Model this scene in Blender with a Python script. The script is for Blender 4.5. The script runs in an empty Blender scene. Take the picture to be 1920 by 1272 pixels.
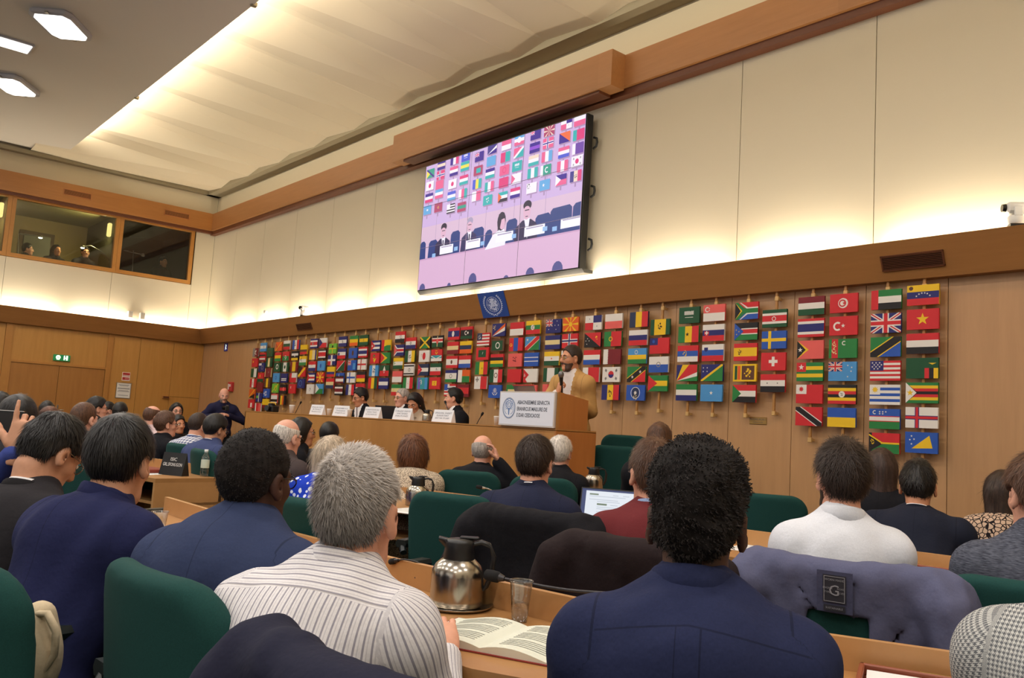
import bpy, math, random
import numpy as np
from mathutils import Vector, Matrix

# ------------------------------------------------------------------ camera
SC = bpy.context.scene
COL = SC.collection
FPX = 1600.0                     # focal length in pixels of the 1920 px frame
CAM = np.array([0.0, 0.0, 1.3])
CR = np.array([0.6527, 0.7552, 0.0608]); CU = np.array([0.0387, -0.1133, 0.9928]); CF = np.array([-0.7567, 0.6456, 0.1032])
cam_d = bpy.data.cameras.new('camera'); cam = bpy.data.objects.new('camera', cam_d); COL.objects.link(cam)
cam_d.sensor_width = 36.0; cam_d.lens = FPX / 1920 * 36; cam_d.clip_start = 0.05; cam_d.clip_end = 100
_z = -Vector(CF).normalized(); _x = Vector(CR); _x = (_x - _z * _x.dot(_z)).normalized(); _y = _z.cross(_x)
cam.matrix_world = Matrix(((_x.x, _y.x, _z.x, CAM[0]), (_x.y, _y.y, _z.y, CAM[1]), (_x.z, _y.z, _z.z, CAM[2]), (0, 0, 0, 1)))
SC.camera = cam

# ------------------------------------------------------------------ world, exposure
W = bpy.data.worlds.new('world'); SC.world = W; W.use_nodes = True
W.node_tree.nodes['Background'].inputs[0].default_value = (1.0, 0.97, 0.93, 1)
W.node_tree.nodes['Background'].inputs[1].default_value = 0.85     # fill light entering through openings added in the unseen back wall
SC.view_settings.view_transform = 'Standard'; SC.view_settings.look = 'None'
SC.view_settings.exposure = 0.0; SC.view_settings.gamma = 1.0; SC.view_settings.use_curve_mapping = False
SC.cycles.use_denoising = True
SC.cycles.max_bounces = 6; SC.cycles.diffuse_bounces = 4; SC.cycles.glossy_bounces = 3
SC.cycles.transmission_bounces = 6; SC.cycles.transparent_max_bounces = 8
SC.cycles.caustics_reflective = False; SC.cycles.caustics_refractive = False
SC.cycles.sample_clamp_indirect = 6.0

def ray(x, y): return CF + (x - 960) / FPX * CR - (y - 636) / FPX * CU
def onY(x, y, Y): d = ray(x, y); return CAM + d * (Y / d[1])
def onX(x, y, X): d = ray(x, y); return CAM + d * (X / d[0])
def onZ(x, y, Z): d = ray(x, y); return CAM + d * ((Z - CAM[2]) / d[2])
def dep(x, y, D): return CAM + ray(x, y) * D

def lamp(name, loc, direction, sx, sy, watts, color, spread=None):
    d = bpy.data.lights.new(name, 'AREA'); d.shape = 'RECTANGLE'; d.size = sx; d.size_y = sy
    d.energy = watts; d.color = color
    if spread: d.spread = math.radians(spread)
    o = bpy.data.objects.new(name, d); COL.objects.link(o); o.location = loc
    o.rotation_euler = Vector(direction).to_track_quat('-Z', 'Y').to_euler()
    o['kind'] = 'helper'
    return o

WARM = (1.0, 0.88, 0.67); WHITE = (1.0, 0.94, 0.87)
ZF = 6.25                        # flat ceiling over the seats
COVE_W = 15.0; SAIL_W = 30.0; ROOM_W = 50.0
# strip lamps in the trough behind the fascia of the flag wall and of the left wall
for k in range(15):
    lamp('cove_lamp', (-2.88 - 1.425 * k + 4.27, 7.09, 2.99), (0, 0.35, 1), 1.16, 0.06, COVE_W, WARM)
for k in range(6):
    lamp('cove_lamp', (-18.99, 6.4 - 1.42 * k, 2.99), (-0.35, 0, 1), 1.16, 0.06, COVE_W, WARM)
# strip lamps on top of the flat ceiling's edge, washing the sail ceiling
for k in range(11):
    lamp('sail_lamp', (-16.9 + 1.75 * k, 3.72, 6.36), (0, 0.9, 0.42), 1.7, 0.08, SAIL_W, (1.0, 0.88, 0.70))
# ceiling panel lamps over the seats
for i in range(7):
    for j in range(3):
        lamp('panel_lamp', (-15.1 + 2.9 * i, 2.25 - 2.9 * j, 6.10), (0, 0, -1), 0.55, 0.55, ROOM_W, WHITE)

# ------------------------------------------------------------------ materials
def lin(c):
    return tuple(((v / 255) / 12.92 if v / 255 <= 0.04045 else ((v / 255 + 0.055) / 1.055) ** 2.4) for v in c)
MATS = {}
def mat(name, rgb, rough=0.6, metal=0.0, spec=0.5, emit=None, es=0.0):
    if name in MATS: return MATS[name]
    m = bpy.data.materials.new(name); m.use_nodes = True; MATS[name] = m
    b = m.node_tree.nodes['Principled BSDF']
    b.inputs['Base Color'].default_value = (*lin(rgb), 1); b.inputs['Roughness'].default_value = rough
    b.inputs['Metallic'].default_value = metal; b.inputs['Specular IOR Level'].default_value = spec
    if emit is not None:
        b.inputs['Emission Color'].default_value = (*lin(emit), 1); b.inputs['Emission Strength'].default_value = es
    return m
class NT:
    """short hand for building node trees"""
    def __init__(s, m): s.m = m; s.t = m.node_tree; s.n = s.t.nodes; s.b = s.n['Principled BSDF']
    def new(s, typ, **kw):
        n = s.n.new('ShaderNode' + typ)
        for k, v in kw.items():
            if k.startswith('i_'):
                key = k[2:]; n.inputs[int(key) if key.isdigit() else key.replace('_', ' ')].default_value = v
            else: setattr(n, k, v)
        return n
    def link(s, a, b): s.t.links.new(a, b)
    def coord(s, kind='Object', scale=(1, 1, 1)):
        c = s.new('TexCoord'); mp = s.new('Mapping'); mp.inputs['Scale'].default_value = scale
        s.link(c.outputs[kind], mp.inputs['Vector']); return mp.outputs['Vector']
    def math(s, op, a, b=None, c=None):
        n = s.new('Math', operation=op)
        for i, v in enumerate((a, b, c)):
            if v is None: continue
            if hasattr(v, 'links'): s.link(v, n.inputs[i])
            else: n.inputs[i].default_value = v
        return n.outputs[0]
    def mix(s, f, a, b):
        n = s.new('Mix', data_type='RGBA')
        for sock, v in ((n.inputs['Factor'], f), (n.inputs['A'], a), (n.inputs['B'], b)):
            if hasattr(v, 'links'): s.link(v, sock)
            else: sock.default_value = v if not isinstance(v, tuple) or len(v) == 4 else (*v, 1)
        return n.outputs['Result']
    def bump(s, h, strength=0.3, dist=0.01):
        n = s.new('Bump'); n.inputs['Strength'].default_value = strength; n.inputs['Distance'].default_value = dist
        s.link(h, n.inputs['Height']); s.link(n.outputs[0], s.b.inputs['Normal'])
def wood(name, a, b, scale=(9, 9, 0.7), rough=0.42, panel=None):
    if name in MATS: return MATS[name]
    m = mat(name, a, rough); t = NT(m)
    v = t.coord('Object', scale)
    n1 = t.new('TexNoise', i_Scale=2.2, i_Detail=6.0, i_Roughness=0.65); t.link(v, n1.inputs['Vector'])
    f = t.math('MULTIPLY_ADD', n1.outputs['Fac'], 1.7, -0.35)
    if panel:
        ax, off, pitch = panel
        sx = t.new('SeparateXYZ'); tc = t.new('TexCoord'); t.link(tc.outputs['Object'], sx.inputs[0])
        idx = t.math('FLOOR', t.math('DIVIDE', t.math('SUBTRACT', sx.outputs[ax], off), pitch))
        wn = t.new('TexWhiteNoise', noise_dimensions='1D'); t.link(idx, wn.inputs['W'])
        f = t.math('ADD', f, t.math('MULTIPLY_ADD', wn.outputs['Value'], 0.5, -0.25))
    t.link(t.mix(f, lin(a), lin(b)), t.b.inputs['Base Color'])
    return m
def fabric(name, rgb, rough=0.9, var=0.25, scale=350, bump=0.15, sheen=0.0):
    if name in MATS: return MATS[name]
    m = mat(name, rgb, rough, spec=0.25); t = NT(m)
    v = t.coord('Object')
    n = t.new('TexNoise', i_Scale=scale, i_Detail=2.0); t.link(v, n.inputs['Vector'])
    c = lin(rgb)
    t.link(t.mix(n.outputs['Fac'], tuple(x * (1 - var) for x in c), tuple(min(1, x * (1 + var)) for x in c)), t.b.inputs['Base Color'])
    n2 = t.new('TexNoise', i_Scale=14.0, i_Detail=3.0); t.link(v, n2.inputs['Vector'])
    t.bump(n2.outputs['Fac'], bump, 0.02)
    if sheen: t.b.inputs['Sheen Weight'].default_value = sheen
    return m

# ------------------------------------------------------------------ mesh helpers
class MB:
    """collects shapes, then links them as ONE mesh object"""
    def __init__(s): s.v = []; s.f = []; s.m = []; s.sm = []; s.mats = []
    def mi(s, m):
        if m not in s.mats: s.mats.append(m)
        return s.mats.index(m)
    def add(s, vs, fs, m=None, smooth=False, M=None):
        o = len(s.v)
        if M is not None: vs = [tuple(M @ Vector(p)) for p in vs]
        s.v += [tuple(float(c) for c in p) for p in vs]
        i = s.mi(m)
        for f in fs: s.f.append(tuple(o + k for k in f)); s.m.append(i); s.sm.append(smooth)
        return s
    def box(s, a, b, m=None, M=None, bev=0.0):
        (x0, y0, z0), (x1, y1, z1) = a, b
        x0, x1 = min(x0, x1), max(x0, x1); y0, y1 = min(y0, y1), max(y0, y1); z0, z1 = min(z0, z1), max(z0, z1)
        if bev <= 0:
            vs = [(x0, y0, z0), (x1, y0, z0), (x1, y1, z0), (x0, y1, z0), (x0, y0, z1), (x1, y0, z1), (x1, y1, z1), (x0, y1, z1)]
            return s.add(vs, [(0, 3, 2, 1), (4, 5, 6, 7), (0, 1, 5, 4), (1, 2, 6, 5), (2, 3, 7, 6), (3, 0, 4, 7)], m, False, M)
        # bevelled in plan and on the top and bottom edges
        c = min(bev, (x1 - x0) / 2.01, (y1 - y0) / 2.01, (z1 - z0) / 2.01)
        def ring(ins, z): 
            e = c if ins else 0; k = c
            return [(x0 + k, y0 + e, z), (x1 - k, y0 + e, z), (x1 - e, y0 + k, z), (x1 - e, y1 - k, z), (x1 - k, y1 - e, z), (x0 + k, y1 - e, z), (x0 + e, y1 - k, z), (x0 + e, y0 + k, z)]
        R = [ring(True, z0), ring(False, z0 + c), ring(False, z1 - c), ring(True, z1)]
        return s.loft(R, m, False, M, caps=True)
    def loft(s, rings, m=None, smooth=True, M=None, caps=True, closed=True):
        n = len(rings[0]); vs = [p for r in rings for p in r]; fs = []
        for i in range(len(rings) - 1):
            for j in range(n if closed else n - 1):
                k = (j + 1) % n
                fs.append((i * n + j, i * n + k, (i + 1) * n + k, (i + 1) * n + j))
        s.add(vs, fs, m, smooth, M)
        if caps and closed:
            s.add(rings[0], [tuple(range(n - 1, -1, -1))], m, False, M); s.add(rings[-1], [tuple(range(n))], m, False, M)
        return s
    def tube(s, pts, r, m=None, n=8, M=None, smooth=True):
        pts = [Vector(p) for p in pts]; rs = r if isinstance(r, (list, tuple)) else [r] * len(pts)
        rings = []; up = None
        for i, p in enumerate(pts):
            d = (pts[min(i + 1, len(pts) - 1)] - pts[max(i - 1, 0)]).normalized()
            if up is None: up = Vector((0, 0, 1)) if abs(d.z) < 0.9 else Vector((1, 0, 0))
            a = d.cross(up).normalized(); up = a.cross(d).normalized()
            rings.append([tuple(p + (a * math.cos(t) + up * math.sin(t)) * rs[i]) for t in (2 * math.pi * k / n for k in range(n))])
        return s.loft(rings, m, smooth, M)
    def lathe(s, prof, m=None, n=24, M=None, smooth=True):
        rings = [[(r * math.cos(2 * math.pi * k / n), r * math.sin(2 * math.pi * k / n), z) for k in range(n)] for r, z in prof]
        return s.loft(rings, m, smooth, M)
    def sphere(s, c, r, m=None, nu=14, nv=9, M=None):
        r = r if isinstance(r, (tuple, list)) else (r, r, r)
        rings = []
        for i in range(nv + 1):
            a = math.pi * (i / nv - 0.5); a = max(-1.5, min(1.5, a))
            rings.append([(c[0] + r[0] * math.cos(a) * math.cos(2 * math.pi * k / nu), c[1] + r[1] * math.cos(a) * math.sin(2 * math.pi * k / nu), c[2] + r[2] * math.sin(a)) for k in range(nu)])
        return s.loft(rings, m, True, M)
    def prism(s, poly, z0, z1, m=None, M=None, smooth=False):
        n = len(poly)
        return s.loft([[(x, y, z0) for x, y in poly], [(x, y, z1) for x, y in poly]], m, smooth, M)
    def build(s, name, m=None, parent=None, loc=None, rotz=0.0):
        me = bpy.data.meshes.new(name)
        me.from_pydata(s.v, [], s.f)
        if m is not None and (not s.mats or s.mats == [None]): mats = [m]
        else: mats = [x if x is not None else m for x in s.mats]
        for x in mats: me.materials.append(x)
        me.polygons.foreach_set('material_index', s.m); me.polygons.foreach_set('use_smooth', s.sm)
        me.update()
        o = bpy.data.objects.new(name, me); COL.objects.link(o)
        if parent is not None: o.parent = parent
        if loc is not None: o.location = loc
        o.rotation_euler = (0, 0, rotz)
        return o
def tag(o, label=None, cat=None, group=None, kind=None):
    if label: o['label'] = label
    if cat: o['category'] = cat
    if group: o['group'] = group
    if kind: o['kind'] = kind
    return o
def thing(name, label, cat, loc=(0, 0, 0), rotz=0.0, group=None):
    o = bpy.data.objects.new(name, None); COL.objects.link(o); o.empty_display_size = 0.1
    o.location = [float(c) for c in loc]; o.rotation_euler = (0, 0, rotz)
    return tag(o, label, cat, group)
def struct(o): o['kind'] = 'structure'; return o
def dup(root, loc, rotz, label=None, group=None):
    r = root.copy(); COL.objects.link(r); r.location = [float(c) for c in loc]; r.rotation_euler = (0, 0, rotz)
    if label: r['label'] = label
    if group: r['group'] = group
    for ch in list(root.children):
        c = ch.copy(); COL.objects.link(c); c.parent = r
        for g in ch.children:
            d = g.copy(); COL.objects.link(d); d.parent = c
    return r
def text_mesh(body, size, extrude=0.0, align='CENTER', bold=0.0):
    cu = bpy.data.curves.new('t', 'FONT'); cu.body = body; cu.size = size; cu.extrude = extrude; cu.align_x = align; cu.align_y = 'CENTER'
    cu.resolution_u = 2; cu.offset = bold
    o = bpy.data.objects.new('t', cu); COL.objects.link(o)
    dg = bpy.context.evaluated_depsgraph_get(); dg.update()
    me = o.evaluated_get(dg).to_mesh()
    vs = [tuple(v.co) for v in me.vertices]; fs = [tuple(p.vertices) for p in me.polygons]
    o.evaluated_get(dg).to_mesh_clear()
    bpy.data.objects.remove(o); bpy.data.curves.remove(cu)
    return vs, fs
ORD = ['', 'first', 'second', 'third', 'fourth', 'fifth', 'sixth', 'seventh', 'eighth', 'ninth', 'tenth', 'eleventh', 'twelfth', 'thirteenth', 'fourteenth', 'fifteenth', 'sixteenth', 'seventeenth', 'eighteenth', 'nineteenth', 'twentieth']
def ordinal(n): return ORD[n] if n <= 20 else {2: 'twenty', 3: 'thirty'}[n // 10] + '-' + ORD[n % 10] if n % 10 else {3: 'thirtieth'}[n // 10]
# ------------------------------------------------------------------ the room
XL = -19.1; XR = 3.3; YF = 7.2; YB = -7.0
beech = wood('beech_panel', (192, 148, 104), (177, 135, 93), (8, 8, 0.6), 0.4, panel=('X', -2.955, 0.7))
beech_l = wood('beech_left', (200, 146, 76), (184, 132, 64), (8, 8, 0.6), 0.4)
oak_f = wood('oak_fascia', (164, 114, 64), (148, 100, 54), (0.7, 8, 8), 0.42, panel=('X', -1.55, 2.84))
oak_fl = wood('oak_fascia_left', (164, 114, 64), (148, 100, 54), (8, 0.7, 8), 0.42)
crown_w = wood('crown_wood', (168, 116, 70), (152, 102, 58), (0.7, 8, 8), 0.4, panel=('X', -9.6, 2.85))
crown_wl = wood('crown_wood_left', (182, 124, 66), (166, 110, 56), (8, 0.7, 8), 0.4)
frame_w = wood('window_frame_wood', (190, 134, 66), (172, 116, 54), (6, 1, 1), 0.4)
mould = wood('dark_moulding', (104, 58, 32), (88, 46, 26), (1, 1, 8), 0.5)
cream = fabric('cream_acoustic_cloth', (213, 203, 181), 0.95, 0.03, 600, 0.0)
soffit = mat('cream_plaster', (214, 202, 174), 0.9)
grey_p = mat('grey_shade_and_clips', (158, 148, 124), 0.9)  # grey stands in for shade in the ceiling recess; also colours the clips
flat_c = mat('ceiling_board', (226, 220, 212), 0.95)
sail_m = mat('sail_board', (226, 214, 190), 0.9)
dark = mat('dark_gap', (34, 24, 16), 0.9)
carpet = fabric('dark_green_carpet', (44, 52, 46), 1.0, 0.4, 220, 0.2)

m = MB(); m.box((XL - 0.3, YB, -0.1), (XR, YF + 0.3, 0.0), carpet); struct(m.build('floor'))
# front wall: wood panels below, cloth panels above
m = MB(); m.box((XL - 0.2, YF + 0.03, 0), (XR, YF + 0.2, 7.3), dark)
x = -2.955 + 0.7 * 9
while x > XL:
    a = max(XL, x - 0.7); b = min(XR, x)
    if b > a: m.box((a + 0.003, YF, 0), (b - 0.003, YF + 0.03, 2.78), beech)
    x -= 0.7
x = -3.6 + 1.425 * 5
while x > XL:
    a = max(XL, x - 1.425); b = min(XR, x)
    if b > a: m.box((a + 0.004, YF, 2.8), (b - 0.004, YF + 0.03, 5.3), cream)
    x -= 1.425
m.box((XL, YF, 5.3), (XR, YF + 0.03, 7.2), soffit)
struct(m.build('wall_front'))
# left wall with the opening of the interpreters' booths
m = MB()
def lw(y0, y1, z0, z1, mt, d=0.0): m.box((XL - 0.03, y0 + 0.003, z0), (XL + d, y1 - 0.003, z1), mt)
for y0, y1 in ((YB, -4.6), (-4.6, -2.2), (-2.2, 0.2), (0.2, 1.75), (1.75, 3.28), (5.27, 5.83), (5.83, 6.535)): lw(y0, y1, 0, 2.78, beech_l)
lw(3.28, 5.27, 2.03, 2.78, beech_l); lw(6.535, YF, 0, 1.52, beech_l); lw(6.535, YF, 1.526, 2.78, beech_l)
for y0, y1 in ((3.28, 3.4), (5.17, 5.27)): m.box((XL, y0, 0), (XL + 0.035, y1, 2.76), frame_w)
for y0, y1 in ((YB, -2.49), (-2.49, -0.61), (-0.61, 1.26), (1.26, 3.13), (3.13, 5.1), (5.1, 6.77), (6.77, YF)):
    lw(y0, y1, 2.8, 4.04 if y0 < 6.7 and y1 > -5 else 5.3, cream)
lw(YB, YF, 5.3, 7.2, soffit)
m.box((XL - 0.12, YB, 0), (XL - 0.035, YF, 4.04), dark); m.box((XL - 0.12, YB, 5.28), (XL - 0.035, YF, 7.2), dark); m.box((XL - 0.2, 6.77, 4), (XL - 0.035, YF, 5.3), dark)
struct(m.build('wall_left'))
m = MB(); m.box((XL, YB - 0.2, 0), (XR, YB, 1.1), cream); m.box((XL, YB - 0.2, 5.4), (XR, YB, 7.2), cream)      # unseen openings, added so world light can fill the room
for k in range(9): m.box((XL + 2.8 * k - .1, YB - .2, 1.1), (XL + 2.8 * k + .1, YB, 5.4), frame_w)
struct(m.build('wall_back'))
m = MB(); m.box((XR, YB, 0), (XR + 0.2, YF, 7.2), cream); struct(m.build('wall_right'))
# fascia with the light trough behind it
m = MB()
prof = [(7.10, 2.742), (6.965, 3.056), (6.985, 3.058), (7.118, 2.75), (7.2, 2.75), (7.2, 2.742)]
m.loft([[(XL, y, z) for y, z in prof], [(XR, y, z) for y, z in prof]], oak_f, False)
struct(m.build('trim_1'))
m = MB()
pl = [(XL + YF - y, z) for y, z in prof]
m.loft([[(x, YB, z) for x, z in pl], [(x, YF, z) for x, z in pl]], oak_fl, False)
struct(m.build('trim_2'))
# crown boards
m = MB(); m.box((XL, 7.05, 5.31), (XR, YF, 5.7), crown_w); m.box((XL, 7.09, 5.23), (XR, YF, 5.31), mould)
struct(m.build('trim_3'))
m = MB(); m.box((XL, YB, 5.31), (XL + 0.15, YF, 5.7), crown_wl); m.box((XL, YB, 5.25), (XL + 0.11, YF, 5.31), mould)
struct(m.build('trim_4'))
m = MB(); m.box((-11.13, 6.83, 5.27), (-6.54, 7.05, 5.7), crown_w); m.box((-10.85, 6.86, 5.235), (-6.75, 7.05, 5.27), mould)
struct(m.build('trim_5'))
# ceiling: flat board over the seats, folded sails along the flag wall, recess with its shade painted grey
m = MB(); m.box((XL + 0.12, YB, ZF), (XR, 3.89, ZF + 0.07), flat_c); m.box((XL - 0.2, YB, 7.2), (XR, YF + 0.2, 7.3), flat_c)
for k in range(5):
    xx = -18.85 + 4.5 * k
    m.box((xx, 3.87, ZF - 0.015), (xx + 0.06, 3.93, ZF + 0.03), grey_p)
struct(m.build('ceiling'))
m = MB()
vs = []; fs = []
K = range(-7, 10)
for k in K:
    xb = -6.87 - 1.42 * k
    vs += [(xb, 6.93, 6.14), (xb + 0.5, 6.9, 6.22), (xb - 1.05, 3.3, 6.86 - .22 * max(0, -15.2 - xb)), (xb - 0.35, 3.3, 6.60 - .16 * max(0, -15.9 - xb))]
for i in range(len(K) - 1):
    a = 4 * i; b = a + 4
    # from k (right) to k+1 (left)
    fs += [(a, a + 2, b + 1), (a + 2, b + 3, b + 1), (b + 1, b + 3, b), (b + 3, b + 2, b)]
m.add(vs, [tuple(f) for f in fs], sail_m, False)
struct(m.build('ceiling'))
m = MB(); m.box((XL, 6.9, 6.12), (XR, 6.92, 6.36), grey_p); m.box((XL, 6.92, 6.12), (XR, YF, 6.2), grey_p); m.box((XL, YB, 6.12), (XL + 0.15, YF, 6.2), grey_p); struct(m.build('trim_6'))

# double door in the left wall
door_m = wood('door_wood', (176, 122, 60), (160, 106, 50), (5, 5, 0.6), 0.4)
steel = mat('brushed_steel', (168, 166, 160), 0.32, 1.0); chrome = mat('chrome', (210, 210, 208), 0.12, 1.0)
d = thing('door_1', 'double wooden door under the green exit sign', 'door', (XL, 4.3, 0))
d['kind'] = 'structure'
for s in (-1, 1):
    m = MB(); m.box((-0.03, min(s * 0.004, s * 0.868), 0.005), (0.012, max(s * 0.004, s * 0.868), 1.985), door_m)
    l = m.build('door_leaf', None, d)
    m = MB(); m.box((0.012, s * 0.02 - 0.015 + s * 0.03, 1.0), (0.02, s * 0.05 + 0.015, 1.2), steel, bev=0.003); m.tube([(0.02, s * 0.05, 1.1), (0.05, s * 0.05, 1.1), (0.05, s * 0.16, 1.1)], 0.009, steel)
    m.build('door_handle', None, l)
m = MB(); m.box((-0.03, -0.9, 1.99), (0.03, 0.9, 2.03), frame_w)
for s in (-1, 1): m.box((-0.03, s * 0.87, 0), (0.03, s * 0.9, 1.99), frame_w)
m.build('door_frame', None, d)

# booth windows
glass = mat('window_glass', (255, 255, 255), 0.02)
t = NT(glass); tr = t.new('BsdfTransparent', i_Color=(0.80, 0.82, 0.76, 1)); gl = t.new('BsdfGlossy', i_Roughness=0.02); fr = t.new('Fresnel', i_IOR=1.5)
ms = t.new('MixShader'); t.link(t.math('MULTIPLY_ADD', fr.outputs[0], 0.9, 0.02), ms.inputs[0]); t.link(tr.outputs[0], ms.inputs[1]); t.link(gl.outputs[0], ms.inputs[2])
t.link(ms.outputs[0], t.n['Material Output'].inputs['Surface'])
for n, (y0, y1) in enumerate(((5.15, 6.74), (3.12, 5.15), (1.09, 3.12)), 1):
    w = thing('window_%d' % n, ('wood-framed booth window nearest the corner, the darker one', 'wood-framed booth window with two lit desk lamps behind it', 'wood-framed booth window cut off by the left edge')[n - 1], 'window', (XL, (y0 + y1) / 2, 4.66)); w['kind'] = 'structure'
    h = (y1 - y0) / 2
    m = MB(); f = 0.075; z0, z1 = -0.61, 0.59
    m.box((-0.1, -h + f, z0), (0.028, h - f, z0 + f), frame_w); m.box((-0.1, -h + f, z1 - 0.03), (0.028, h - f, z1), frame_w)
    m.box((-0.1, -h + .0015, z0), (0.03, -h + f, z1), frame_w); m.box((-0.1, h - f, z0), (0.03, h - .0015, z1), frame_w)
    m.build('window_frame', None, w)
    m = MB(); m.box((-0.05, -h + f, z0 + f), (-0.042, h - f, z1 - 0.03), glass); m.build('window_pane', None, w)
# rooms behind the booth windows
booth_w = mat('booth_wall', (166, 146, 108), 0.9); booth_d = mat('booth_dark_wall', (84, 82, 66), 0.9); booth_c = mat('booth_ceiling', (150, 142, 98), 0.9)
m = MB()
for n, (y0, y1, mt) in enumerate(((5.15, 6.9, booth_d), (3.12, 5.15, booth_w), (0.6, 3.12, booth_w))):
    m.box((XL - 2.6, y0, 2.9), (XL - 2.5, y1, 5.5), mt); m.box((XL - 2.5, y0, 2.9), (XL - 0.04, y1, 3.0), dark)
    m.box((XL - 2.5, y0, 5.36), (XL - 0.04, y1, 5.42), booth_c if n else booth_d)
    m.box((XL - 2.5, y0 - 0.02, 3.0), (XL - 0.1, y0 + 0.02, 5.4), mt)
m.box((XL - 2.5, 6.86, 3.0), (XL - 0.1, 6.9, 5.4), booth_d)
struct(m.build('wall_booth'))
for y in (5.0, 2.95):
    lamp('booth_lamp', (XL - 0.55, y, 5.18), (-0.2, -1, -0.5), 0.06, 0.35, 30.0, (1.0, 0.85, 0.42))
    m = MB(); m.box((XL - .45, y + .015, 4.86), (XL - .37, y + .10, 5.16), mat('booth_strip_light', (255, 236, 170), .4, emit=(255, 232, 150), es=1.6), bev=.02); o = m.build('wall_light'); tag(o, 'glowing yellow wall light inside the %s' % ('booth window with the two desk lamps' if y > 4 else 'booth cut off by the left edge'), 'lamp')
m = MB(); fr2 = mat('booth_door_frame', (92, 70, 44), 0.6); m.box((XL - 2.49, 3.75, 3.0), (XL - 2.46, 4.45, 5.05), fr2); m.box((XL - 2.47, 3.83, 3.0), (XL - 2.44, 4.37, 4.97), mat('booth_door', (104, 104, 92), 0.4))
o = m.build('door_2'); struct(o)

# ventilation grilles
def grille(name, label, M, w, h, wm, group):
    t = thing(name, label, 'vent', group=group); t.matrix_world = M
    m = MB(); f = 0.012
    m.box((-w / 2, -h / 2, 0), (w / 2, -h / 2 + f, 0.012), wm); m.box((-w / 2, h / 2 - f, 0), (w / 2, h / 2, 0.012), wm)
    m.box((-w / 2, -h / 2, 0), (-w / 2 + f, h / 2, 0.012), wm); m.box((w / 2 - f, -h / 2, 0), (w / 2, h / 2, 0.012), wm)
    m.build('grille_frame', None, t)
    m = MB(); m.box((-w / 2 + f, -h / 2 + f, 0), (w / 2 - f, h / 2 - f, 0.002), dark); m.build('grille_backing', None, t)
    m = MB(); n = 8
    for k in range(n):
        y = -h / 2 + f + (h - 2 * f) * (k + 0.5) / n
        m.box((-w / 2 + f, y - 0.0024, 0.003), (w / 2 - f, y + 0.0024, 0.01), wm)
    m.build('grille_slats', None, t)
def basis(o, x, y):
    x = Vector(x).normalized(); y = Vector(y).normalized(); z = x.cross(y)
    return Matrix(((x.x, y.x, z.x, o[0]), (x.y, y.y, z.y, o[1]), (x.z, y.z, z.z, o[2]), (0, 0, 0, 1)))
FUP = Vector((0, 6.965 - 7.10, 3.056 - 2.742)).normalized()          # up along the fascia
def fas(x, z, off=0.002): 
    k = (z - 2.742) / 0.314; n = FUP.cross(Vector((1, 0, 0)))
    n = Vector((1, 0, 0)).cross(FUP)
    return Vector((x, 7.10 - 0.135 * k, z)) + n * off
grille('vent_grille', 'large slatted vent in the wooden fascia above the rightmost flags', basis(fas(-3.18, 2.885), (1, 0, 0), FUP), 0.52, 0.135, mould, 'air vents')
grille('vent_grille', 'slatted vent in the fascia above the leftmost flags', basis(fas(-14.0, 2.875), (1, 0, 0), FUP), 0.56, 0.125, mould, 'air vents')
gw = wood('grille_wood', (196, 128, 76), (180, 112, 62), (6, 1, 6), 0.5)
for y0, y1, lab in ((3.97, 4.5, 'slatted wooden vent above the booth window with the two desk lamps'), (5.98, 6.53, 'slatted wooden vent above the darker booth window nearest the corner')):
    grille('vent_grille', lab, basis((XL + 0.152, (y0 + y1) / 2, 5.515), (0, 1, 0), (0, 0, 1)), y1 - y0, 0.125, gw, 'air vents')

# ceiling lights
lit = mat('light_diffuser', (255, 250, 240), 0.5, emit=(255, 250, 240), es=3.2)
hous = mat('light_housing', (176, 176, 186), 0.4)
def ceiling_light(label, c, yaw, w, h):
    t = thing('ceiling_light', label, 'ceiling light', (c[0], c[1], ZF), yaw, 'ceiling lights')
    def rr(ww, hh, z, b=0.1):
        return [(-ww / 2 + b, -hh / 2, z), (ww / 2 - b, -hh / 2, z), (ww / 2, -hh / 2 + b * .6, z), (ww / 2, hh / 2 - b * .6, z), (ww / 2 - b, hh / 2, z), (-ww / 2 + b, hh / 2, z), (-ww / 2, hh / 2 - b * .6, z), (-ww / 2, -hh / 2 + b * .6, z)]
    m = MB(); m.loft([rr(w, h, 0), rr(w + 0.05, h + 0.05, -0.03), rr(w + 0.05, h + 0.05, -0.07), rr(w - 0.02, h - 0.02, -0.085)], hous, False); m.build('light_housing', None, t)
    m = MB(); m.loft([rr(w - 0.04, h - 0.04, -0.086), rr(w - 0.08, h - 0.08, -0.1)], lit, False); m.build('light_diffuser', None, t)
    for s in (-1, 1):
        m = MB(); m.box((s * (w / 2 + 0.03) - 0.02, -0.02, -0.085), (s * (w / 2 + 0.03) + 0.02, 0.02, -0.06), steel); m.build('light_clip', None, t)
ceiling_light('square ceiling light nearest the edge of the flat ceiling', (-12.2, 2.3), math.radians(143), 0.74, 0.5)
ceiling_light('square ceiling light nearest the booth windows', (-15.2, 2.3), math.radians(143), 0.74, 0.5)
t = thing('ceiling_light', 'long strip ceiling light between the two square ones', 'ceiling light', (-13.5, 0.9, ZF), 0.0, 'ceiling lights')
m = MB(); m.box((-0.19, -1.32, -0.03), (0.19, 1.32, 0.0), hous, bev=0.01); m.build('light_housing', None, t)
m = MB(); m.box((-0.16, -1.29, -0.045), (0.16, 1.29, -0.031), lit, bev=0.005); m.build('light_diffuser', None, t)
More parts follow.
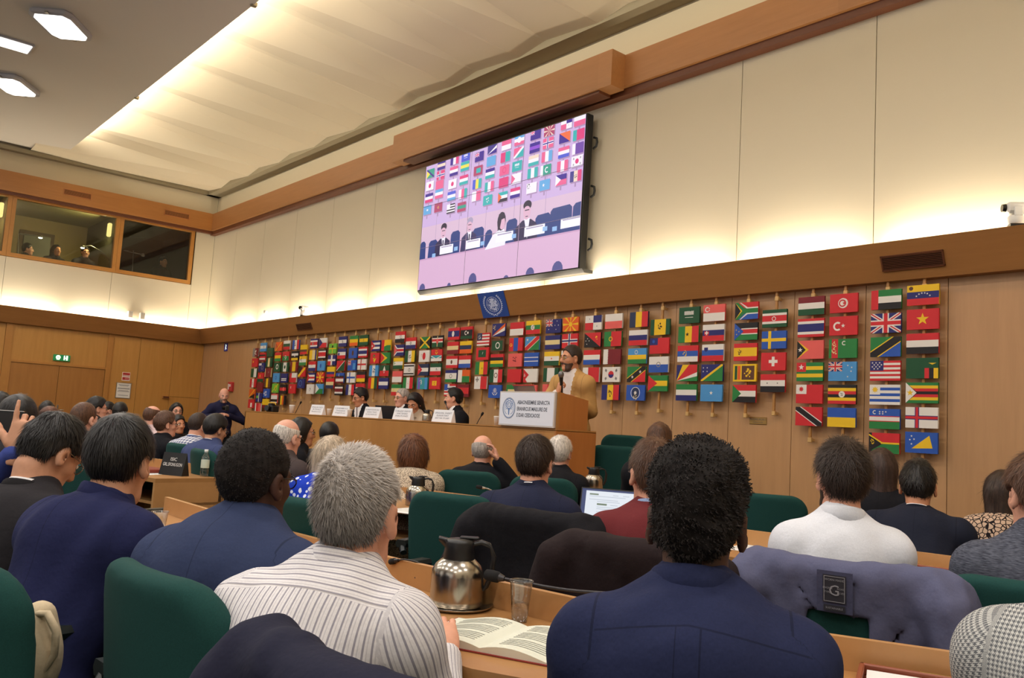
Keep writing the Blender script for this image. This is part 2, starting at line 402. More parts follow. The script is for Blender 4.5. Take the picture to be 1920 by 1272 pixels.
# ------------------------------------------------------------------ flag plaques
FC = dict(r=(204, 40, 48), R=(122, 28, 38), w=(232, 226, 220), b=(40, 84, 176), B=(38, 40, 110), u=(74, 146, 208), g=(38, 124, 62), G=(24, 78, 48), y=(236, 192, 34),
          o=(224, 96, 34), k=(28, 24, 28), n=(92, 58, 40), t=(226, 206, 150), p=(226, 96, 92), a=(140, 132, 128), m=(92, 40, 54), c=(54, 150, 164), l=(110, 180, 60), v=(120, 90, 190), d=(38, 50, 84))
FN = dict(r='red', R='maroon', w='white', b='blue', B='navy', u='light-blue', g='green', G='dark-green', y='yellow', o='orange', k='black', n='brown', t='cream', p='pink', a='grey', m='maroon', c='teal', l='lime', v='violet', d='dark-blue')
def fmat(c): return mat('flag_' + FN[c] + '_paint', FC[c], 0.55, spec=0.35)
def circ(x, y, r, n=16, sx=1.0): return [(x + r * sx * math.cos(2 * math.pi * k / n), y + r * math.sin(2 * math.pi * k / n)) for k in range(n)]
def starp(x, y, r, n=5, q=0.40, a0=math.pi / 2):
    # a star as convex pieces: the centre polygon and its points
    inn = [(x + r * q * math.cos(a0 + math.pi / n + 2 * math.pi * k / n), y + r * q * math.sin(a0 + math.pi / n + 2 * math.pi * k / n)) for k in range(n)]
    out = [(x + r * math.cos(a0 + 2 * math.pi * k / n), y + r * math.sin(a0 + 2 * math.pi * k / n)) for k in range(n)]
    return [inn] + [[out[k], inn[k], inn[k - 1]] for k in range(n)]
def blobp(x, y, r, seed):
    R_ = random.Random(seed); ps = []
    for k in range(9):
        a = 2 * math.pi * k / 9 + R_.uniform(-.3, .3); d = r * R_.uniform(0.25, 0.95)
        cx, cy = x + d * math.cos(a) * 0.8, y + d * math.sin(a); q = r * R_.uniform(0.13, 0.27)
        ps.append([(cx + q * R_.uniform(.6, 1.3) * math.cos(2 * math.pi * j / 6), cy + q * R_.uniform(.6, 1.3) * math.sin(2 * math.pi * j / 6)) for j in range(6)])
    return ps
def ringp(x, y, r, w, n=18, a0=0, a1=2 * math.pi, sx=1.0):
    ps = []
    for k in range(n):
        a = a0 + (a1 - a0) * k / n; b = a0 + (a1 - a0) * (k + 1) / n
        ps.append([(x + sx * (r - w) * math.cos(a), y + (r - w) * math.sin(a)), (x + sx * r * math.cos(a), y + r * math.sin(a)), (x + sx * r * math.cos(b), y + r * math.sin(b)), (x + sx * (r - w) * math.cos(b), y + (r - w) * math.sin(b))])
    return ps
def clip(poly, x0, y0, x1, y1):
    for ax, lim, sgn in ((0, x0, 1), (0, x1, -1), (1, y0, 1), (1, y1, -1)):
        out = []
        for i in range(len(poly)):
            p, q = poly[i - 1], poly[i]
            dp, dq = sgn * (p[ax] - lim), sgn * (q[ax] - lim)
            if dp * dq < 0:
                s = dp / (dp - dq); out.append((p[0] + s * (q[0] - p[0]), p[1] + s * (q[1] - p[1])))
            if dq >= 0: out.append(q)
        poly = out
        if len(poly) < 3: return []
    return poly
def band(ax, ay, bx, by, w):
    dx, dy = bx - ax, by - ay; L = math.hypot(dx, dy); nx, ny = -dy / L * w / 2, dx / L * w / 2
    return [(ax + nx, ay + ny), (bx + nx, by + ny), (bx - nx, by - ny), (ax - nx, ay - ny)]
ASP = 1.5
def flag_polys(spec):
    """-> list of (layer, colour letter, polygon) in a frame 0..1.5 by 0..1, and a short description"""
    out = []; tok = spec.split('+'); lay = 0; words = None; extra = ''
    W_, H_ = ASP, 1.0
    kind, rest = tok[0].split(':', 1)
    if kind == 's': out.append((0, rest, [(0, 0), (W_, 0), (W_, H_), (0, H_)])); words = 'plain ' + FN[rest]
    else:
        cs, *wt = rest.split('|'); cs = list(cs); wt = [float(c) for c in wt[0]] if wt else [1.0] * len(cs)
        tot = sum(wt); p = 0.0
        for c, w in zip(cs, wt):
            q = p + w / tot
            if kind == 'h': out.append((0, c, [(0, 1 - q), (W_, 1 - q), (W_, 1 - p), (0, 1 - p)]))
            else: out.append((0, c, [(p * W_, 0), (q * W_, 0), (q * W_, 1), (p * W_, 1)]))
            p = q
        u = []
        for c in cs:
            if not u or u[-1] != FN[c]: u.append(FN[c])
        words = '-'.join(u[:4]) + (' striped' if kind == 'h' else ' upright-banded')
    for tk in tok[1:]:
        lay += 1; a = tk.split(':'); k = a[0]; c = a[1] if len(a) > 1 else 'w'; A = [float(z) for z in a[2:] if z.replace('.', '').replace('-', '').isdigit()]
        P = []; e = ''
        if k == 'disc': P = [circ(A[0] * W_, A[1], A[2])]; e = FN[c] + ' disc'
        elif k == 'oval': P = [circ(A[0] * W_, A[1], A[2], 16, 0.7)]; e = FN[c] + ' oval'
        elif k == 'ring': P = ringp(A[0] * W_, A[1], A[2], 0.07 if len(A) < 4 else A[3]); e = FN[c] + ' ring'
        elif k == 'cres': P = ringp(A[0] * W_, A[1], A[2], A[2] * 0.4, 14, 0.9, 5.4); e = FN[c] + ' crescent'
        elif k == 'star': P = starp(A[0] * W_, A[1], A[2]); e = FN[c] + ' star'
        elif k == 'star6': P = starp(A[0] * W_, A[1], A[2], 8, 0.55); e = FN[c] + ' sun'
        elif k == 'blob': P = blobp(A[0] * W_, A[1], A[2], hash_(spec)); e = FN[c] + ' emblem'
        elif k == 'rect': P = [[(A[0] * W_, A[1]), (A[2] * W_, A[1]), (A[2] * W_, A[3]), (A[0] * W_, A[3])]]; e = FN[c] + ' panel'
        elif k == 'tri': P = [[(0, 0), (A[0] * W_ if A else 0.55, 0.5), (0, 1)]]; e = FN[c] + ' wedge'
        elif k == 'poly': P = [[(A[i] * W_, A[i + 1]) for i in range(0, len(A), 2)]]; e = FN[c] + ' corner'
        elif k == 'cross': x = A[0] * W_; w = A[1]; P = [[(x - w, 0), (x + w, 0), (x + w, 1), (x - w, 1)], [(0, .5 - w), (W_, .5 - w), (W_, .5 + w), (0, .5 + w)]]; e = FN[c] + ' cross'
        elif k == 'plus': x, y, r = A[0] * W_, A[1], A[2]; w = r * 0.32; P = [[(x - w, y - r), (x + w, y - r), (x + w, y + r), (x - w, y + r)], [(x - r, y - w), (x + r, y - w), (x + r, y + w), (x - r, y + w)]]; e = FN[c] + ' short cross'
        elif k == 'salt': P = [band(-.2, -.13, W_ + .2, 1.13, A[0]), band(-.2, 1.13, W_ + .2, -.13, A[0])]; e = FN[c] + ' saltire'
        elif k == 'up': P = [band(-.3, -.2, W_ + .3, 1.2, A[0])]; e = FN[c] + ' diagonal'
        elif k == 'down': P = [band(-.3, 1.2, W_ + .3, -.2, A[0])]; e = FN[c] + ' diagonal'
        elif k == 'line': P = [band(A[0] * W_, A[1], A[2] * W_, A[3], A[4])]
        elif k == 'rays':
            for i in range(8):
                an = math.pi * i / 4; P.append([(W_ / 2, .5), (W_ / 2 + 1.2 * math.cos(an - .12), .5 + 1.2 * math.sin(an - .12)), (W_ / 2 + 1.2 * math.cos(an + .12), .5 + 1.2 * math.sin(an + .12))])
            e = FN[c] + ' sunrays'
        elif k == 'stars':
            R_ = random.Random(hash_(spec))
            for i in range(0, len(A), 2): P += starp(A[i] * W_, A[i + 1], 0.055)
            e = 'white stars'
        elif k == 'jack':
            x0, y0, x1, y1 = A[0] * W_, A[1], A[2] * W_, A[3]; cx, cy = (x0 + x1) / 2, (y0 + y1) / 2; h = y1 - y0; ww = x1 - x0
            def cl(ps, cc, l):
                for q in ps:
                    q = clip(q, x0, y0, x1, y1)
                    if q: out.append((l, cc, q))
            cl([[(x0, y0), (x1, y0), (x1, y1), (x0, y1)]], 'B', lay)
            D = [band(x0 - ww * .1, y0 - h * .1, x1 + ww * .1, y1 + h * .1, h * .17), band(x0 - ww * .1, y1 + h * .1, x1 + ww * .1, y0 - h * .1, h * .17)]
            D2 = [band(x0 - ww * .1, y0 - h * .1, x1 + ww * .1, y1 + h * .1, h * .06), band(x0 - ww * .1, y1 + h * .1, x1 + ww * .1, y0 - h * .1, h * .06)]
            cl(D, 'w', lay + 1); cl(D2, 'r', lay + 2)
            cl([[(cx - h * .16, y0), (cx + h * .16, y0), (cx + h * .16, y1), (cx - h * .16, y1)], [(x0, cy - h * .16), (x1, cy - h * .16), (x1, cy + h * .16), (x0, cy + h * .16)]], 'w', lay + 3)
            cl([[(cx - h * .095, y0), (cx + h * .095, y0), (cx + h * .095, y1), (cx - h * .095, y1)], [(x0, cy - h * .095), (x1, cy - h * .095), (x1, cy + h * .095), (x0, cy + h * .095)]], 'r', lay + 4)
            lay += 4; e = 'crossed canton' if (x1 - x0) < W_ * .9 else 'crossed stripes'
        elif k == 'zig': P = [[(0.3 * W_ - .09, i / 9), (0.3 * W_, (i + .5) / 9), (0.3 * W_ - .09, (i + 1) / 9)] for i in range(9)]
        elif k == 'bars':     # short bars in the four corners round a disc
            for sx in (-1, 1):
                for sy in (-1, 1):
                    for j in (-1, 0, 1):
                        x, y = W_ / 2 + sx * .45, .5 + sy * .27; dx, dy = sx * .05 * 1.0, -sy * .0; ox, oy = j * .06 * sx * .8, j * .06 * sy * .55
                        P.append(band(x + ox - .05 * sy * sx * .6, y + oy + .085 * .9, x + ox + .05 * sy * sx * .6, y + oy - .085 * .9, .034))
            e = FN[c] + ' bars'
        elif k == 'un':
            P = ringp(W_ / 2, .56, .20, .025) + ringp(W_ / 2, .56, .11, .025) + blobp(W_ / 2, .56, .16, 3)
            P += ringp(W_ / 2, .54, .34, .06, 14, math.pi * 1.12, math.pi * 1.46) + ringp(W_ / 2, .54, .34, .06, 14, math.pi * 1.54, math.pi * 1.88); e = FN[c] + ' wreath'
        elif k == 'txt':
            R_ = random.Random(5); x = .27
            while x < .73:
                P.append([(x * W_, .52), ((x + .03) * W_, .52), ((x + .03) * W_, .72 + R_.uniform(0, .06)), (x * W_, .74)]); x += .042
            P += [[(.3 * W_, .36), (.7 * W_, .34), (.7 * W_, .38), (.3 * W_, .385)]]; e = FN[c] + ' script'
        for q in P:
            q = clip(q, 0, 0, W_, H_)
            if q: out.append((lay, c, q))
        if e and (not extra or e.split()[0] not in words): extra = e
    return out, words + (' with ' + extra if extra else '')
def hash_(s): 
    h = 7
    for ch in s: h = (h * 31 + ord(ch)) % 99991
    return h
TOGO = 'h:glglg'
COLS = [  # x pixel of rod at its bracket, first plaque centre, last plaque centre, rod end below the last, flags
 (478.9, (478, 661.3), (471.6, 757.4), 1, ['v:aR|23+blob:w:.5:.5:.35', 's:r+star:y:.25:.6:.2', 'v:Gw', 'v:rwr+blob:r:.5:.5:.2', 's:o+poly:k:0:0:1:0:1:.5+up:y:.1', 's:r+rect:w:.4:.1:.7:.6']),
 (492.7, (491.7, 651.4), (485.2, 764.7), 1, ['h:uwu+blob:k:.6:.5:.16', 'h:rkrwR', 's:B+rect:w:.05:.7:.5:.95+ring:a:.65:.45:.25', 'h:rrG+blob:y:.4:.65:.25', 's:R', 's:B+rect:l:.1:.4:.4:.7+rect:w:.45:0:.55:1', 'v:wrp|122']),
 (506.5, (505.9, 660.9), (497, 757), 1, ['s:G+disc:R:.5:.5:.12', 'v:GtG', 'v:tmm|155+disc:a:.6:.55:.1', 'v:nyn', 's:b+blob:w:.4:.5:.4', 'h:yyR']),
 (521.6, (521, 650.2), (515.3, 747.7), .5, ['s:o+line:R:.1:.8:.35:.2:.12+up:y:.09', 'h:ryg', 's:G+ring:w:.55:.55:.3:.12', 's:u+ring:b:.5:.5:.2', 's:l+up:y:.08+ring:y:.6:.5:.3', 'h:pwkw|1321']),
 (536, (535.8, 647.7), (530.4, 750.8), .5, ['h:wGr', 'h:rg|11+blob:w:.5:.35:.3', 'v:GwG|121+disc:G:.5:.5:.2', 's:B+rect:w:.1:.38:.9:.48+rect:w:.1:.2:.9:.3', 'h:krk+disc:p:.6:.5:.22', 'v:kyok']),
 (553.7, (553.1, 646.7), (548.7, 729.4), 1.1, ['v:bwr+blob:k:.4:.5:.3', 'h:kwky|1111+blob:w:.5:.5:.2', 'v:RyR|121', 'h:wr+rect:r:0:.5:.3:1', 's:r+blob:w:.3:.65:.2']),
 (570, (568.2, 655.8), (565, 719.4), 1.6, ['h:ynr|211', 'h:ywg+blob:n:.25:.6:.22', 's:r+poly:k:0:0:0:1:.6:1+up:y:.3', 's:B+ring:u:.45:.5:.32:.05']),
 (587.6, (587.6, 644.6), (582.2, 730), 1.3, ['h:BwrwB|11211+disc:a:.35:.5:.14', 'v:ytB|221', 'h:rwB+blob:r:.5:.65:.12', 'h:BwrwB+tri:r:.3', 's:w+blob:a:.5:.5:.25']),
 (605.8, (604.6, 643.3), (599.2, 729.5), 1.2, ['h:wr+tri:B:.45', 'h:kwrwk|11311+blob:k:.35:.55:.1', 's:u+oval:b:.45:.5:.22', 's:r+rays:y+disc:y:.5:.5:.2', 'h:ug+tri:w:.5']),
 (624.7, (622.8, 654), (618.8, 719.4), 1.9, ['s:l+cross:y:.5:.05+disc:k:.5:.7:.14', 'h:Br+rect:w:.4:0:.6:1+rect:w:0:.4:1:.6+rect:B:.6:0:1:.4', 'h:yBr|211', 'h:rtd']),
 (643, (641.3, 640.8), (636, 732), 1.2, ['h:BwB+blob:k:.5:.5:.2', 'h:Bwr+disc:B:.15:.45:.16', 's:r+poly:G:.05:0:1:0:1:1+line:w:0:0:1:1:.06', 'h:bkRwR|21121+blob:w:.4:.8:.15', 'h:kwRwk|11211']),
 (663, (661.8, 639.6), (657.4, 731.4), 1.1, ['h:gyo', 's:b+oval:n:.5:.5:.25', 's:b+jack:w:0:.5:.4:1+rect:u:.65:.1:.95:.7', 's:w+cross:b:.35:.09', 'v:Bwr+blob:R:.5:.4:.1']),
 (681.3, (680.7, 638.3), (675.7, 729.5), 1, ['h:GyG+blob:n:.5:.5:.15', 'h:rwBwr|11211', 's:w+cross:r:.4:.08+line:G:.4:0:.4:1:.04', 'h:kry', 'h:rwr']),
 (704, (704, 648.8), (698.7, 719), 1.9, ['h:BwBwB+tri:r:.45+star:w:.14:.5:.14', 's:r+poly:y:.3:.5:.7:.5:.5:.05+blob:g:.45:.6:.3', 'v:uwu+blob:d:.5:.5:.3', 'v:ryG']),
 (725.5, (723.4, 647.8), (719.2, 719.4), 1.9, ['h:yg+rect:r:0:0:.3:1+poly:y:.3:.4:.3:.6:.9:.6', 's:g+tri:y:.75+tri:w:.2+tri:r:.45', 'h:Gr+poly:w:.35:.5:.65:.5:.5:.95+blob:w:.5:.35:.15', 'h:BwB']),
 (750.9, (748.9, 632.4), (743.5, 731.7), .6, ['h:rwk+blob:k:.6:.5:.2', 's:B+rect:w:.35:.3:1:.7+line:w:0:1:.4:.55:.12+line:w:0:0:.4:.45:.12+rect:r:.3:.4:1:.6+tri:p:.3', 'h:ywG+blob:g:.1:.55:.22', 'h:pw', 'h:gtr+blob:y:.25:.5:.14']),
 (771, (769.6, 643.7), (765.2, 718.7), 1.5, ['h:rwB+ring:k:.5:.5:.12:.05', 'v:Gwy+blob:k:.5:.5:.22', 's:w+rect:k:0:.78:1:.9+rect:k:0:.08:1:.2+ring:k:.55:.48:.15:.04', 'v:gwr+blob:o:.5:.45:.08']),
 (797.6, (796.3, 642.8), (792, 719.3), 1.8, ['s:k+poly:g:0:1:1:1:.5:.5+poly:g:0:0:1:0:.5:.5+salt:y:.15', 's:w+oval:r:.5:.5:.32+blob:r:.25:.6:.12', 'h:dwd+tri:r:.42+star:w:.12:.52:.09', 's:c+rect:v:.1:0:.3:1+rect:u:.75:0:1:1+blob:w:.4:.6:.25']),
 (821, (819.4, 640.5), (815.3, 719), 1.8, ['h:kwrwG|21214+rect:t:.47:.05:.53:.95+oval:p:.5:.5:.22', 'h:rcw|211+blob:y:.5:.75:.25+line:w:0:.45:.5:.2:.07+line:w:.5:.2:1:.45:.07', 'h:Gwr+blob:a:.6:.5:.14', 's:r+rect:y:.28:.3:.7:.7+blob:r:.5:.5:.17']),
 (849.9, (849.4, 626.5), (844.7, 732.2), .6, ['h:rBr|121+oval:w:.45:.5:.24', 'h:rtR', 'h:rwr|121+oval:n:.48:.5:.17', 'h:Bwg|121+ring:k:.5:.5:.17:.04', 'h:rwBwrwr+rect:b:0:.5:.28:1+rect:w:.28:.7:.45:1']),
 (875.3, (873, 624.6), (869.3, 733), 1, ['h:rkG|121+cres:w:.45:.5:.18+disc:w:.62:.5:.1', 'h:ydo', 'h:rwb', 'h:og+rect:w:0:0:.36:1', 'h:RrR|121+star:o:.4:.5:.2']),
 (907.4, (905.7, 636.5), (901.2, 718), 1.9, ['h:rwrwrwrw+rect:d:0:.42:.4:1+blob:w:.2:.7:.2', 's:r+rect:G:.18:.22:.8:.8+line:w:.5:.45:.55:.65:.04', 'v:gyr+blob:n:.55:.5:.12', 'v:wr+plus:a:.22:.75:.2']),
 (935, (934.3, 619), (928.4, 734.4), 1.1, ['s:B+poly:o:0:.05:1:.7:1:1+poly:w:0:.0:1:.42:1:.72+blob:t:.17:.68:.2', 's:n+rect:G:.05:.1:.88:.85+ring:w:.5:.48:.26:.08', 'h:rkyg', 'v:Gwr+ring:n:.5:.55:.2:.06', 's:b+un:w']),
 (968.3, (967.8, 617), (962.8, 734.5), 1, ['h:rw|11', 'v:rbr+blob:y:.15:.5:.2', 's:p+blob:R:.5:.55:.3', 's:r', 'h:gtG+rect:g:0:0:.1:1']),
 (1000.5, (998.5, 614.2), (993.3, 735), 1, ['h:ygr+disc:w:.48:.5:.2+blob:n:.48:.5:.16', 's:u+poly:g:.1:0:1:0:1:1+up:w:.4+up:t:.36+up:r:.3+star:w:.17:.78:.12', 's:b+rect:w:0:.62:1:.68+rect:w:0:.34:1:.4', 's:w+poly:r:0:0:0:1:.4:.55+poly:r:0:0:0:.5:.3:0+blob:w:.1:.5:.14', 's:p']),
 (1037.5, (1036.7, 611.9), (1031.5, 734), 1, ['s:B+jack:w:0:.48:.45:1+stars:w:.2:.28:.7:.25:.62:.55:.85:.55:.75:.85', 'h:BtB', 'h:ywG+disc:o:.5:.5:.06', 'v:GwG|121', 'v:prp']),
 (1071.3, (1070.2, 608.3), (1064.5, 702), 1, ['s:o+rays:y+disc:y:.5:.5:.16', 's:r+cross:w:.47:.12+cross:B:.47:.055', 'h:wrg', 'h:gwr']),
 (1113, (1112.5, 605.4), (1107.5, 703), 1, ['s:w+rect:B:.5:.5:1:1+rect:r:0:0:.5:.5+stars:B:.27:.77:.73:.25', 's:k+poly:r:0:1:1:1:1:0+blob:y:.74:.66:.17+stars:w:.2:.6:.1:.45:.3:.45:.17:.22', 'h:rwb', 'v:wr|12']),
 (1151, (1149.8, 602.6), (1144.7, 736.2), 1.2, ['h:wp', 'v:gr|23+ring:y:.38:.5:.16:.05', 's:m+rect:w:0:0:.24:1+zig:w', 's:w+disc:r:.5:.5:.24+poly:B:.34:.5:.66:.5:.6:.32:.5:.27:.4:.32+bars:k', 'v:Byr+blob:n:.5:.5:.26']),
 (1197, (1197.5, 599.3), (1191.4, 736.9), 1.2, ['v:dyr', 'h:wBr', 'h:uyg|322+ring:w:.45:.75:.13:.03', 's:g+poly:r:0:0:1:0:1:1+up:y:.42+up:k:.33+star:w:.3:.33:.12+star:w:.72:.66:.12', 's:b+oval:d:.5:.5:.4+ring:w:.5:.5:.38:.04+star6:w:.5:.5:.14+blob:t:.5:.25:.2']),
 (1239, (1237.6, 613.6), (1233, 719.2), 2.1, ['v:GyG|131+blob:k:.48:.5:.26', 's:r+rect:B:0:.55:.42:1+star6:b:.2:.78:.14', 'h:wb+ring:a:.5:.5:.17:.05', 'h:gyg+tri:r:.48']),
 (1294, (1292.5, 591.3), (1286, 736.2), 1.2, ['s:G+txt:w', 'v:gyr+star:k:.45:.5:.14', 'h:rbw+blob:y:.38:.5:.2', 's:g+poly:w:0:0:1:.3:1:.6+poly:r:0:0:1:.55:1:1:.55:1+poly:y:0:0:.6:1:.28:1+poly:B:0:0:.28:1:0:1', 'h:gwB']),
 (1340.8, (1339.2, 586.8), (1333, 737.2), 1.2, ['h:pw+cres:w:.18:.72:.16+stars:w:.28:.78:.28:.66', 'h:wBr+poly:r:.08:.6:.3:.6:.3:.42:.19:.28:.08:.42+plus:w:.19:.5:.12', 'h:wbr+poly:B:.1:.82:.28:.82:.28:.66:.19:.55:.1:.66', 's:B+poly:g:.0:0:1:0:1:1+up:y:.13+stars:w:.1:.8:.28:.8:.1:.58:.28:.58', 's:u+star:w:.5:.5:.13']),
 (1401.5, (1400.6, 583), (1394, 738.5), 1.1, ['h:rgb|111+poly:w:0:1:.2:1:.5:.63:1:.63:1:.7:.55:.7:.25:1+poly:w:0:0:.2:0:.5:.37:1:.37:1:.3:.55:.3:.25:0+poly:g:0:1:.14:1:.46:.6:1:.6:1:.4:.46:.4:.14:0:0:0+tri:y:.32+tri:k:.25', 'h:krg|333+rect:w:.3:.62:1:.68+rect:w:.3:.32:1:.38+tri:b:.4+stars:y:.08:.6:.2:.5:.1:.34', 'h:ryr|121+blob:n:.26:.5:.18', 's:y+rect:G:.07:.1:.18:.9+rect:o:.2:.1:.32:.9+rect:n:.38:.1:.92:.9+blob:y:.65:.5:.3', 'h:rwk+tri:g:.38']),
 (1454.3, (1452.8, 597.2), (1447.7, 718.9), 2, ['h:GwrwG|32523+ring:w:.48:.48:.13:.04', 's:b+cross:y:.33:.09', 's:r+plus:w:.5:.5:.27', 'h:rwk+stars:k:.28:.5:.7:.5']),
 (1523, (1522.6, 573.6), (1514.4, 781.1), 1.1, ['h:RwG', 'h:rwBwr|11311', 's:p+tri:y:.45+tri:k:.33+star:w:.12:.5:.14', 'h:gygyg+rect:r:0:.5:.36:1+star:w:.18:.75:.17', 's:r+rect:w:0:.5:.4:1+star6:r:.2:.76:.16', 's:r+down:w:.36+down:k:.27']),
 (1584, (1583.7, 568.5), (1575.5, 783.1), 1, ['s:r+disc:w:.48:.5:.27+ring:r:.46:.5:.2:.07+star:r:.52:.5:.1', 's:r+cres:w:.3:.48:.24+star:w:.5:.5:.12', 's:g+rect:r:.1:0:.33:1+blob:t:.2:.75:.16+blob:t:.2:.4:.2+cres:w:.55:.78:.12', 's:u+jack:w:0:.5:.5:1+stars:w:.7:.8:.84:.7:.82:.5:.7:.22', 'h:kyrkyr+disc:w:.5:.5:.17+blob:k:.5:.5:.1', 'h:by']),
 (1663, (1663.3, 561.7), (1655.4, 831.3), 1, ['h:gwk+rect:r:0:0:.24:1', 's:B+jack:w:0:0:1:1', 's:g+poly:b:0:0:1:0:1:1+up:y:.46+up:k:.36', 'h:rwrwrwrwr+rect:B:0:.5:.45:1+stars:w:.08:.9:.2:.9:.32:.9:.14:.8:.26:.8:.38:.8:.08:.7:.2:.7:.32:.7:.14:.6:.26:.6', 'h:wbwbwbw+rect:w:0:.5:.35:1+star6:y:.18:.75:.17', 'h:bwg|323+rect:r:0:.6:1:.64+rect:r:0:.36:1:.4+cres:w:.18:.82:.1+stars:w:.35:.85:.45:.85:.55:.85:.35:.75:.45:.75', 'h:rg+rect:k:0:.0:.1:1+poly:k:0:.05:0:.95:.5:.5+line:y:0:.9:.45:.5:.07+line:y:.4:.5:1:.5:.08+blob:y:.12:.55:.14']),
 (1733, (1732.7, 553), (1724.7, 830.4), 1.1, ['h:yBr+stars:w:.3:.45:.38:.55:.47:.59:.56:.59:.64:.55:.72:.45+disc:n:.13:.85:.1', 's:r+star:y:.5:.5:.31', 'h:rwk', 's:G+rect:r:.58:0:.72:.5+rect:k:.72:0:.86:.5+rect:y:.86:0:1:.5+poly:y:.7:.75:.95:.75:.82:.66', 'h:gyrkryg+tri:k:.38+tri:w:.34+star:y:.14:.5:.17', 's:w+cross:B:.36:.1+cross:r:.36:.06', 's:b+poly:y:.2:.2:.85:.25:.75:.85+stars:w:.2:.8:.15:.62:.28:.65:.2:.42'])]
PW, PH, PT = 0.262, 0.170, 0.022
YP = 7.10                                  # front face of the plaques
bracket_w = mat('bracket_wood', (206, 166, 106), 0.5); rod_w = mat('rod_wood', (174, 122, 62), 0.45)
rod_mb = None
for ci, (rx, p0, p1, tail, flags) in enumerate(COLS, 1):
    n = len(flags); a = onY(*p0, YP); b = onY(*p1, YP)
    xc = (a[0] + b[0]) / 2; zend = b[2] - PH / 2 - 0.06 - 0.08 * tail
    cn = 'the ' + ordinal(ci) + ' rod from the left'
    if ci == len(COLS): cn = 'the rightmost rod'
    t = thing('flag_rod', 'slim wooden rod with %d flag plaques, %s' % (n, cn[4:] if ci < len(COLS) else 'the rightmost on the wall'), 'flag rod', (xc, YP + PT, 0), 0, 'flag rods along the wood wall')
    m = MB(); m.box((-0.013, 0.002, zend), (0.013, 0.022, 2.745), rod_w, bev=0.003); m.build('rod', None, t)
    m = MB(); m.box((-0.02, 0.0, 2.655), (0.02, 0.032, 2.70), bracket_w, bev=0.004); m.box((-0.008, 0.022, 2.665), (0.008, 0.078, 2.69), bracket_w); m.build('rod_bracket', None, t)
    m = MB(); m.box((-0.018, 0.0, zend), (0.018, 0.03, zend + 0.045), bracket_w, bev=0.004); m.box((-0.008, 0.022, zend + 0.01), (0.008, 0.078, zend + 0.035), bracket_w); m.build('rod_foot', None, t)
    for k, spec in enumerate(flags):
        f = k / max(1, n - 1); zc = a[2] + (b[2] - a[2]) * f
        polys, words = flag_polys(spec)
        m = MB()
        edge = fmat(polys[0][1]); m.box((-PW / 2, 0, -PH / 2), (PW / 2, PT, PH / 2), edge, bev=0.002)
        for qi, (lay, c, q) in enumerate(polys):
            yo = -0.0006 - 0.0004 * lay - 0.00001 * qi
            m.add([(-PW / 2 + u / ASP * PW * 0.996 + 0.0005, yo, -PH / 2 + v * PH * 0.996 + 0.0003) for u, v in q], [tuple(range(len(q)))], fmat(c))
        pos = 'top one' if k == 0 else 'lowest' if k == n - 1 else ordinal(k + 1) + ' down'
        lab = '%s flag plaque, %s on %s' % (words, pos, cn)
        if len(lab.split()) > 16: lab = '%s flag plaque, %s on %s' % (words.split(' with ')[0], pos, cn)
        o = m.build('flag_plaque', None, None, (xc, YP, zc))
        tag(o, lab, 'flag', 'flag plaques on the wood wall')
# ------------------------------------------------------------------ video wall with its picture
black_p = mat('black_plastic', (20, 20, 22), 0.45); blk = mat('black_rubber', (14, 14, 15), 0.6)
SCR = dict(bg=(208, 178, 226), bg2=(198, 164, 214), wall2=(220, 188, 214), desk=(222, 180, 214), deskd=(206, 160, 198), seam=(172, 140, 184), chair=(28, 58, 128), suit=(38, 30, 78), suit2=(44, 40, 96), skin=(226, 180, 206), hair=(36, 24, 58), grey=(172, 158, 190), shirt=(244, 240, 255), card=(248, 246, 255), blackline=(26, 16, 34), tie=(40, 28, 70), cup=(150, 190, 236), head=(84, 84, 142),
           r=(226, 56, 128), R=(178, 60, 110), w=(248, 240, 252), b=(70, 90, 214), B=(52, 22, 148), u=(96, 170, 226), g=(28, 160, 140), G=(20, 130, 120), y=(244, 226, 90), o=(240, 110, 70), k=(40, 30, 60), n=(120, 70, 100), t=(240, 216, 200), p=(236, 96, 150), a=(170, 150, 190), m=(110, 66, 170), c=(40, 178, 182), l=(140, 200, 120), v=(140, 70, 210), d=(60, 50, 140))
def smat(c):
    return mat('screen_' + c, (10, 10, 12), 0.35, emit=SCR[c], es=1.0)
TVX0, TVX1, TVZ0, TVZ1, TVY = -10.41, -7.075, 3.224, 5.104, 6.99
src = [(122, 388), (1122, 60), (1080, 1003), (90, 1148)]; dst = [(0, 0), (1, 0), (1, 1), (0, 1)]
A_ = []; B_ = []
for (x, y), (u, v) in zip(src, dst):
    A_ += [[x, y, 1, 0, 0, 0, -u * x, -u * y], [0, 0, 0, x, y, 1, -v * x, -v * y]]; B_ += [u, v]
HH = np.append(np.linalg.solve(np.array(A_, float), np.array(B_, float)), 1).reshape(3, 3)
def tv(x, y): q = HH @ np.array([x, y, 1.0]); return q[0] / q[2], q[1] / q[2]
TA = (TVX1 - TVX0) / (TVZ1 - TVZ0)
pic = []          # (colour, polygon in u,v ; v down)
def P(c, poly): pic.append((c, poly))
def R4(c, u0, v0, u1, v1): P(c, [(u0, v0), (u1, v0), (u1, v1), (u0, v1)])
def EL(c, u, v, ru, rv, n=14): P(c, [(u + ru * math.cos(2 * math.pi * k / n), v + rv * math.sin(2 * math.pi * k / n)) for k in range(n)])
R4('bg', 0, 0, 1, .5); R4('wall2', 0, .5, 1, .76); R4('desk', 0, .752, 1, 1); R4('deskd', 0, .752, 1, .765)
for u in (.11, .275, .455, .63, .81): R4('seam', u - .001, 0, u + .001, .75)
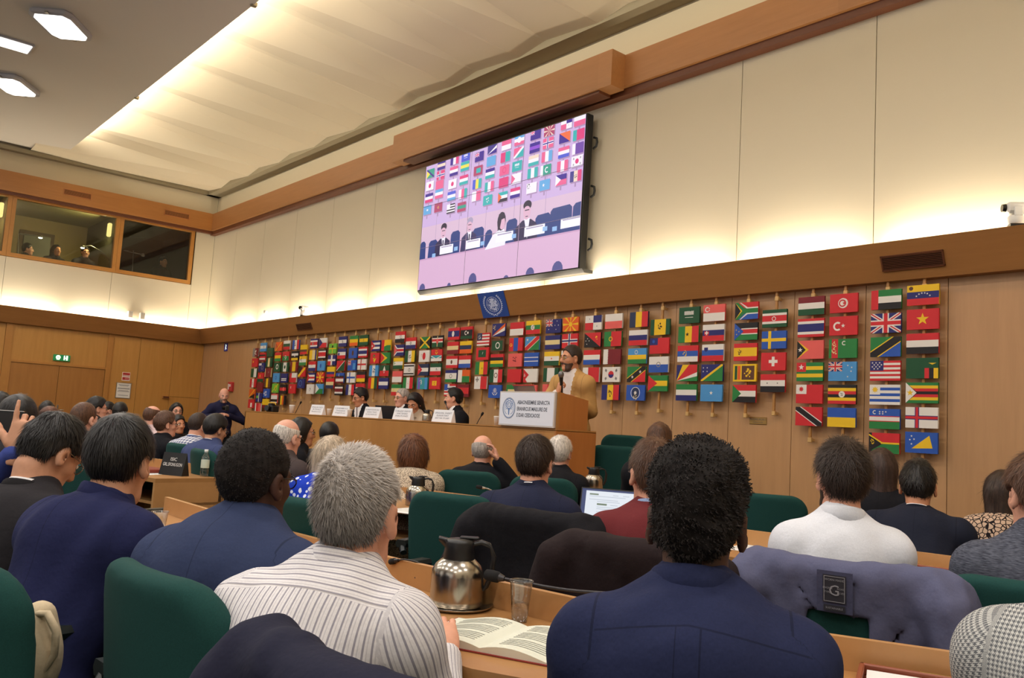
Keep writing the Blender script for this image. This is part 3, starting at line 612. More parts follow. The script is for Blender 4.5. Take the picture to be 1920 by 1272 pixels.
def sflag(x, y, spec, s=1.0):
    u, v = tv(x, y); du, dv = .058 * s, .072 * s
    R4('seam', u - .004, v + dv / 2, u + .004, v + dv / 2 + .035)
    R4('seam', u - du / 2 + .004, v - dv / 2 + .008, u + du / 2 + .005, v + dv / 2 + .01)
    for lay, c, q in flag_polys(spec)[0]: P(c, [(u - du / 2 + a / ASP * du, v + dv / 2 - b * dv) for a, b in q])
for x, y, sp in ((150, 430, 's:g+tri:y:.5+down:B:.2'), (148, 507, 's:w+disc:r:.5:.5:.25'), (145, 582, 'h:Bwr'), (137, 657, 's:u+rect:w:.4:.4:.6:.6'), (217, 378, 'h:BtB'), (214, 440, 's:r+cross:w:.4:.14+cross:B:.4:.06'), (209, 500, 's:p'), (207, 555, 'h:uwp'), (205, 640, 's:R+blob:y:.5:.5:.2'),
    (300, 345, 'v:Bwr'), (297, 415, 'h:pwB'), (290, 495, 's:w+disc:r:.5:.5:.25'), (286, 570, 'h:bwu'), (284, 647, 'h:kwkwkwk+rect:w:0:.5:.4:1'), (370, 325, 's:b+txt:w'), (366, 385, 'h:cyc'), (361, 470, 'h:rwc'), (357, 555, 'v:wpc'), (352, 637, 'h:RgR'),
    (456, 325, 's:B+jack:w:0:.5:.5:1'), (450, 412, 's:R+rect:c:.3:.25:.8:.75'), (445, 495, 'v:byc'), (442, 570, 'v:wp'), (536, 278, 's:d+poly:w:0:0:1:.5:1:.8+poly:B:0:0:1:0:1:.5'), (531, 353, 's:u'), (525, 430, 'h:Bwc'), (522, 512, 'v:cwp'), (514, 595, 's:c+blob:w:.5:.5:.3'),
    (625, 252, 'h:pw'), (620, 328, 'v:rc'), (615, 410, 's:p+ring:r:.5:.5:.3'), (612, 486, 's:r'), (608, 575, 'h:cwk+tri:o:.4'), (706, 222, 'h:uwp+disc:w:.5:.5:.3'), (703, 300, 's:p+poly:c:0:0:1:0:1:1+up:w:.25'), (694, 385, 's:c+txt:w'), (690, 462, 's:w+poly:p:0:0:0:1:.4:.5'), (685, 550, 'h:rwB'),
    (808, 188, 's:B+jack:w:0:.5:.4:1'), (803, 270, 'h:BvB'), (797, 350, 'h:twc'), (792, 428, 'v:cwc'), (787, 520, 's:w+blob:k:.2:.7:.3'), (893, 165, 's:R+rays:t'), (887, 242, 's:p+cross:w:.45:.14+cross:B:.45:.06'), (880, 325, 'v:pwu'), (874, 410, 's:g+rect:w:0:0:.25:1+cres:w:.6:.5:.28'), (868, 502, 's:u+star:w:.4:.5:.2'),
    (1000, 122, 's:w+rect:B:.5:.5:1:1+rect:p:0:0:.5:.5+stars:k:.7:.3'), (990, 208, 's:B+poly:o:0:1:1:1:1:0'), (985, 300, 'h:pwb'), (978, 385, 'v:pwp'), (970, 470, 'h:Bp+tri:w:.5'), (1083, 100, 'h:wp'), (1077, 190, 'v:cr|12'), (1073, 275, 's:m+rect:w:0:0:.28:1'), (1068, 355, 's:w+disc:r:.5:.5:.24+bars:k'), (1061, 447, 'v:dtr+blob:k:.5:.5:.26')):
    sflag(x, y, sp)
for x, y, w in ((116, 900, .05), (180, 890, .07), (318, 835, .07), (460, 815, .08), (525, 830, .05), (668, 765, .07), (860, 735, .09), (972, 690, .12), (1078, 665, .06)):
    u, v = tv(x, y); v0 = v - .06
    P('chair', [(u - w / 2, .755), (u - w / 2 + .004, v0 + .02), (u - w / 2 + .016, v0), (u + w / 2 - .016, v0 - .004), (u + w / 2 - .003, v0 + .016), (u + w / 2, .755)])
def sman(x, y, s, suit, hair, tie=True):
    u, v = tv(x, y); a = TA
    P(suit, [(u - .058 * s, .755), (u - .052 * s, v + .105 * s), (u - .02 * s, v + .07 * s), (u + .022 * s, v + .07 * s), (u + .05 * s, v + .10 * s), (u + .058 * s, .755)])
    P('shirt', [(u - .012 * s, v + .062 * s), (u + .016 * s, v + .062 * s), (u + .008 * s, .75)])
    if tie: P('tie', [(u - .003 * s, v + .085 * s), (u + .006 * s, v + .085 * s), (u + .008 * s, .74), (u - .0 * s, .74)])
    EL('skin', u, v + .018 * s, .0185 * s, .052 * s); EL(hair, u + .001, v - .018 * s, .021 * s, .03 * s); EL('skin', u - .001, v + .012 * s, .0165 * s, .026 * s)
    R4('hair', u - .011 * s, v + .008 * s, u + .011 * s, v + .014 * s); R4('tie', u - .006 * s, v + .047 * s, u + .006 * s, v + .052 * s)
sman(245, 775, 1.0, 'suit', 'hair'); sman(408, 738, .95, 'suit2', 'grey'); sman(763, 645, 1.15, 'suit', 'hair', False)
u, v = tv(605, 725)
P('shirt', [(u - .095, .775), (u - .05, v + .09), (u - .015, v + .06), (u + .02, v + .06), (u + .035, v + .12), (u + .03, .765)]); EL('hair', u, v, .026, .068); EL('skin', u + .006, v + .015, .017, .046); P('hair', [(u - .024, v + .0), (u - .018, v - .055), (u + .014, v - .06), (u + .024, v - .02), (u + .0, v - .012), (u - .008, v + .05), (u - .02, v + .07)]); P('tie', [(u - .01, v + .09), (u + .012, v + .085), (u + .006, v + .15)])
for x, y, w in ((265, 897, .095), (430, 863, .095), (624, 820, .105), (810, 780, .115), (1040, 728, .115)):
    u, v = tv(x, y); R4('card', u - w / 2, v - .033, u + w / 2, v + .033); R4('grey', u - w / 2 + .01, v - .026, u + w / 2 - .01, v - .018)
for x, y in ((188, 935), (325, 893), (490, 860), (685, 815), (876, 770), (935, 770)): 
    u, v = tv(x, y); R4('cup', u - .013, v - .015, u + .012, v + .015)
for x, y, s in ((122, 1125, 1.0), (288, 1105, .6), (433, 1068, 1.2), (640, 1065, .8), (787, 1030, 1.1), (955, 1000, 1.3)):
    u, v = tv(x, y); EL('head', u, v + .02, .022 * s, .045 * s); EL('suit2', u, v + .10, .05 * s, .06 * s)
tvo = thing('video_wall', 'large video wall of nine panels showing the panel of speakers', 'screen', ((TVX0 + TVX1) / 2, TVY, TVZ0))
hx = (TVX1 - TVX0) / 2; hz = TVZ1 - TVZ0
m = MB(); m.box((-hx - .012, 0.012, -.012), (hx + .012, 0.12, hz + .012), black_p, bev=0.006); m.build('casing', None, tvo)
m = MB(); m.loft([[(x, -0.0, -0.012), (x, 0.19, -0.012), (x, 0.19, -0.05), (x, 0.05, -0.06)] for x in (-hx - 0.0, hx + 0.06)], black_p, False); m.build('bottom_tray', None, tvo)
m = MB()
for z in (.3, .95, 1.55):
    m = MB(); m.tube([(hx + .01, .14, z - .07), (hx + .06, .14, z - .05), (hx + .07, .14, z), (hx + .06, .14, z + .05), (hx + .01, .14, z + .07)], .014, black_p, 8); m.build('side_handle', None, tvo)
m = MB(); m.box((-hx * .7, .12, .2), (hx * .7, .21, hz - .2), black_p); m.build('wall_mount', None, tvo)
seamw = 0.0035
for i in range(3):
    for j in range(3):
        u0, u1, v0, v1 = i / 3, (i + 1) / 3, j / 3, (j + 1) / 3
        g = .0009; m = MB()
        m.box((-hx + u0 * 2 * hx, 0.002, hz - v1 * hz), (-hx + u1 * 2 * hx, 0.012, hz - v0 * hz), black_p)
        for n, (c, poly) in enumerate(pic):
            q = clip(poly, u0 + g, v0 + g * TA, u1 - g, v1 - g * TA)
            if len(q) < 3: continue
            pts = [(-hx + a * 2 * hx, 0.0015 - 0.000012 * n, hz - b * hz) for a, b in q]
            ar = sum(pts[k - 1][0] * pts[k][2] - pts[k][0] * pts[k - 1][2] for k in range(len(pts)))
            if ar < 0: pts = pts[::-1]
            m.add(pts, [tuple(range(len(pts)))], smat(c))
        m.build('display_panel', None, tvo)

# ------------------------------------------------------------------ blue banner with the wreath and globe
blue_b = fabric('banner_blue', (44, 78, 158), 0.7, 0.06, 500, 0.0); emb = mat('emblem_white', (206, 216, 246), 0.6)
ban = thing('emblem_banner', 'blue banner with a white globe and olive wreath on the fascia', 'banner')
B0 = fas(-8.66, 2.742, 0.004)
ban.matrix_world = basis(B0, (1, 0, 0), FUP)
bh = 0.342; bw = 0.54
m = MB(); m.box((-bw / 2, 0, 0), (bw / 2, bh, 0.006), blue_b); m.build('cloth_panel', None, ban)
m = MB(); cx, cy, s = 0.0, .175, .105
def flat(ps, z=0.0075):
    for k, q in enumerate(ps): 
        ar = sum(q[i - 1][0] * q[i][1] - q[i][0] * q[i - 1][1] for i in range(len(q)))
        q = q if ar > 0 else q[::-1]
        m.add([(x, y, z + k * 1e-6) for x, y in q], [tuple(range(len(q)))], emb)
EX = 1.25
for rr in (1.0, .78, .56, .34): flat([[(cx + EX * x, cy + y) for x, y in q] for q in ringp(0, 0, s * rr, s * .05, 30)])
for k in range(4):
    a = math.pi * k / 4; flat([[(cx + EX * x, cy + y) for x, y in band(-s * math.cos(a), -s * math.sin(a), s * math.cos(a), s * math.sin(a), s * .04)]])
flat([[(cx + EX * x, cy + y) for x, y in q] for q in blobp(0, s * .1, s * .75, 11) + blobp(0, -s * .2, s * .8, 5) + blobp(s * .2, s * .3, s * .5, 8)], 0.0085)
for sd in (-1, 1):
    for k in range(13):
        a = -math.pi / 2 + sd * (0.18 + 2.15 * k / 12); x, y = s * 1.3 * math.cos(a), s * 1.28 * math.sin(a) + .004; a2 = a + sd * (math.pi / 2 - .45)
        for side in (-.35, .45):
            aa = a2 + side; L = s * .30
            flat([[(cx + EX * xx, cy + yy) for xx, yy in ((x, y), (x + L * .5 * math.cos(aa) - L * .2 * math.sin(aa), y + L * .5 * math.sin(aa) + L * .2 * math.cos(aa)), (x + L * math.cos(aa), y + L * math.sin(aa)), (x + L * .5 * math.cos(aa) + L * .2 * math.sin(aa), y + L * .5 * math.sin(aa) - L * .2 * math.cos(aa)))]], 0.0078 + 0.0002 * (side > 0))
    flat([[(cx + EX * x, cy + y) for x, y in band(sd * s * .3, -s * 1.5, -sd * s * .12, -s * 1.25, s * .08)]], 0.008)
m.build('emblem', None, ban)

# ------------------------------------------------------------------ small things on the walls
white_p = mat('white_plastic', (232, 230, 226), 0.4); lens = mat('dark_lens', (16, 16, 20), 0.1)
def ptz(label, x, yaw):
    t = thing('wall_camera', label, 'camera', (x, 7.03, 3.06), yaw, 'white room cameras')
    m = MB(); m.box((-.035, -.05, 0), (.035, .05, .02), black_p); m.build('foot', None, t)
    m = MB(); m.lathe([(.055, .02), (.06, .03), (.06, .075), (.052, .085)], white_p, 20); m.build('base', None, t)
    m = MB()
    for s in (-1, 1): m.box((s * .052 - .008, -.03, .075), (s * .052 + .008, .03, .15), white_p, bev=.005)
    m.build('yoke', None, t)
    m = MB(); m.box((-.043, -.075, .1), (.043, .085, .19), white_p, bev=.02); h = m.build('camera_head', None, t)
    m = MB(); m.tube([(0, -.075, .145), (0, -.1, .145)], [.034, .03], lens, 16); m.build('lens', None, h)
ptz('white swivelling camera on the fascia at the far right', -2.39, -0.9); ptz('white swivelling camera on the fascia above the left vent', -14.05, 0.2)
t = thing('wall_bracket', 'small white microphone bracket on the fascia near the corner', 'bracket', (-15.6, 7.05, 3.06))
m = MB(); m.box((-.03, -.03, 0), (.03, .03, .012), white_p); m.build('foot', None, t)
m = MB(); m.tube([(0, 0, .01), (0, 0, .1), (.05, -.06, .16)], .008, white_p); m.build('arm', None, t)
m = MB(); m.box((.02, -.1, .14), (.09, -.04, .2), white_p, bev=.01); m.build('head', None, t)
for y, lab in ((5.53, 'left one of two small white speakers above the left fascia'), (5.78, 'right one of two small white speakers above the left fascia')):
    t = thing('wall_speaker', lab, 'speaker', (XL + .06, y, 3.12), 0, 'small speakers on the left wall')
    m = MB(); m.box((-.06, -.05, 0), (.04, .05, .15), white_p, bev=.008); m.build('cabinet', None, t)
    m = MB(); m.box((.041, -.04, .012), (.044, .04, .138), mat('speaker_cloth', (190, 186, 178), .9)); m.build('front_grille', None, t)
# exit sign
sgreen = mat('exit_green', (24, 120, 66), 0.4, emit=(24, 140, 76), es=0.35); swhite = mat('exit_white', (235, 250, 240), 0.4, emit=(230, 250, 240), es=0.9)
t = thing('exit_sign', 'lit green exit sign above the double door', 'sign', (XL + .0, 4.32, 2.15))
m = MB(); m.box((0, -.155, -.062), (.05, .155, .062), sgreen, bev=.006); m.build('sign_box', None, t)
m = MB()
def yz(ps, d=.0512):
    for k, q in enumerate(ps):
        ar = sum(q[i - 1][0] * q[i][1] - q[i][0] * q[i - 1][1] for i in range(len(q)))
        q = q if ar > 0 else q[::-1]
        m.add([(d + k * 1e-5, y, z) for y, z in q], [tuple(range(len(q)))], swhite)
yz([circ(-.07, .006, .045, 14)] + [[(-.1, -.045), (-.04, -.045), (-.05, -.02), (-.09, -.02)]])
yz([[(.03, -.045), (.055, -.045), (.055, .05), (.03, .05)], [(.075, -.045), (.11, -.045), (.11, .05), (.075, .05)], [(.055, -.01), (.075, -.01), (.075, .01), (.055, .01)]])
m.build('pictogram', swhite, t)
m = MB(); 
for q in ([(-.09, .0), (-.075, .02), (-.07, .0)], [(-.065, .0), (-.05, .02), (-.055, -.01)], [(-.08, -.02), (-.06, -.02), (-.07, -.005)]): m.add([(.0525, y, z) for y, z in q], [(0, 1, 2)], sgreen)
m.build('arrow_marks', None, t)
red_p = mat('sign_red', (190, 52, 52), 0.5); paper = mat('paper_white', (236, 232, 226), 0.8); ink = mat('ink_grey', (92, 90, 96), 0.8)
t = thing('safety_notice', 'red and white safety notice on the wall right of the door', 'notice', (XL, 5.6, 1.88))
m = MB(); m.box((0, -.08, -.09), (.006, .08, .09), paper); m.build('board', None, t)
m = MB()
for yy, zz, w, h in ((-.04, .055, .03, .025), (.0, .055, .02, .025), (.045, .055, .03, .025), (-.045, -.045, .025, .03), (.02, -.03, .05, .012), (.02, -.06, .05, .012), (0, .012, .07, .006)): m.box((.006, yy - w, zz - h), (.0075, yy + w, zz + h), red_p)
m.build('red_symbols', None, t)
t = thing('notice_board', 'white framed notice below the red safety notice', 'notice', (XL, 5.575, 1.58))
m = MB(); m.box((0, -.15, -.165), (.012, .15, .165), steel); m.build('frame', None, t)
m = MB(); m.box((.012, -.138, -.153), (.014, .138, .153), paper); m.build('sheet', None, t)
m = MB()
for zz, w in ((.12, .11), (.1, .09), (.05, .12), (.035, .12), (.0, .10), (-.02, .12), (-.1, .1)): m.box((.014, -w, zz - .004), (.015, w, zz + .004), ink)
m.build('print_lines', None, t)
t = thing('blue_sign', 'small blue sign with a white figure near the corner', 'sign', (-17.84, 7.2, 2.64))
m = MB(); m.box((-.085, -.012, -.085), (.085, 0, .085), mat('sign_blue', (42, 44, 150), .5)); m.build('plate', None, t)
m = MB()
for q in (circ(-.0, .045, .018, 10), [(-.02, -.06), (0, -.06), (.012, .02), (-.012, .02)], [(.0, -.02), (.04, -.05), (.05, -.035), (.008, .01)], [(.01, .0), (.04, .03), (.035, .045), (0, .02)]): m.add([(x, -.0125, z) for x, z in q], [tuple(range(len(q)))], swhite)
m.build('figure', None, t)
t = thing('fire_alarm', 'red fire alarm box on the wall behind the standing man', 'alarm', (-17.33, 7.2, 1.79))
m = MB(); m.box((-.1, -.06, -.1), (.1, 0, .1), red_p, bev=.01); m.build('box', None, t)
m = MB(); m.box((-.07, -.062, -.06), (-.02, -.06, .06), paper); m.box((0, -.062, .0), (.06, -.06, .05), paper); m.build('front_label', None, t)
t = thing('brass_plate', 'small engraved brass plate on the wood wall', 'plaque', (-4.71, 7.2, 1.51))
m = MB(); m.box((-.095, -.008, -.035), (.095, 0, .035), mat('brass', (190, 156, 96), .35, .9), bev=.003); m.build('plate', None, t)
m = MB(); vs, fs = text_mesh('MUGIMIURON 5', .026); m.add([(x, -.0085, y + .012) for x, y, z in vs], fs, ink); vs, fs = text_mesh('ruminus in ieta', .018); m.add([(x, -.0085, y - .014) for x, y, z in vs], fs, ink); m.build('engraving', None, t)
t = thing('door_closer', 'small wooden box on the edge of the corner panel', 'box', (XL, 6.46, 1.5))
m = MB(); m.box((0, -.075, -.03), (.05, .075, .03), frame_w, bev=.006); m.build('box', None, t)
m = MB(); m.box((.05, -.06, -.02), (.052, .06, .02), mould); m.build('front_label', None, t)
# ------------------------------------------------------------------ signed-distance modelling: smooth unions of shapes, turned into ONE surface
class Field:
    def __init__(s, lo, hi, h):
        s.lo = np.array(lo, float); s.h = h
        s.n = np.maximum(4, np.ceil((np.array(hi) - s.lo) / h).astype(int) + 1)
        s.F = np.full(s.n, 1.0, np.float32)
    def blk(s, lo, hi):
        a = np.clip(np.floor((np.array(lo) - s.lo) / s.h).astype(int), 0, s.n); b = np.clip(np.ceil((np.array(hi) - s.lo) / s.h).astype(int) + 1, 0, s.n)
        if (b <= a).any(): return None
        g = [(s.lo[i] + s.h * np.arange(a[i], b[i])).astype(np.float32) for i in range(3)]
        return (slice(a[0], b[0]), slice(a[1], b[1]), slice(a[2], b[2])), g[0][:, None, None], g[1][None, :, None], g[2][None, None, :]
    def put(s, sl, d, k, op):
        f = s.F[sl]
        if op == 'u':
            h = np.maximum(k - np.abs(f - d), 0) / max(k, 1e-6); s.F[sl] = np.minimum(f, d) - h * h * k * 0.25
        elif op == 's':
            d = -d; h = np.maximum(k - np.abs(f - d), 0) / max(k, 1e-6); s.F[sl] = np.maximum(f, d) + h * h * k * 0.25
        elif op == 'i': s.F[sl] = np.maximum(f, d)
    def rc(s, a, b, ra, rb, k=0.02, op='u', sq=None):
        """capsule from a to b with radius ra -> rb; sq = (axis, factor) flattens it across one axis"""
        a = np.array(a, float); b = np.array(b, float); m = max(ra, rb) * (max(1, sq[1]) if sq else 1) + k + 2 * s.h + 0.01
        r = s.blk(np.minimum(a, b) - m, np.maximum(a, b) + m)
        if r is None: return s
        sl, X, Y, Z = r; d = b - a; L = max(float(d @ d), 1e-9)
        t = np.clip(((X - a[0]) * d[0] + (Y - a[1]) * d[1] + (Z - a[2]) * d[2]) / L, 0, 1)
        px, py, pz = X - a[0] - t * d[0], Y - a[1] - t * d[1], Z - a[2] - t * d[2]
        q2 = px * px + py * py + pz * pz
        if sq:
            ax = np.array(sq[0], float); ax /= np.linalg.norm(ax); w = px * ax[0] + py * ax[1] + pz * ax[2]
            q2 = q2 + w * w * (1 / sq[1] ** 2 - 1)
        s.put(sl, np.sqrt(q2) - (ra + (rb - ra) * t), k, op); return s
    def ell(s, c, r, M=None, k=0.02, op='u'):
        c = np.array(c, float); r = np.array(r, float); m = r.max() + k + 2 * s.h + 0.01
        q = s.blk(c - m, c + m)
        if q is None: return s
        sl, X, Y, Z = q; x, y, z = X - c[0], Y - c[1], Z - c[2]
        if M is not None: x, y, z = (M[0, 0] * x + M[1, 0] * y + M[2, 0] * z, M[0, 1] * x + M[1, 1] * y + M[2, 1] * z, M[0, 2] * x + M[1, 2] * y + M[2, 2] * z)
        k0 = np.sqrt((x / r[0]) ** 2 + (y / r[1]) ** 2 + (z / r[2]) ** 2); k1 = np.sqrt((x / r[0] ** 2) ** 2 + (y / r[1] ** 2) ** 2 + (z / r[2] ** 2) ** 2)
        s.put(sl, k0 * (k0 - 1) / np.maximum(k1, 1e-6), k, op); return s
    def coords(s):
        return [(s.lo[i] + s.h * np.arange(s.n[i])).astype(np.float32).reshape([-1 if j == i else 1 for j in range(3)]) for i in range(3)]
    def noise(s, amp, freq, seed, stretch=(1, 1, 1), n=7):
        R_ = np.random.RandomState(seed); X, Y, Z = s.coords(); acc = np.zeros_like(s.F)
        for _ in range(n):
            w = R_.normal(size=3) * freq * np.array(stretch); ph = R_.uniform(0, 6.28)
            acc += np.sin(w[0] * X + w[1] * Y + w[2] * Z + ph)
        s.F += (amp / math.sqrt(n)) * acc; return s
    def mesh(s):
        F = s.F; F[0] = F[-1] = 1; F[:, 0] = F[:, -1] = 1; F[:, :, 0] = F[:, :, -1] = 1
        S = F < 0; nx, ny, nz = S.shape
        cnt = np.zeros((nx - 1, ny - 1, nz - 1), np.int8)
        for i in (0, 1):
            for j in (0, 1):
                for k in (0, 1): cnt += S[i:nx - 1 + i, j:ny - 1 + j, k:nz - 1 + k]
        act = (cnt > 0) & (cnt < 8); idx = np.full(act.shape, -1, np.int64); A = np.argwhere(act); idx[act] = np.arange(len(A))
        if len(A) == 0: return np.zeros((0, 3)), np.zeros((0, 4), int)
        cor = [(i, j, k) for i in (0, 1) for j in (0, 1) for k in (0, 1)]
        V = np.array([F[A[:, 0] + i, A[:, 1] + j, A[:, 2] + k] for i, j, k in cor])
        acc = np.zeros((len(A), 3)); c = np.zeros(len(A))
        for p in range(8):
            for q in range(p + 1, 8):
                dv = np.array(cor[q]) - np.array(cor[p])
                if np.abs(dv).sum() != 1: continue
                x = (V[p] < 0) != (V[q] < 0); t = np.where(x, V[p] / np.where(x, V[p] - V[q], 1), 0)
                acc += np.where(x[:, None], np.array(cor[p])[None] + t[:, None] * dv[None], 0); c += x
        P = s.lo + s.h * (A + acc / c[:, None])
        fs = []
        for ax in range(3):
            sl0 = [slice(None)] * 3; sl1 = [slice(None)] * 3; sl0[ax] = slice(0, -1); sl1[ax] = slice(1, None)
            a = S[tuple(sl0)]; b = S[tuple(sl1)]; E = np.argwhere(a != b); u, v = [(1, 2), (2, 0), (0, 1)][ax]
            if not len(E): continue
            inside = a[E[:, 0], E[:, 1], E[:, 2]]
            def cell(du, dv):
                e = E.copy(); e[:, u] += du; e[:, v] += dv; return idx[e[:, 0], e[:, 1], e[:, 2]]
            Q = np.stack([cell(-1, -1), cell(0, -1), cell(0, 0), cell(-1, 0)], 1)
            Q[~inside] = Q[~inside][:, ::-1]; fs.append(Q)
        return P, np.concatenate(fs)
def mk_mesh(name, parts, smooth=True):
    """parts: list of (verts Nx3, quads Mx4 or list, material)"""
    me = bpy.data.meshes.new(name); V = np.concatenate([p[0] for p in parts]) if parts else np.zeros((0, 3))
    off = 0; loops = []; starts = []; tot = []; mi = []; n = 0; mats = []
    for v, f, m in parts:
        if m not in mats: mats.append(m)
        f = np.asarray(f)
        loops.append((f + off).ravel()); k = f.shape[1]; starts.append(n + k * np.arange(len(f))); tot.append(np.full(len(f), k)); mi.append(np.full(len(f), mats.index(m))); n += k * len(f); off += len(v)
    me.vertices.add(len(V)); me.vertices.foreach_set('co', V.astype(np.float32).ravel())
    L = np.concatenate(loops); me.loops.add(len(L)); me.loops.foreach_set('vertex_index', L.astype(np.int32))
    St = np.concatenate(starts); me.polygons.add(len(St)); me.polygons.foreach_set('loop_start', St.astype(np.int32)); me.polygons.foreach_set('loop_total', np.concatenate(tot).astype(np.int32))
    for m in mats: me.materials.append(m)
    me.polygons.foreach_set('material_index', np.concatenate(mi).astype(np.int32)); me.polygons.foreach_set('use_smooth', np.full(len(St), smooth))
    me.update(calc_edges=True); me.validate(); return me
def link_mesh(name, me, parent=None, loc=None, rotz=0):
    o = bpy.data.objects.new(name, me); COL.objects.link(o)
    if parent is not None: o.parent = parent
    if loc is not None: o.location = [float(c) for c in loc]
    o.rotation_euler = (0, 0, rotz); return o
def attr(me, name, data):
    a = me.attributes.new(name, 'FLOAT_VECTOR', 'POINT'); a.data.foreach_set('vector', np.asarray(data, np.float32).ravel())

# ------------------------------------------------------------------ chairs
green_f = fabric('green_upholstery', (25, 66, 63), 0.9, 0.30, 420, 0.05)
arm_m = mat('dark_armrest', (22, 30, 30), 0.45)
BACKC = 0.85                                     # curvature of the chair back in plan
def back_d(F, grow=0.0, wide=0.0, z0=0.42, z1=0.985, k=0.01):
    X, Y, Z = F.coords(); hw = 0.235 + wide
    yc = -0.27 + BACKC * X ** 2 - 0.10 * (Z - 0.7)
    r = 0.032 + grow; taper = 0.02 * (Z - 0.7)
    qx = np.abs(X) - (hw - 0.11 + taper); qz = np.abs(Z - (z0 + z1) / 2) - ((z1 - z0) / 2 - 0.11)
    rr = np.sqrt(np.maximum(qx, 0) ** 2 + np.maximum(qz, 0) ** 2) + np.minimum(np.maximum(qx, qz), 0) - 0.11 + r
    qy = np.abs(Y - yc) - 0.004
    return np.sqrt(np.maximum(rr, 0) ** 2 + np.maximum(qy, 0) ** 2) + np.minimum(np.maximum(rr, qy), 0) - r
def chair_meshes():
    F = Field((-.32, -.42, .36), (.32, -.10, 1.04), .013); F.F = np.minimum(F.F, back_d(F)); v, f = F.mesh(); back = mk_mesh('backrest', [(v, f, green_f)])
    F = Field((-.3, -.3, .36), (.3, .3, .52), .014); X, Y, Z = F.coords()
    q = np.sqrt(np.maximum(np.abs(X) - .18, 0) ** 2 + np.maximum(np.abs(Y - .01) - .17, 0) ** 2 + np.maximum(np.abs(Z - .425) - .005, 0) ** 2) - .045
    F.F = np.minimum(F.F, q.astype(np.float32)); v, f = F.mesh(); seat = mk_mesh('seat', [(v, f, green_f)])
    return back, seat
CH_BACK, CH_SEAT = chair_meshes()
CH_ARM = []
for s in (-1, 1):
    m = MB(); m.loft([[(s * .265 + x, y, z) for x, z in ((-.022, .71), (.022, .71), (.03, .728), (.022, .745), (-.022, .745), (-.03, .728))] for y in (-.26, .18)], arm_m, False)
    m.tube([(s * .265, .08, .71), (s * .265, .1, .42), (s * .2, .06, .40)], .016, arm_m, 8); m.tube([(s * .265, -.24, .72), (s * .24, -.27, .69)], .016, arm_m, 8)
    o = m.build('x'); CH_ARM.append(o.data); bpy.data.objects.remove(o)
m = MB(); m.tube([(0, 0, .04), (0, 0, .39)], .03, arm_m, 12); m.lathe([(.0, .36), (.1, .37), (.12, .385), (0, .386)], arm_m, 16); o = m.build('x'); CH_COL = o.data; bpy.data.objects.remove(o)
CH_LEG = []
for k in range(5):
    a = 2 * math.pi * k / 5; m = MB(); m.tube([(0, 0, .085), (.28 * math.cos(a), .28 * math.sin(a), .05)], [.024, .018], arm_m, 8); m.sphere((.28 * math.cos(a), .28 * math.sin(a), .026), .026, arm_m, 10, 6)
    o = m.build('x'); CH_LEG.append(o.data); bpy.data.objects.remove(o)
def chair(label, x, y, rz, z=0.0, base=True):
    t = thing('conference_chair', label, 'chair', (x, y, z), rz, 'green conference chairs')
    link_mesh('backrest', CH_BACK, t); link_mesh('seat', CH_SEAT, t)
    for a in CH_ARM: link_mesh('armrest', a, t)
    if base:
        link_mesh('column', CH_COL, t)
        for l in CH_LEG: link_mesh('leg', l, t)
    return t
def coat(name, label, x, y, rz, m, amp, seed, side=0.07, zc=0.45, zs=0.30, grow=0.02, h=0.011, top=1.0, arms=True, cat='coat', gap=(.12, .16)):
    """a garment hung over a chair's back: outer shell over both faces of the backrest, sleeves hanging at the sides"""
    F = Field((-.45, -.60, min(zc, zs) - .25), (.45, .05, 1.12), h); X, Y, Z = F.coords()
    d = back_d(F, grow, side, 0.10, top)
    flare = np.maximum(0, .8 - Z) * .10
    # hem: lower at the sides, open over the seat side
    hem = zc + (zs - zc) * np.clip((np.abs(X) - gap[0]) / gap[1], 0, 1)
    yc = -0.27 + BACKC * X ** 2 - 0.10 * (Z - 0.7)
    d = np.maximum(d - flare, hem - Z)
    d = np.maximum(d, np.where(Y > yc + .015, .72 - Z, -1))          # short in front
    F.F = np.minimum(F.F, d.astype(np.float32))
    if arms:
        for s in (-1, 1):
            F.rc((s * .26, -.30, .90), (s * .325, -.33, .66), .055, .06, .06); F.rc((s * .325, -.33, .66), (s * .31, -.31, zs + .06), .06, .05, .05)
    F.noise(amp, 16, seed, (1.5, 1, .45)); F.noise(amp * .5, 40, seed + 5, (1.2, 1, .6))
    d2 = np.maximum(np.maximum(back_d(F, max(.014, grow - .004), side * .85, .10, top), hem - Z), np.where(Y > yc + .015, .72 - Z, -1)); F.F = np.minimum(F.F, d2.astype(np.float32))
    # hollow out the chair itself
    c = back_d(F, 0.004, 0.0, 0.42, 0.985); F.F = np.maximum(F.F, -c.astype(np.float32))
    v, f = F.mesh(); o = link_mesh(name, mk_mesh(name, [(v, f, m)]), None, (x, y, 0), rz)
    tag(o, label, cat); return o

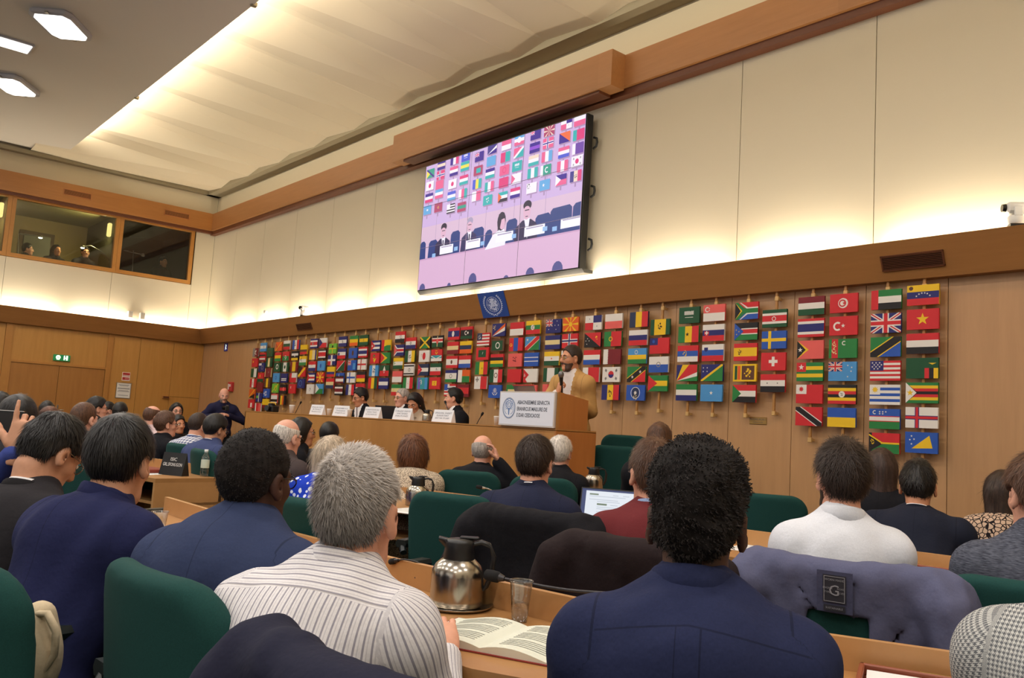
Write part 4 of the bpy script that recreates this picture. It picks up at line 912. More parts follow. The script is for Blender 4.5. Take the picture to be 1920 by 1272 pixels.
# ------------------------------------------------------------------ desks
desk_t = wood('desk_top_wood', (184, 136, 84), (168, 120, 72), (3, 3, 3), 0.34); desk_r = wood('desk_rail_wood', (198, 150, 98), (184, 136, 86), (3, 3, 3), 0.38)
blot = mat('desk_mat_brown', (122, 84, 56), 0.55)
def desk(label, pts, depth=0.50, top=0.785, rail=0.86, shelf=True, ends=(True, True), front_to=0.0):
    """pts: plan points along the top of the rail, left to right as its users see it; users sit on the right-hand side of travel"""
    t = thing('conference_desk', label, 'desk', (pts[0][0], pts[0][1], 0), 0, 'rows of conference desks')
    P_ = [Vector((p[0] - pts[0][0], p[1] - pts[0][1])) for p in pts]
    def off(d):
        out = []
        for i, p in enumerate(P_):
            a = (P_[i] - P_[i - 1]).normalized() if i else None; b = (P_[i + 1] - P_[i]).normalized() if i < len(P_) - 1 else None
            dr = ((a or b) + (b or a)).normalized(); n = Vector((dr.y, -dr.x)); c = n.dot(Vector(((b or a).y, -(b or a).x))); out.append(p + n * (d / max(c, .5)))
        return out
    def slab(name, d0, d1, z0, z1, m_):
        a, b = off(d0), off(d1); m = MB()
        m.loft([[(a[i].x, a[i].y, z0), (b[i].x, b[i].y, z0), (b[i].x, b[i].y, z1), (a[i].x, a[i].y, z1)] for i in range(len(P_))], m_, False)
        return m.build(name, None, t)
    slab('worktop', 0.0, depth, top - 0.03, top, desk_t); slab('rail', -0.022, 0.0, top - 0.06, rail, desk_r); slab('front_panel', -0.016, 0.004, front_to, top - 0.03, desk_r)
    if shelf: slab('shelf', 0.004, depth - 0.08, top - 0.20, top - 0.18, desk_r); slab('shelf_back', 0.005, 0.03, top - 0.18, top - 0.03, dark)
    for e, i in ((ends[0], 0), (ends[1], -1)):
        if not e: continue
        a, b = off(-0.02)[i], off(depth)[i]; dr = (P_[1] - P_[0] if i == 0 else P_[-2] - P_[-1]).normalized() * .025
        m = MB(); m.loft([[(q.x, q.y, z) for q in (a, b, b + dr, a + dr)] for z in (0, top - .03)], desk_r, False); m.build('end_panel', None, t)
    return t
DESK_A = [(-4.3, 1.50), (-3.3, 1.50), (-2.32, 1.56), (-1.61, 1.67), (-0.70, 2.12), (0.6, 2.95)]
DESK_B = [(-4.95, 3.22), (-3.2, 3.66), (-1.6, 3.95), (0.7, 4.5)]
desk('nearest long wooden desk with the steel jug and open booklet', DESK_A)
desk('second wooden desk row with the laptop and two jugs', DESK_B, depth=0.5)
desk('wooden desk with the black name plate and water bottle', [(-7.5, 2.45), (-6.4, 2.66)], depth=0.55)

# ------------------------------------------------------------------ dais, lectern
dais_w = wood('dais_wood', (186, 132, 72), (170, 116, 60), (2.5, 8, .8), 0.4, panel=('X', .55, 1.4)); dais_s = wood('dais_side_wood', (192, 124, 64), (174, 108, 52), (6, 6, .7), 0.4)
DX0, DX1, DY0 = -11.5, -5.217, 5.0
t = thing('speakers_dais', 'long curved-front wooden dais with the panel of speakers', 'dais', (DX0, DY0, 0)); t['label'] = 'long wooden dais in front of the flag wall'
L_ = DX1 - DX0
m = MB(); m.box((0, 0, 0), (L_ - .02, .03, 1.30), dais_w); m.build('front_panel', None, t)
m = MB(); m.box((L_ - .02, 0.0, 0), (L_, .487, 1.30), dais_s); m.build('end_panel', None, t)
m = MB(); m.box((0, 0.0, 0), (.02, .75, 1.30), dais_s); m.build('end_panel', None, t)
m = MB(); m.box((0, 0.0, 1.295), (L_ - .72, .26, 1.312), dais_w); m.box((L_ - .72, 0, 1.295), (L_, .487, 1.312), dais_w); m.build('ledge', None, t)
m = MB(); m.box((.02, .22, 1.10), (L_ - .73, .78, 1.13), dais_w); m.build('worktop', None, t)
m = MB(); m.box((.02, .4, 0.0), (L_ - .02, YF - DY0 - .01, .33), carpet); m.build('platform', None, t)
lec = thing('lectern', 'wooden lectern with a white sign at the right end of the dais', 'lectern', (-5.58, DY0, 1.312))
m = MB(); m.box((-.36, 0.002, 0), (.363, .03, .31), dais_w); m.build('front_panel', None, lec)
m = MB(); m.loft([[(.335, y, z) for y, z in ((.03, 0), (.37, 0), (.37, .262), (.03, .31))], [(.363, y, z) for y, z in ((.03, 0), (.37, 0), (.37, .262), (.03, .31))]], dais_s, False); m.build('side_panel', None, lec)
m = MB(); m.loft([[(-.36, y, z) for y, z in ((.03, 0), (.37, 0), (.37, .262), (.03, .31))], [(-.335, y, z) for y, z in ((.03, 0), (.37, 0), (.37, .262), (.03, .31))]], dais_s, False); m.build('side_panel', None, lec)
m = MB(); m.loft([[(-.335, y, z) for y, z in ((.03, .28), (.37, .235), (.37, .25), (.03, .297))], [(.335, y, z) for y, z in ((.03, .28), (.37, .235), (.37, .25), (.03, .297))]], dais_w, False); m.build('reading_board', None, lec)
sgw = mat('sign_panel_white', (232, 234, 246), 0.5); sgb = mat('sign_ink_grey', (66, 72, 88), 0.7); sgl = mat('sign_ink_blue', (74, 116, 176), 0.7)
s0, s1 = -.372, .352
t = thing('lectern_sign', 'white sign with a round blue crest and lettering on the lectern', 'sign', (-5.58, DY0 - .001, 1.318))
m = MB(); m.box((s0, -.022, 0), (s1, 0, .305), mat('sign_edge', (206, 196, 190), .6)); m.box((s0 + .012, -.0235, .012), (s1 - .012, -.022, .293), sgw); m.build('panel', None, t)
for body, z, tw in (('ABAONEEIMRE SENRCTA', .207, .42), ('ERANRCUE MAILURE DE', .150, .39), ('E IDAR CEEDICAOOE', .095, .30)):
    m = MB(); vs, fs = text_mesh(body, .046, bold=.0009); xs = [p[0] for p in vs]; x0, w = min(xs), max(xs) - min(xs)
    m.add([(-.125 + (p[0] - x0) * tw / w, -.0242, z + p[1]) for p in vs], fs, sgb); m.build('text_line', None, t)
m = MB(); cx, cz = -.235, .155
def fl(ps, mt, d=-.0242):
    for k, q in enumerate(ps): m.add([(cx + x, d - k * 1e-6, cz + y) for x, y in q], [tuple(range(len(q)))], mt)
fl(ringp(0, 0, .088, .006, 36, sx=.92), sgl); fl(ringp(0, 0, .094, .003, 36, sx=.92), sgb)
fl([[(-.006, -.06), (.006, -.06), (.008, .0), (-.008, .0)]], sgl)
for sd in (-1, 1):
    for k in range(6): fl(ringp(sd * .03, -.02 + k * .014, .018 + .002 * k, .004, 8, math.pi * .1, math.pi * .9), sgl)
    fl(ringp(sd * .005, .0, .06, .004, 12, -1.2 if sd > 0 else math.pi - 1.0, 1.0 if sd > 0 else math.pi + 1.2), sgl)
fl(ringp(0, .03, .02, .004, 14), sgl); fl(ringp(0, .03, .04, .004, 14), sgl)
m.build('crest', None, t)
# ------------------------------------------------------------------ people
def skin(name, rgb):
    if name in MATS: return MATS[name]
    m = mat(name, rgb, 0.55, spec=0.4); t = NT(m); v = t.coord('Object'); n = t.new('TexNoise', i_Scale=60.0, i_Detail=3.0); t.link(v, n.inputs['Vector'])
    c = lin(rgb); t.link(t.mix(n.outputs['Fac'], (c[0] * .88, c[1] * .84, c[2] * .82), (min(1, c[0] * 1.1), c[1] * 1.08, c[2] * 1.08)), t.b.inputs['Base Color'])
    t.b.inputs['Subsurface Weight'].default_value = 0.0
    return m
SK = dict(fair=skin('skin_fair', (226, 168, 142)), pink=skin('skin_pink', (228, 172, 150)), tan=skin('skin_tan', (206, 146, 112)), asian=skin('skin_warm', (206, 154, 124)), brown=skin('skin_brown', (112, 70, 50)), dark=skin('skin_dark', (72, 44, 34)))
def hairmat(name, rgb, rough=0.5, spec=0.4):
    name = 'hair_' + name
    if name in MATS: return MATS[name]
    m = mat(name, rgb, rough, spec=spec); t = NT(m); a = t.new('Attribute', attribute_name='tone'); c = lin(rgb)
    mx = t.new('VectorMath', operation='MULTIPLY'); t.link(a.outputs['Vector'], mx.inputs[0]); mx.inputs[1].default_value = c
    t.link(mx.outputs[0], t.b.inputs['Base Color']); return m
def cloth(name, rgb, kind='plain', rgb2=None, pitch=0.012, vy=0.36, rough=0.9, var=0.12):
    name = 'cloth_' + name
    if name in MATS: return MATS[name]
    m = mat(name, rgb, rough, spec=0.2); t = NT(m); c = lin(rgb)
    a = t.new('Attribute', attribute_name='pat'); s = t.new('SeparateXYZ'); t.link(a.outputs['Vector'], s.inputs[0]); U, V, PT_ = s.outputs
    tc = t.coord('Object'); n = t.new('TexNoise', i_Scale=260.0, i_Detail=2.0); t.link(tc, n.inputs['Vector'])
    col = t.mix(n.outputs['Fac'], tuple(x * (1 - var) for x in c), tuple(min(1, x * (1 + var)) for x in c))
    def line(x, at, w): return t.math('LESS_THAN', t.math('ABSOLUTE', t.math('SUBTRACT', x, at)), w)
    def stripe(x, p, duty): return t.math('LESS_THAN', t.math('FRACT', t.math('DIVIDE', x, p)), duty)
    n2 = t.new('TexNoise', i_Scale=9.0, i_Detail=4.0, i_Roughness=0.6); t.link(tc, n2.inputs['Vector']); h = n2.outputs['Fac']
    if kind == 'suit':
        seam = t.math('MAXIMUM', line(U, 0.0, 0.0012), t.math('MULTIPLY', t.math('GREATER_THAN', PT_, .45), t.math('LESS_THAN', PT_, .57)))
        seam = t.math('MULTIPLY', seam, t.math('LESS_THAN', PT_, .7)); col = t.mix(t.math('MULTIPLY', seam, .55), col, tuple(x * .35 for x in c))
    elif kind == 'stripe':
        y = t.math('GREATER_THAN', V, t.math('MULTIPLY_ADD', t.math('ABSOLUTE', U), -.05, vy)); y = t.math('MULTIPLY', y, t.math('LESS_THAN', PT_, .5))
        x = t.math('ADD', t.math('MULTIPLY', U, t.math('SUBTRACT', 1.0, y)), t.math('MULTIPLY', V, y))
        col = t.mix(t.math('MULTIPLY', stripe(x, pitch, .24), .85), col, lin(rgb2)); col = t.mix(t.math('MULTIPLY', stripe(t.math('ADD', x, pitch * .5), pitch, .12), .3), col, lin(rgb2))
        sm = t.math('MULTIPLY', line(V, vy, .0015), t.math('LESS_THAN', PT_, .5)); col = t.mix(t.math('MULTIPLY', sm, .4), col, lin((120, 112, 108)))
    elif kind == 'navyshirt':
        va = t.math('ADD', V, t.math('MULTIPLY', t.math('ABSOLUTE', U), .12)); y = line(va, vy, .0016)
        pl = t.math('MULTIPLY', t.math('MAXIMUM', line(U, .019, .0016), line(U, -.019, .0010)), t.math('LESS_THAN', va, vy))
        arm = t.math('MULTIPLY', t.math('GREATER_THAN', PT_, .45), t.math('LESS_THAN', PT_, .57))
        sm = t.math('MULTIPLY', t.math('MAXIMUM', t.math('MAXIMUM', y, pl), arm), t.math('LESS_THAN', PT_, .62)); col = t.mix(t.math('MULTIPLY', sm, .6), col, tuple(x * .35 for x in c))
    elif kind == 'gingham':
        k = t.math('ADD', t.math('MULTIPLY', stripe(U, pitch, .45), .5), t.math('MULTIPLY', stripe(V, pitch, .45), .5)); col = t.mix(k, col, lin(rgb2))
    elif kind == 'houndstooth':
        a1 = stripe(U, pitch, .5); b1 = stripe(V, pitch, .5); d1 = stripe(t.math('ADD', U, V), pitch / 2, .5)
        k = t.math('MAXIMUM', t.math('MULTIPLY', a1, b1), t.math('MULTIPLY', d1, t.math('ABSOLUTE', t.math('SUBTRACT', a1, b1)))); col = t.mix(t.math('MULTIPLY', k, .85), col, lin(rgb2))
    elif kind in ('dots', 'lattice', 'tweed', 'heather'):
        vo = t.new('TexVoronoi', feature='F1' if kind != 'lattice' else 'DISTANCE_TO_EDGE', i_Scale=1 / pitch); t.link(tc, vo.inputs['Vector'])
        if kind == 'dots': k = t.math('LESS_THAN', vo.outputs['Distance'], .34)
        elif kind == 'lattice': k = t.math('GREATER_THAN', vo.outputs['Distance'], .085)
        elif kind == 'tweed': k = t.math('GREATER_THAN', vo.outputs['Distance'], .42)
        else:
            mp = t.coord('Object', (60, 60, 420)); nn = t.new('TexNoise', i_Scale=1.0, i_Detail=2.0); t.link(mp, nn.inputs['Vector']); k = t.math('MULTIPLY_ADD', nn.outputs['Fac'], 2.2, -.7)
        col = t.mix(k, col, lin(rgb2))
    t.link(col, t.b.inputs['Base Color']); t.bump(h, 0.22, 0.03); return m
def rz(a): c, s = math.cos(a), math.sin(a); return np.array([[c, -s, 0], [s, c, 0], [0, 0, 1.0]])
def rx(a): c, s = math.cos(a), math.sin(a); return np.array([[1, 0, 0], [0, c, -s], [0, s, c]])
def ry(a): c, s = math.cos(a), math.sin(a); return np.array([[c, 0, s], [0, 1, 0], [-s, 0, c]])

def add_head(F, T, Rm, o, k=1.0, ears=True, beard=False):
    q = lambda *p: o + Rm @ (np.array(p) * k)
    F.ell(q(0, -.012, .03), np.array((.074, .092, .091)) * k, Rm, .02)
    F.ell(q(0, .028, -.035), np.array((.058, .064, .078)) * k, Rm, .03)
    F.rc(q(-.022, .048, -.092), q(.022, .048, -.092), .028 * k, .028 * k, .03)
    for s in (-1, 1):
        F.ell(q(s * .037, .056, -.022), np.array((.024, .026, .022)) * k, Rm, .02)              # cheek
        F.rc(q(s * .012, .084, .022), q(s * .042, .07, .02), .012 * k, .011 * k, .015)          # brow
        F.ell(q(s * .031, .097, .003), np.array((.015, .013, .011)) * k, Rm, .012, 's')         # eye socket
        if ears:
            F.ell(q(s * .079, -.004, -.008), np.array((.010, .021, .033)) * k, Rm @ rz(-s * .35), .008)
            F.ell(q(s * .086, .004, -.006), np.array((.006, .010, .018)) * k, Rm @ rz(-s * .35), .006, 's')
            F.ell(q(s * .078, .004, -.035), np.array((.007, .010, .012)) * k, Rm, .008)
    F.rc(q(0, .088, .016), q(0, .108, -.026), .010 * k, .015 * k, .012); F.rc(q(-.013, .096, -.03), q(.013, .096, -.03), .009 * k, .009 * k, .01)
    F.rc(q(-.018, .082, -.056), q(.018, .082, -.056), .010 * k, .010 * k, .012); F.rc(q(-.014, .081, -.068), q(.014, .081, -.068), .010 * k, .010 * k, .01)
    F.ell(q(0, .080, -.096), np.array((.022, .016, .016)) * k, Rm, .02)

HAND = {}
def hand_mesh(curl, spread=0.10, thumb=0.5, h=0.0042, point=False):
    key = (curl, spread, thumb, h, point)
    if key in HAND: return HAND[key]
    F = Field((-.085, -.05, -.12), (.085, .21, .06), h)
    F.ell((0, .045, 0), (.041, .054, .016), None, .012); F.rc((0, -.03, 0), (0, .02, 0), .027, .03, .02, sq=((0, 0, 1), .7))
    for i, (x, L, r) in enumerate(((.030, .072, .0088), (.010, .080, .0092), (-.010, .075, .0088), (-.029, .060, .0078))):
        p = np.array((x, .085, 0.0)); a = 0.0; sp = spread * (1.5 - i) / 1.5; c = curl if not (point and i == 0) else .05
        c = c * (1 + .08 * i)
        F.rc((x * .8, .05, 0), p, .012, r * 1.1, .01)
        for j, f in enumerate((.46, .30, .24)):
            a += c * (0.8, 1.0, .7)[j]; d = np.array((math.sin(sp) * math.cos(a), math.cos(sp) * math.cos(a), -math.sin(a))); e = p + d * L * f
            F.rc(p, e, r * (1 - .08 * j), r * (.95 - .1 * j), .004); p = e
    p = np.array((.034, .022, -.004)); 
    for j, (L, an) in enumerate(((.038, .75), (.030, .75 - thumb * .4), (.024, .75 - thumb * .8))):
        d = np.array((math.sin(an), math.cos(an), -.35 - thumb * .35)); d /= np.linalg.norm(d); e = p + d * L; F.rc(p, e, .0135 - .002 * j, .0115 - .0015 * j, .01); p = e
    HAND[key] = F.mesh(); return HAND[key]

def strands(P, N, T, n, length, lift, width, seed, curl=0.0, grav=0.0, tone=(.7, 1.3), jit=.35, bend=0.5, tonefn=None):
    """tapered hair ribbons rooted on points P (normals N, lying direction T)"""
    R_ = np.random.RandomState(seed); i = R_.randint(0, len(P), n); p = P[i] + R_.normal(size=(n, 3)) * .002; nn = N[i]; t = T[i] + R_.normal(size=(n, 3)) * jit
    t -= nn * (t * nn).sum(1, keepdims=True); t /= np.maximum(np.linalg.norm(t, axis=1, keepdims=True), 1e-6)
    d = t * math.cos(lift) + nn * math.sin(lift); L = length * R_.uniform(.65, 1.25, (n, 1)); side = np.cross(d, nn); side /= np.maximum(np.linalg.norm(side, axis=1, keepdims=True), 1e-6)
    K = 4; pts = []; cur = p.copy(); ph = R_.uniform(0, 6.28, (n, 1))
    for kx in range(K):
        pts.append(cur.copy()); dd = d + t * bend * kx / K * (lift > .2) - np.array((0, 0, 1)) * grav * kx / K
        if curl: dd = dd + curl * (side * np.cos(ph + kx * 1.9) + nn * np.sin(ph + kx * 1.9))
        dd /= np.linalg.norm(dd, axis=1, keepdims=True); cur = cur + dd * L / (K - 1)
    V = np.zeros((n, K, 2, 3)); w = np.array((1.0, .95, .75, .15)) * width
    for kx in range(K): V[:, kx, 0] = pts[kx] - side * w[kx]; V[:, kx, 1] = pts[kx] + side * w[kx]
    V = V.reshape(-1, 3); b = np.arange(n)[:, None] * (K * 2)
    Q = np.concatenate([np.stack([b[:, 0] + 2 * kx, b[:, 0] + 2 * kx + 1, b[:, 0] + 2 * kx + 3, b[:, 0] + 2 * kx + 2], 1) for kx in range(K - 1)])
    tn = R_.uniform(tone[0], tone[1], n)
    if tonefn is not None: tn = tn * tonefn(p)
    return V, Q, np.repeat(tn, K * 2)
def vnormals(v, f):
    a = v[f[:, 2]] - v[f[:, 0]]; b = v[f[:, 3]] - v[f[:, 1]]; fn = np.cross(a, b); N = np.zeros_like(v)
    for j in range(4): np.add.at(N, f[:, j], fn)
    return N / np.maximum(np.linalg.norm(N, axis=1, keepdims=True), 1e-9)

def hair_geo(st, h, seed):
    """hair in head space: returns verts, quads, tone"""
    F = Field((-.2, -.22, -.42 if st.get('long') else -.2), (.2, .16, .25), h); X, Y, Z = F.coords()
    th = st.get('th', .012); top = st.get('top', th); sd = st.get('side', th); bk = st.get('back', th)
    c = np.array((0, -.012 - (bk - th) * .5, .03)); r = np.array((.074 + sd, .092 + (th + bk) / 2, .091 + top))
    F.ell(c, r, None, .001)
    if 'crown' in st: F.ell((0, -.0, .07 + top * .6), (.07 + sd, .085, .05 + top * .4), None, .03)
    if st.get('part') is not None: F.rc((st['part'], .12, .13 + top), (st['part'], -.06, .135 + top), .008, .006, .02, 's')
    if st.get('lump'): F.noise(st['lump'], st.get('lfreq', 60), seed, n=9)
    if not st.get('cover'):
        for q in (-1, 1): F.ell((q * .085, .006, -.016), (.034, .032, .044), None, .006, 's')
    back = st.get('nape', -.072); sb = st.get('sideburn', -.01); fr = st.get('front', .078)
    zl = np.interp(Y.ravel(), [-.13, -.05, -.02, .02, .045, .07, .10], [back, back + .006, -.02 if sb < .0 else .01, sb, .03, fr, fr + .025]).reshape(Y.shape).astype(np.float32)
    F.F = np.maximum(F.F, zl - Z + 0 * X)
    if st.get('bald'): F.F = np.maximum(F.F, (Z - st['bald'] - np.maximum(0, -(Y + .05)) * .35) + 0 * X)
    if st.get('long'):
        zb = st['long']; w = st.get('w', .095)
        F.ell((0, -.035, -.01), (w, .085, .12), None, .03)
        F.rc((-.045, -.055, .0), (-.05, -.075, zb), .05, .045, .03); F.rc((.045, -.055, .0), (.05, -.075, zb), .05, .045, .03); F.rc((0, -.07, .0), (0, -.09, zb), .055, .05, .03)
        F.ell((0, .085, -.03), (.07, .055, .115), None, .01, 's'); F.rc((0, .03, -.06), (0, .0, -.4), .05, .05, .02, 's')
        F.noise(.003, 70, seed, (1, 1, .12))
    if st.get('bob'):
        F.ell((0, -.03, -.03), (.104, .10, .10), None, .05); F.ell((0, .085, -.045), (.066, .06, .12), None, .01, 's'); F.rc((0, .01, -.09), (0, -.01, -.2), .062, .07, .02, 's')
        F.noise(.0025, 60, seed, (1, 1, .2))
    v, f = F.mesh(); N = vnormals(v, f)
    wh = np.array(st.get('whorl', (.0, -.06, .13))); T = v - wh; T = T - N * (T * N).sum(1, keepdims=True); T /= np.maximum(np.linalg.norm(T, axis=1, keepdims=True), 1e-6)
    T = T + st.get('swirl', .35) * np.cross(N, T) * np.exp(-np.linalg.norm(v - wh, axis=1, keepdims=True) / .06)
    if st.get('comb') is not None: T = T * .4 + np.array(st['comb']); T = T - N * (T * N).sum(1, keepdims=True)
    T /= np.maximum(np.linalg.norm(T, axis=1, keepdims=True), 1e-6)
    ph = np.arctan2(v[:, 0] - wh[0], v[:, 1] - wh[1]); R_ = np.random.RandomState(seed)
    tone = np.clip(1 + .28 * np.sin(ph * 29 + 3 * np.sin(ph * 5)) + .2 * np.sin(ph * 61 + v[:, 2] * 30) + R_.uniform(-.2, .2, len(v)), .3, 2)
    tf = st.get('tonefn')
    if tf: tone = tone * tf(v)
    parts = [(v, f, tone)]
    if st.get('n'):
        ok = np.ones(len(v), bool) if st.get('cover') else v[:, 2] > np.interp(v[:, 1], [-.13, -.05, -.02, .02, .045, .07, .10], [back, back + .006, -.02 if sb < .0 else .01, sb, .03, fr, fr + .025]) + min(.022, .6 * st.get('len', .02))
        if not st.get('cover'): ok &= ~((np.abs(v[:, 0]) > .05) & (np.abs(v[:, 1] - .006) < .045) & (v[:, 2] < .035))
        s = strands((v - N * .002)[ok], N[ok], T[ok], st['n'], st.get('len', .02), st.get('lift', .5), st.get('sw', .0007), seed, st.get('curl', 0), st.get('grav', .2), st.get('tone', (.6, 1.4)), st.get('jit', .3), st.get('bend', .5), tf)
        parts.append(s)
    off = 0; VV = []; QQ = []; TT = []
    for a, b, c_ in parts: VV.append(a); QQ.append(np.asarray(b) + off); TT.append(c_); off += len(a)
    return np.concatenate(VV), np.concatenate(QQ), np.concatenate(TT)

def ring_collar(mb, M, r, h, m, fold=True, gap=.55, flare=.022, tilt=0.012, rr=None):
    """shirt or jacket collar: M maps collar space (z = neck axis, y = front) to the body"""
    prof = [(0, -.01), (.0, h * .6), (.002, h), (.007, h + .003), (.012, h - .003), (flare, -.006)] if fold else [(0, -.012), (0, h * .7), (.001, h), (.005, h), (.008, h * .6), (.012, -.012)]
    rings = []; n = 26; a0 = math.pi / 2 + gap; a1 = math.pi / 2 + 2 * math.pi - gap
    for k in range(n + 1):
        a = a0 + (a1 - a0) * k / n; front = max(0, math.sin(a)); dz = -.02 * front
        rings.append([((r + d) * math.cos(a), (r * 1.05 + d) * math.sin(a), z * (1 - .25 * front) + dz - tilt * math.sin(a)) for d, z in prof])
    mb.loft(rings, m, True, M, caps=False)

def chair_px(label, x, y, rz_, z=0.0, ztop=.985):
    p = onZ(x, y, z + ztop); r = p - rz(rz_) @ np.array((0, -.30, 0)); return chair(label, r[0], r[1], rz_, z)
def cpx(x, y, rz_, ztop=.985):
    p = onZ(x, y, ztop); r = p - rz(rz_) @ np.array((0, -.30, 0)); return (r[0], r[1], rz_)
def person(label, px, py, D, rel=0, body=None, pitch=0, roll=0, hair=None, hm=None, sk='fair', top='suit', tm=None, collar='suit', k=1.0, b=1.0, near=0, seat=.44, floor=0.0, stand=False, arms=None, glasses=None, beard=None, shirt_m=None, tie=None, chairlab=True, lean_side=0.0, trousers=None, hunch=0.03, fold=.004, chair_at=None, shirt_front=False, hands='rest', neck=.158):
    d = ray(px, py); az = math.atan2(-d[0], d[1]); thh = az - math.radians(rel); thb = az - math.radians(rel if body is None else body)
    Hc = CAM + d * D; pr = math.radians(pitch); seed = hash_(label)
    Rb = rz(thb); hr = rz(thh - thb) @ rx(-pr) @ ry(math.radians(roll))
    # spine
    noff = np.array((0, (.028 + .055 * math.sin(max(pr, 0))) * k, (neck - .02 * math.sin(abs(pr))) * k))
    L = .50 * k; Pz = floor + ((.955 * k) if stand else seat + .10); Nz = Hc[2] - noff[2]
    if stand: Pz = Nz - L * .995
    dz = Nz - Pz
    if dz > L * .995: Pz = Nz - L * .995; dz = L * .995
    ly = math.sqrt(max(0, L * L - dz * dz)); P = np.array((-lean_side * L, 0, Pz)); N = np.array((0, ly, Nz)); hoff = np.array((0, ly, 0)) + noff
    root = Hc - Rb @ np.array((0, hoff[1], 0)); o_h = np.array((0, hoff[1], Hc[2] - floor)); P[2] -= floor; N[2] -= floor
    sd = (N - P) / np.linalg.norm(N - P); fw = np.cross((1, 0, 0), sd) * 1.0; fw = np.array((0, sd[2], -sd[1]))
    t = thing('person', label, 'person', (root[0], root[1], floor), thb)
    S = lambda f, side=0, fwd=0: P + sd * (L * f) + np.array((side, 0, 0)) + fw * fwd
    hu = -hunch
    sw = .158 * b * k
    sh = {s: S(.845, s * sw, hu * .3) for s in (-1, 1)}
    el, wr = {}, {}
    for s in (-1, 1):
        if arms and s in arms: el[s], wr[s] = [np.array(a, float) if len(a) == 3 else Rb.T @ (dep(*a[1:]) - np.array((root[0], root[1], floor))) for a in arms[s]]
        elif stand: el[s] = sh[s] + (s * .05, -.02, -.29 * k); wr[s] = el[s] + (s * .01, .06, -.25 * k)
        else:
            el[s] = sh[s] + np.array((s * .07, .11, -.25)) * k; zz = max(.80 - floor, el[s][2] - .08) if not floor else el[s][2] - .02
            wr[s] = np.array((s * .10, el[s][1] + .21 * k, zz))
    nb = o_h + hr @ (np.array((0, -.022, -.07)) * k)           # where the neck enters the skull
    def torso(F, g, kk=.03):
        F.rc(P, S(.35), (.142 * b + g), (.142 * b + g), kk, sq=(fw, .76)); F.ell(P, (.165 * b + g, .125 + g, .12 + g), None, kk)
        F.rc(S(.40, 0, hu * .5), S(.74, 0, hu), .148 * b + g, .150 * b + g, .05, sq=(fw, .70)); F.ell(S(.78, 0, hu - .012), (.150 * b + g, .085 + g, .11), None, .05)
        F.rc(sh[-1], sh[1], .052 + g, .052 + g, .05)
        for s in (-1, 1): F.rc(sh[s] + np.array((-s * .02, 0, .0)), N + sd * .03 + np.array((s * .022, 0, 0)), .05 + g, .046 + g, .06)
        for s in (-1, 1): F.ell(sh[s] + np.array((s * .004, 0, -.008)), (.060 + g, .062 + g, .066 + g), None, .05)
    hgt = o_h[2] + .2
    allp = np.array([P, N, o_h] + list(sh.values()) + list(el.values()) + list(wr.values()))
    lo = allp.min(0) - .25; hi = allp.max(0) + .25
    # --- body: one continuous surface
    h = {2: .0065, 1: .009, 0: .0125}[near]
    blo = np.minimum(lo, (-.3, -.2, 0)); bhi = np.maximum(hi, (.3, .62 if not stand else .2, hgt)); 
    if near: blo[2] = max(0, P[2] - .12)
    F = Field(blo, bhi, h)
    torso(F, -.016)
    F.rc(N - sd * .03, nb, .056 * k, .052 * k, .03); add_head(F, None, hr, o_h, k)
    for s in (-1, 1):
        F.rc(sh[s], el[s], .046 * k, .038 * k, .03); F.rc(el[s], wr[s], .038 * k, .026 * k, .02)
    hip = {s: P + np.array((s * .085, .02, -.02)) for s in (-1, 1)}
    if stand: kn = {s: np.array((s * .09, .03, .50 * k)) for s in (-1, 1)}; an = {s: np.array((s * .10, -.01, .09)) for s in (-1, 1)}
    else: kn = {s: np.array((s * .12, .44, seat + .07)) for s in (-1, 1)}; an = {s: np.array((s * .13, .40, .09)) for s in (-1, 1)}
    if not near:
        for s in (-1, 1): F.rc(hip[s], kn[s], .066, .048, .02); F.rc(kn[s], an[s], .046, .032, .02)
    v, f = F.mesh(); parts = [(v, f, SK[sk])]
    for s in (-1, 1):
        hd = hands[s] if isinstance(hands, dict) else (dict(curl=.35) if hands == 'rest' else hands)
        if hd is None: continue
        mir = -s * (-1 if hd.get('flip') else 1)                  # the modelled hand is a left one: thumb towards +x
        hv, hf = hand_mesh(hd.get('curl', .35), hd.get('spread', .1), hd.get('thumb', .5), .0042 if near == 2 else .0065, hd.get('point', False))
        hv = hv * np.array((mir, 1, 1)) * k * hd.get('s', 1.0)
        ydir = (wr[s] - el[s]) if 'dir' not in hd else np.array(hd['dir'], float); ydir = ydir / np.linalg.norm(ydir)
        up = np.array(hd.get('up', (0, 0, 1)), float); xd = np.cross(ydir, up); xd /= np.linalg.norm(xd); zd = np.cross(xd, ydir)
        parts.append((wr[s] + hv @ np.stack([xd, ydir, zd]), hf if mir > 0 else hf[:, ::-1], SK[sk]))
    bm = mk_mesh('body', parts); link_mesh('body', bm, t)
    # --- garment
    gh = {2: .0085, 1: .0105, 0: .0145}[near]; g = {'suit': .012, 'shirt': .006, 'sweater': .010}[top]
    F = Field(lo, hi, gh); torso(F, g)
    ext = {'suit': .012, 'shirt': .005, 'sweater': .010}[top]
    for s in (-1, 1):
        F.rc(sh[s], el[s], .062 * k + ext, .050 * k + ext, .035); F.rc(el[s], wr[s] - (wr[s] - el[s]) * .06, .050 * k + ext, .034 * k + ext, .02)
    F.rc(N - sd * .02, N + sd * .012 + fw * .01, .060 * k + g, .056 * k + g, .04)
    F.noise(fold, 11, seed, (1, 1, 1.2)); F.noise(fold * .45, 30, seed + 3, (1.2, 1.2, .8))
    v, f = F.mesh()
    rel_ = v - P; U = v[:, 0].copy(); Vv = rel_ @ sd + np.maximum(0, rel_ @ fw) * .8; part = np.zeros(len(v))
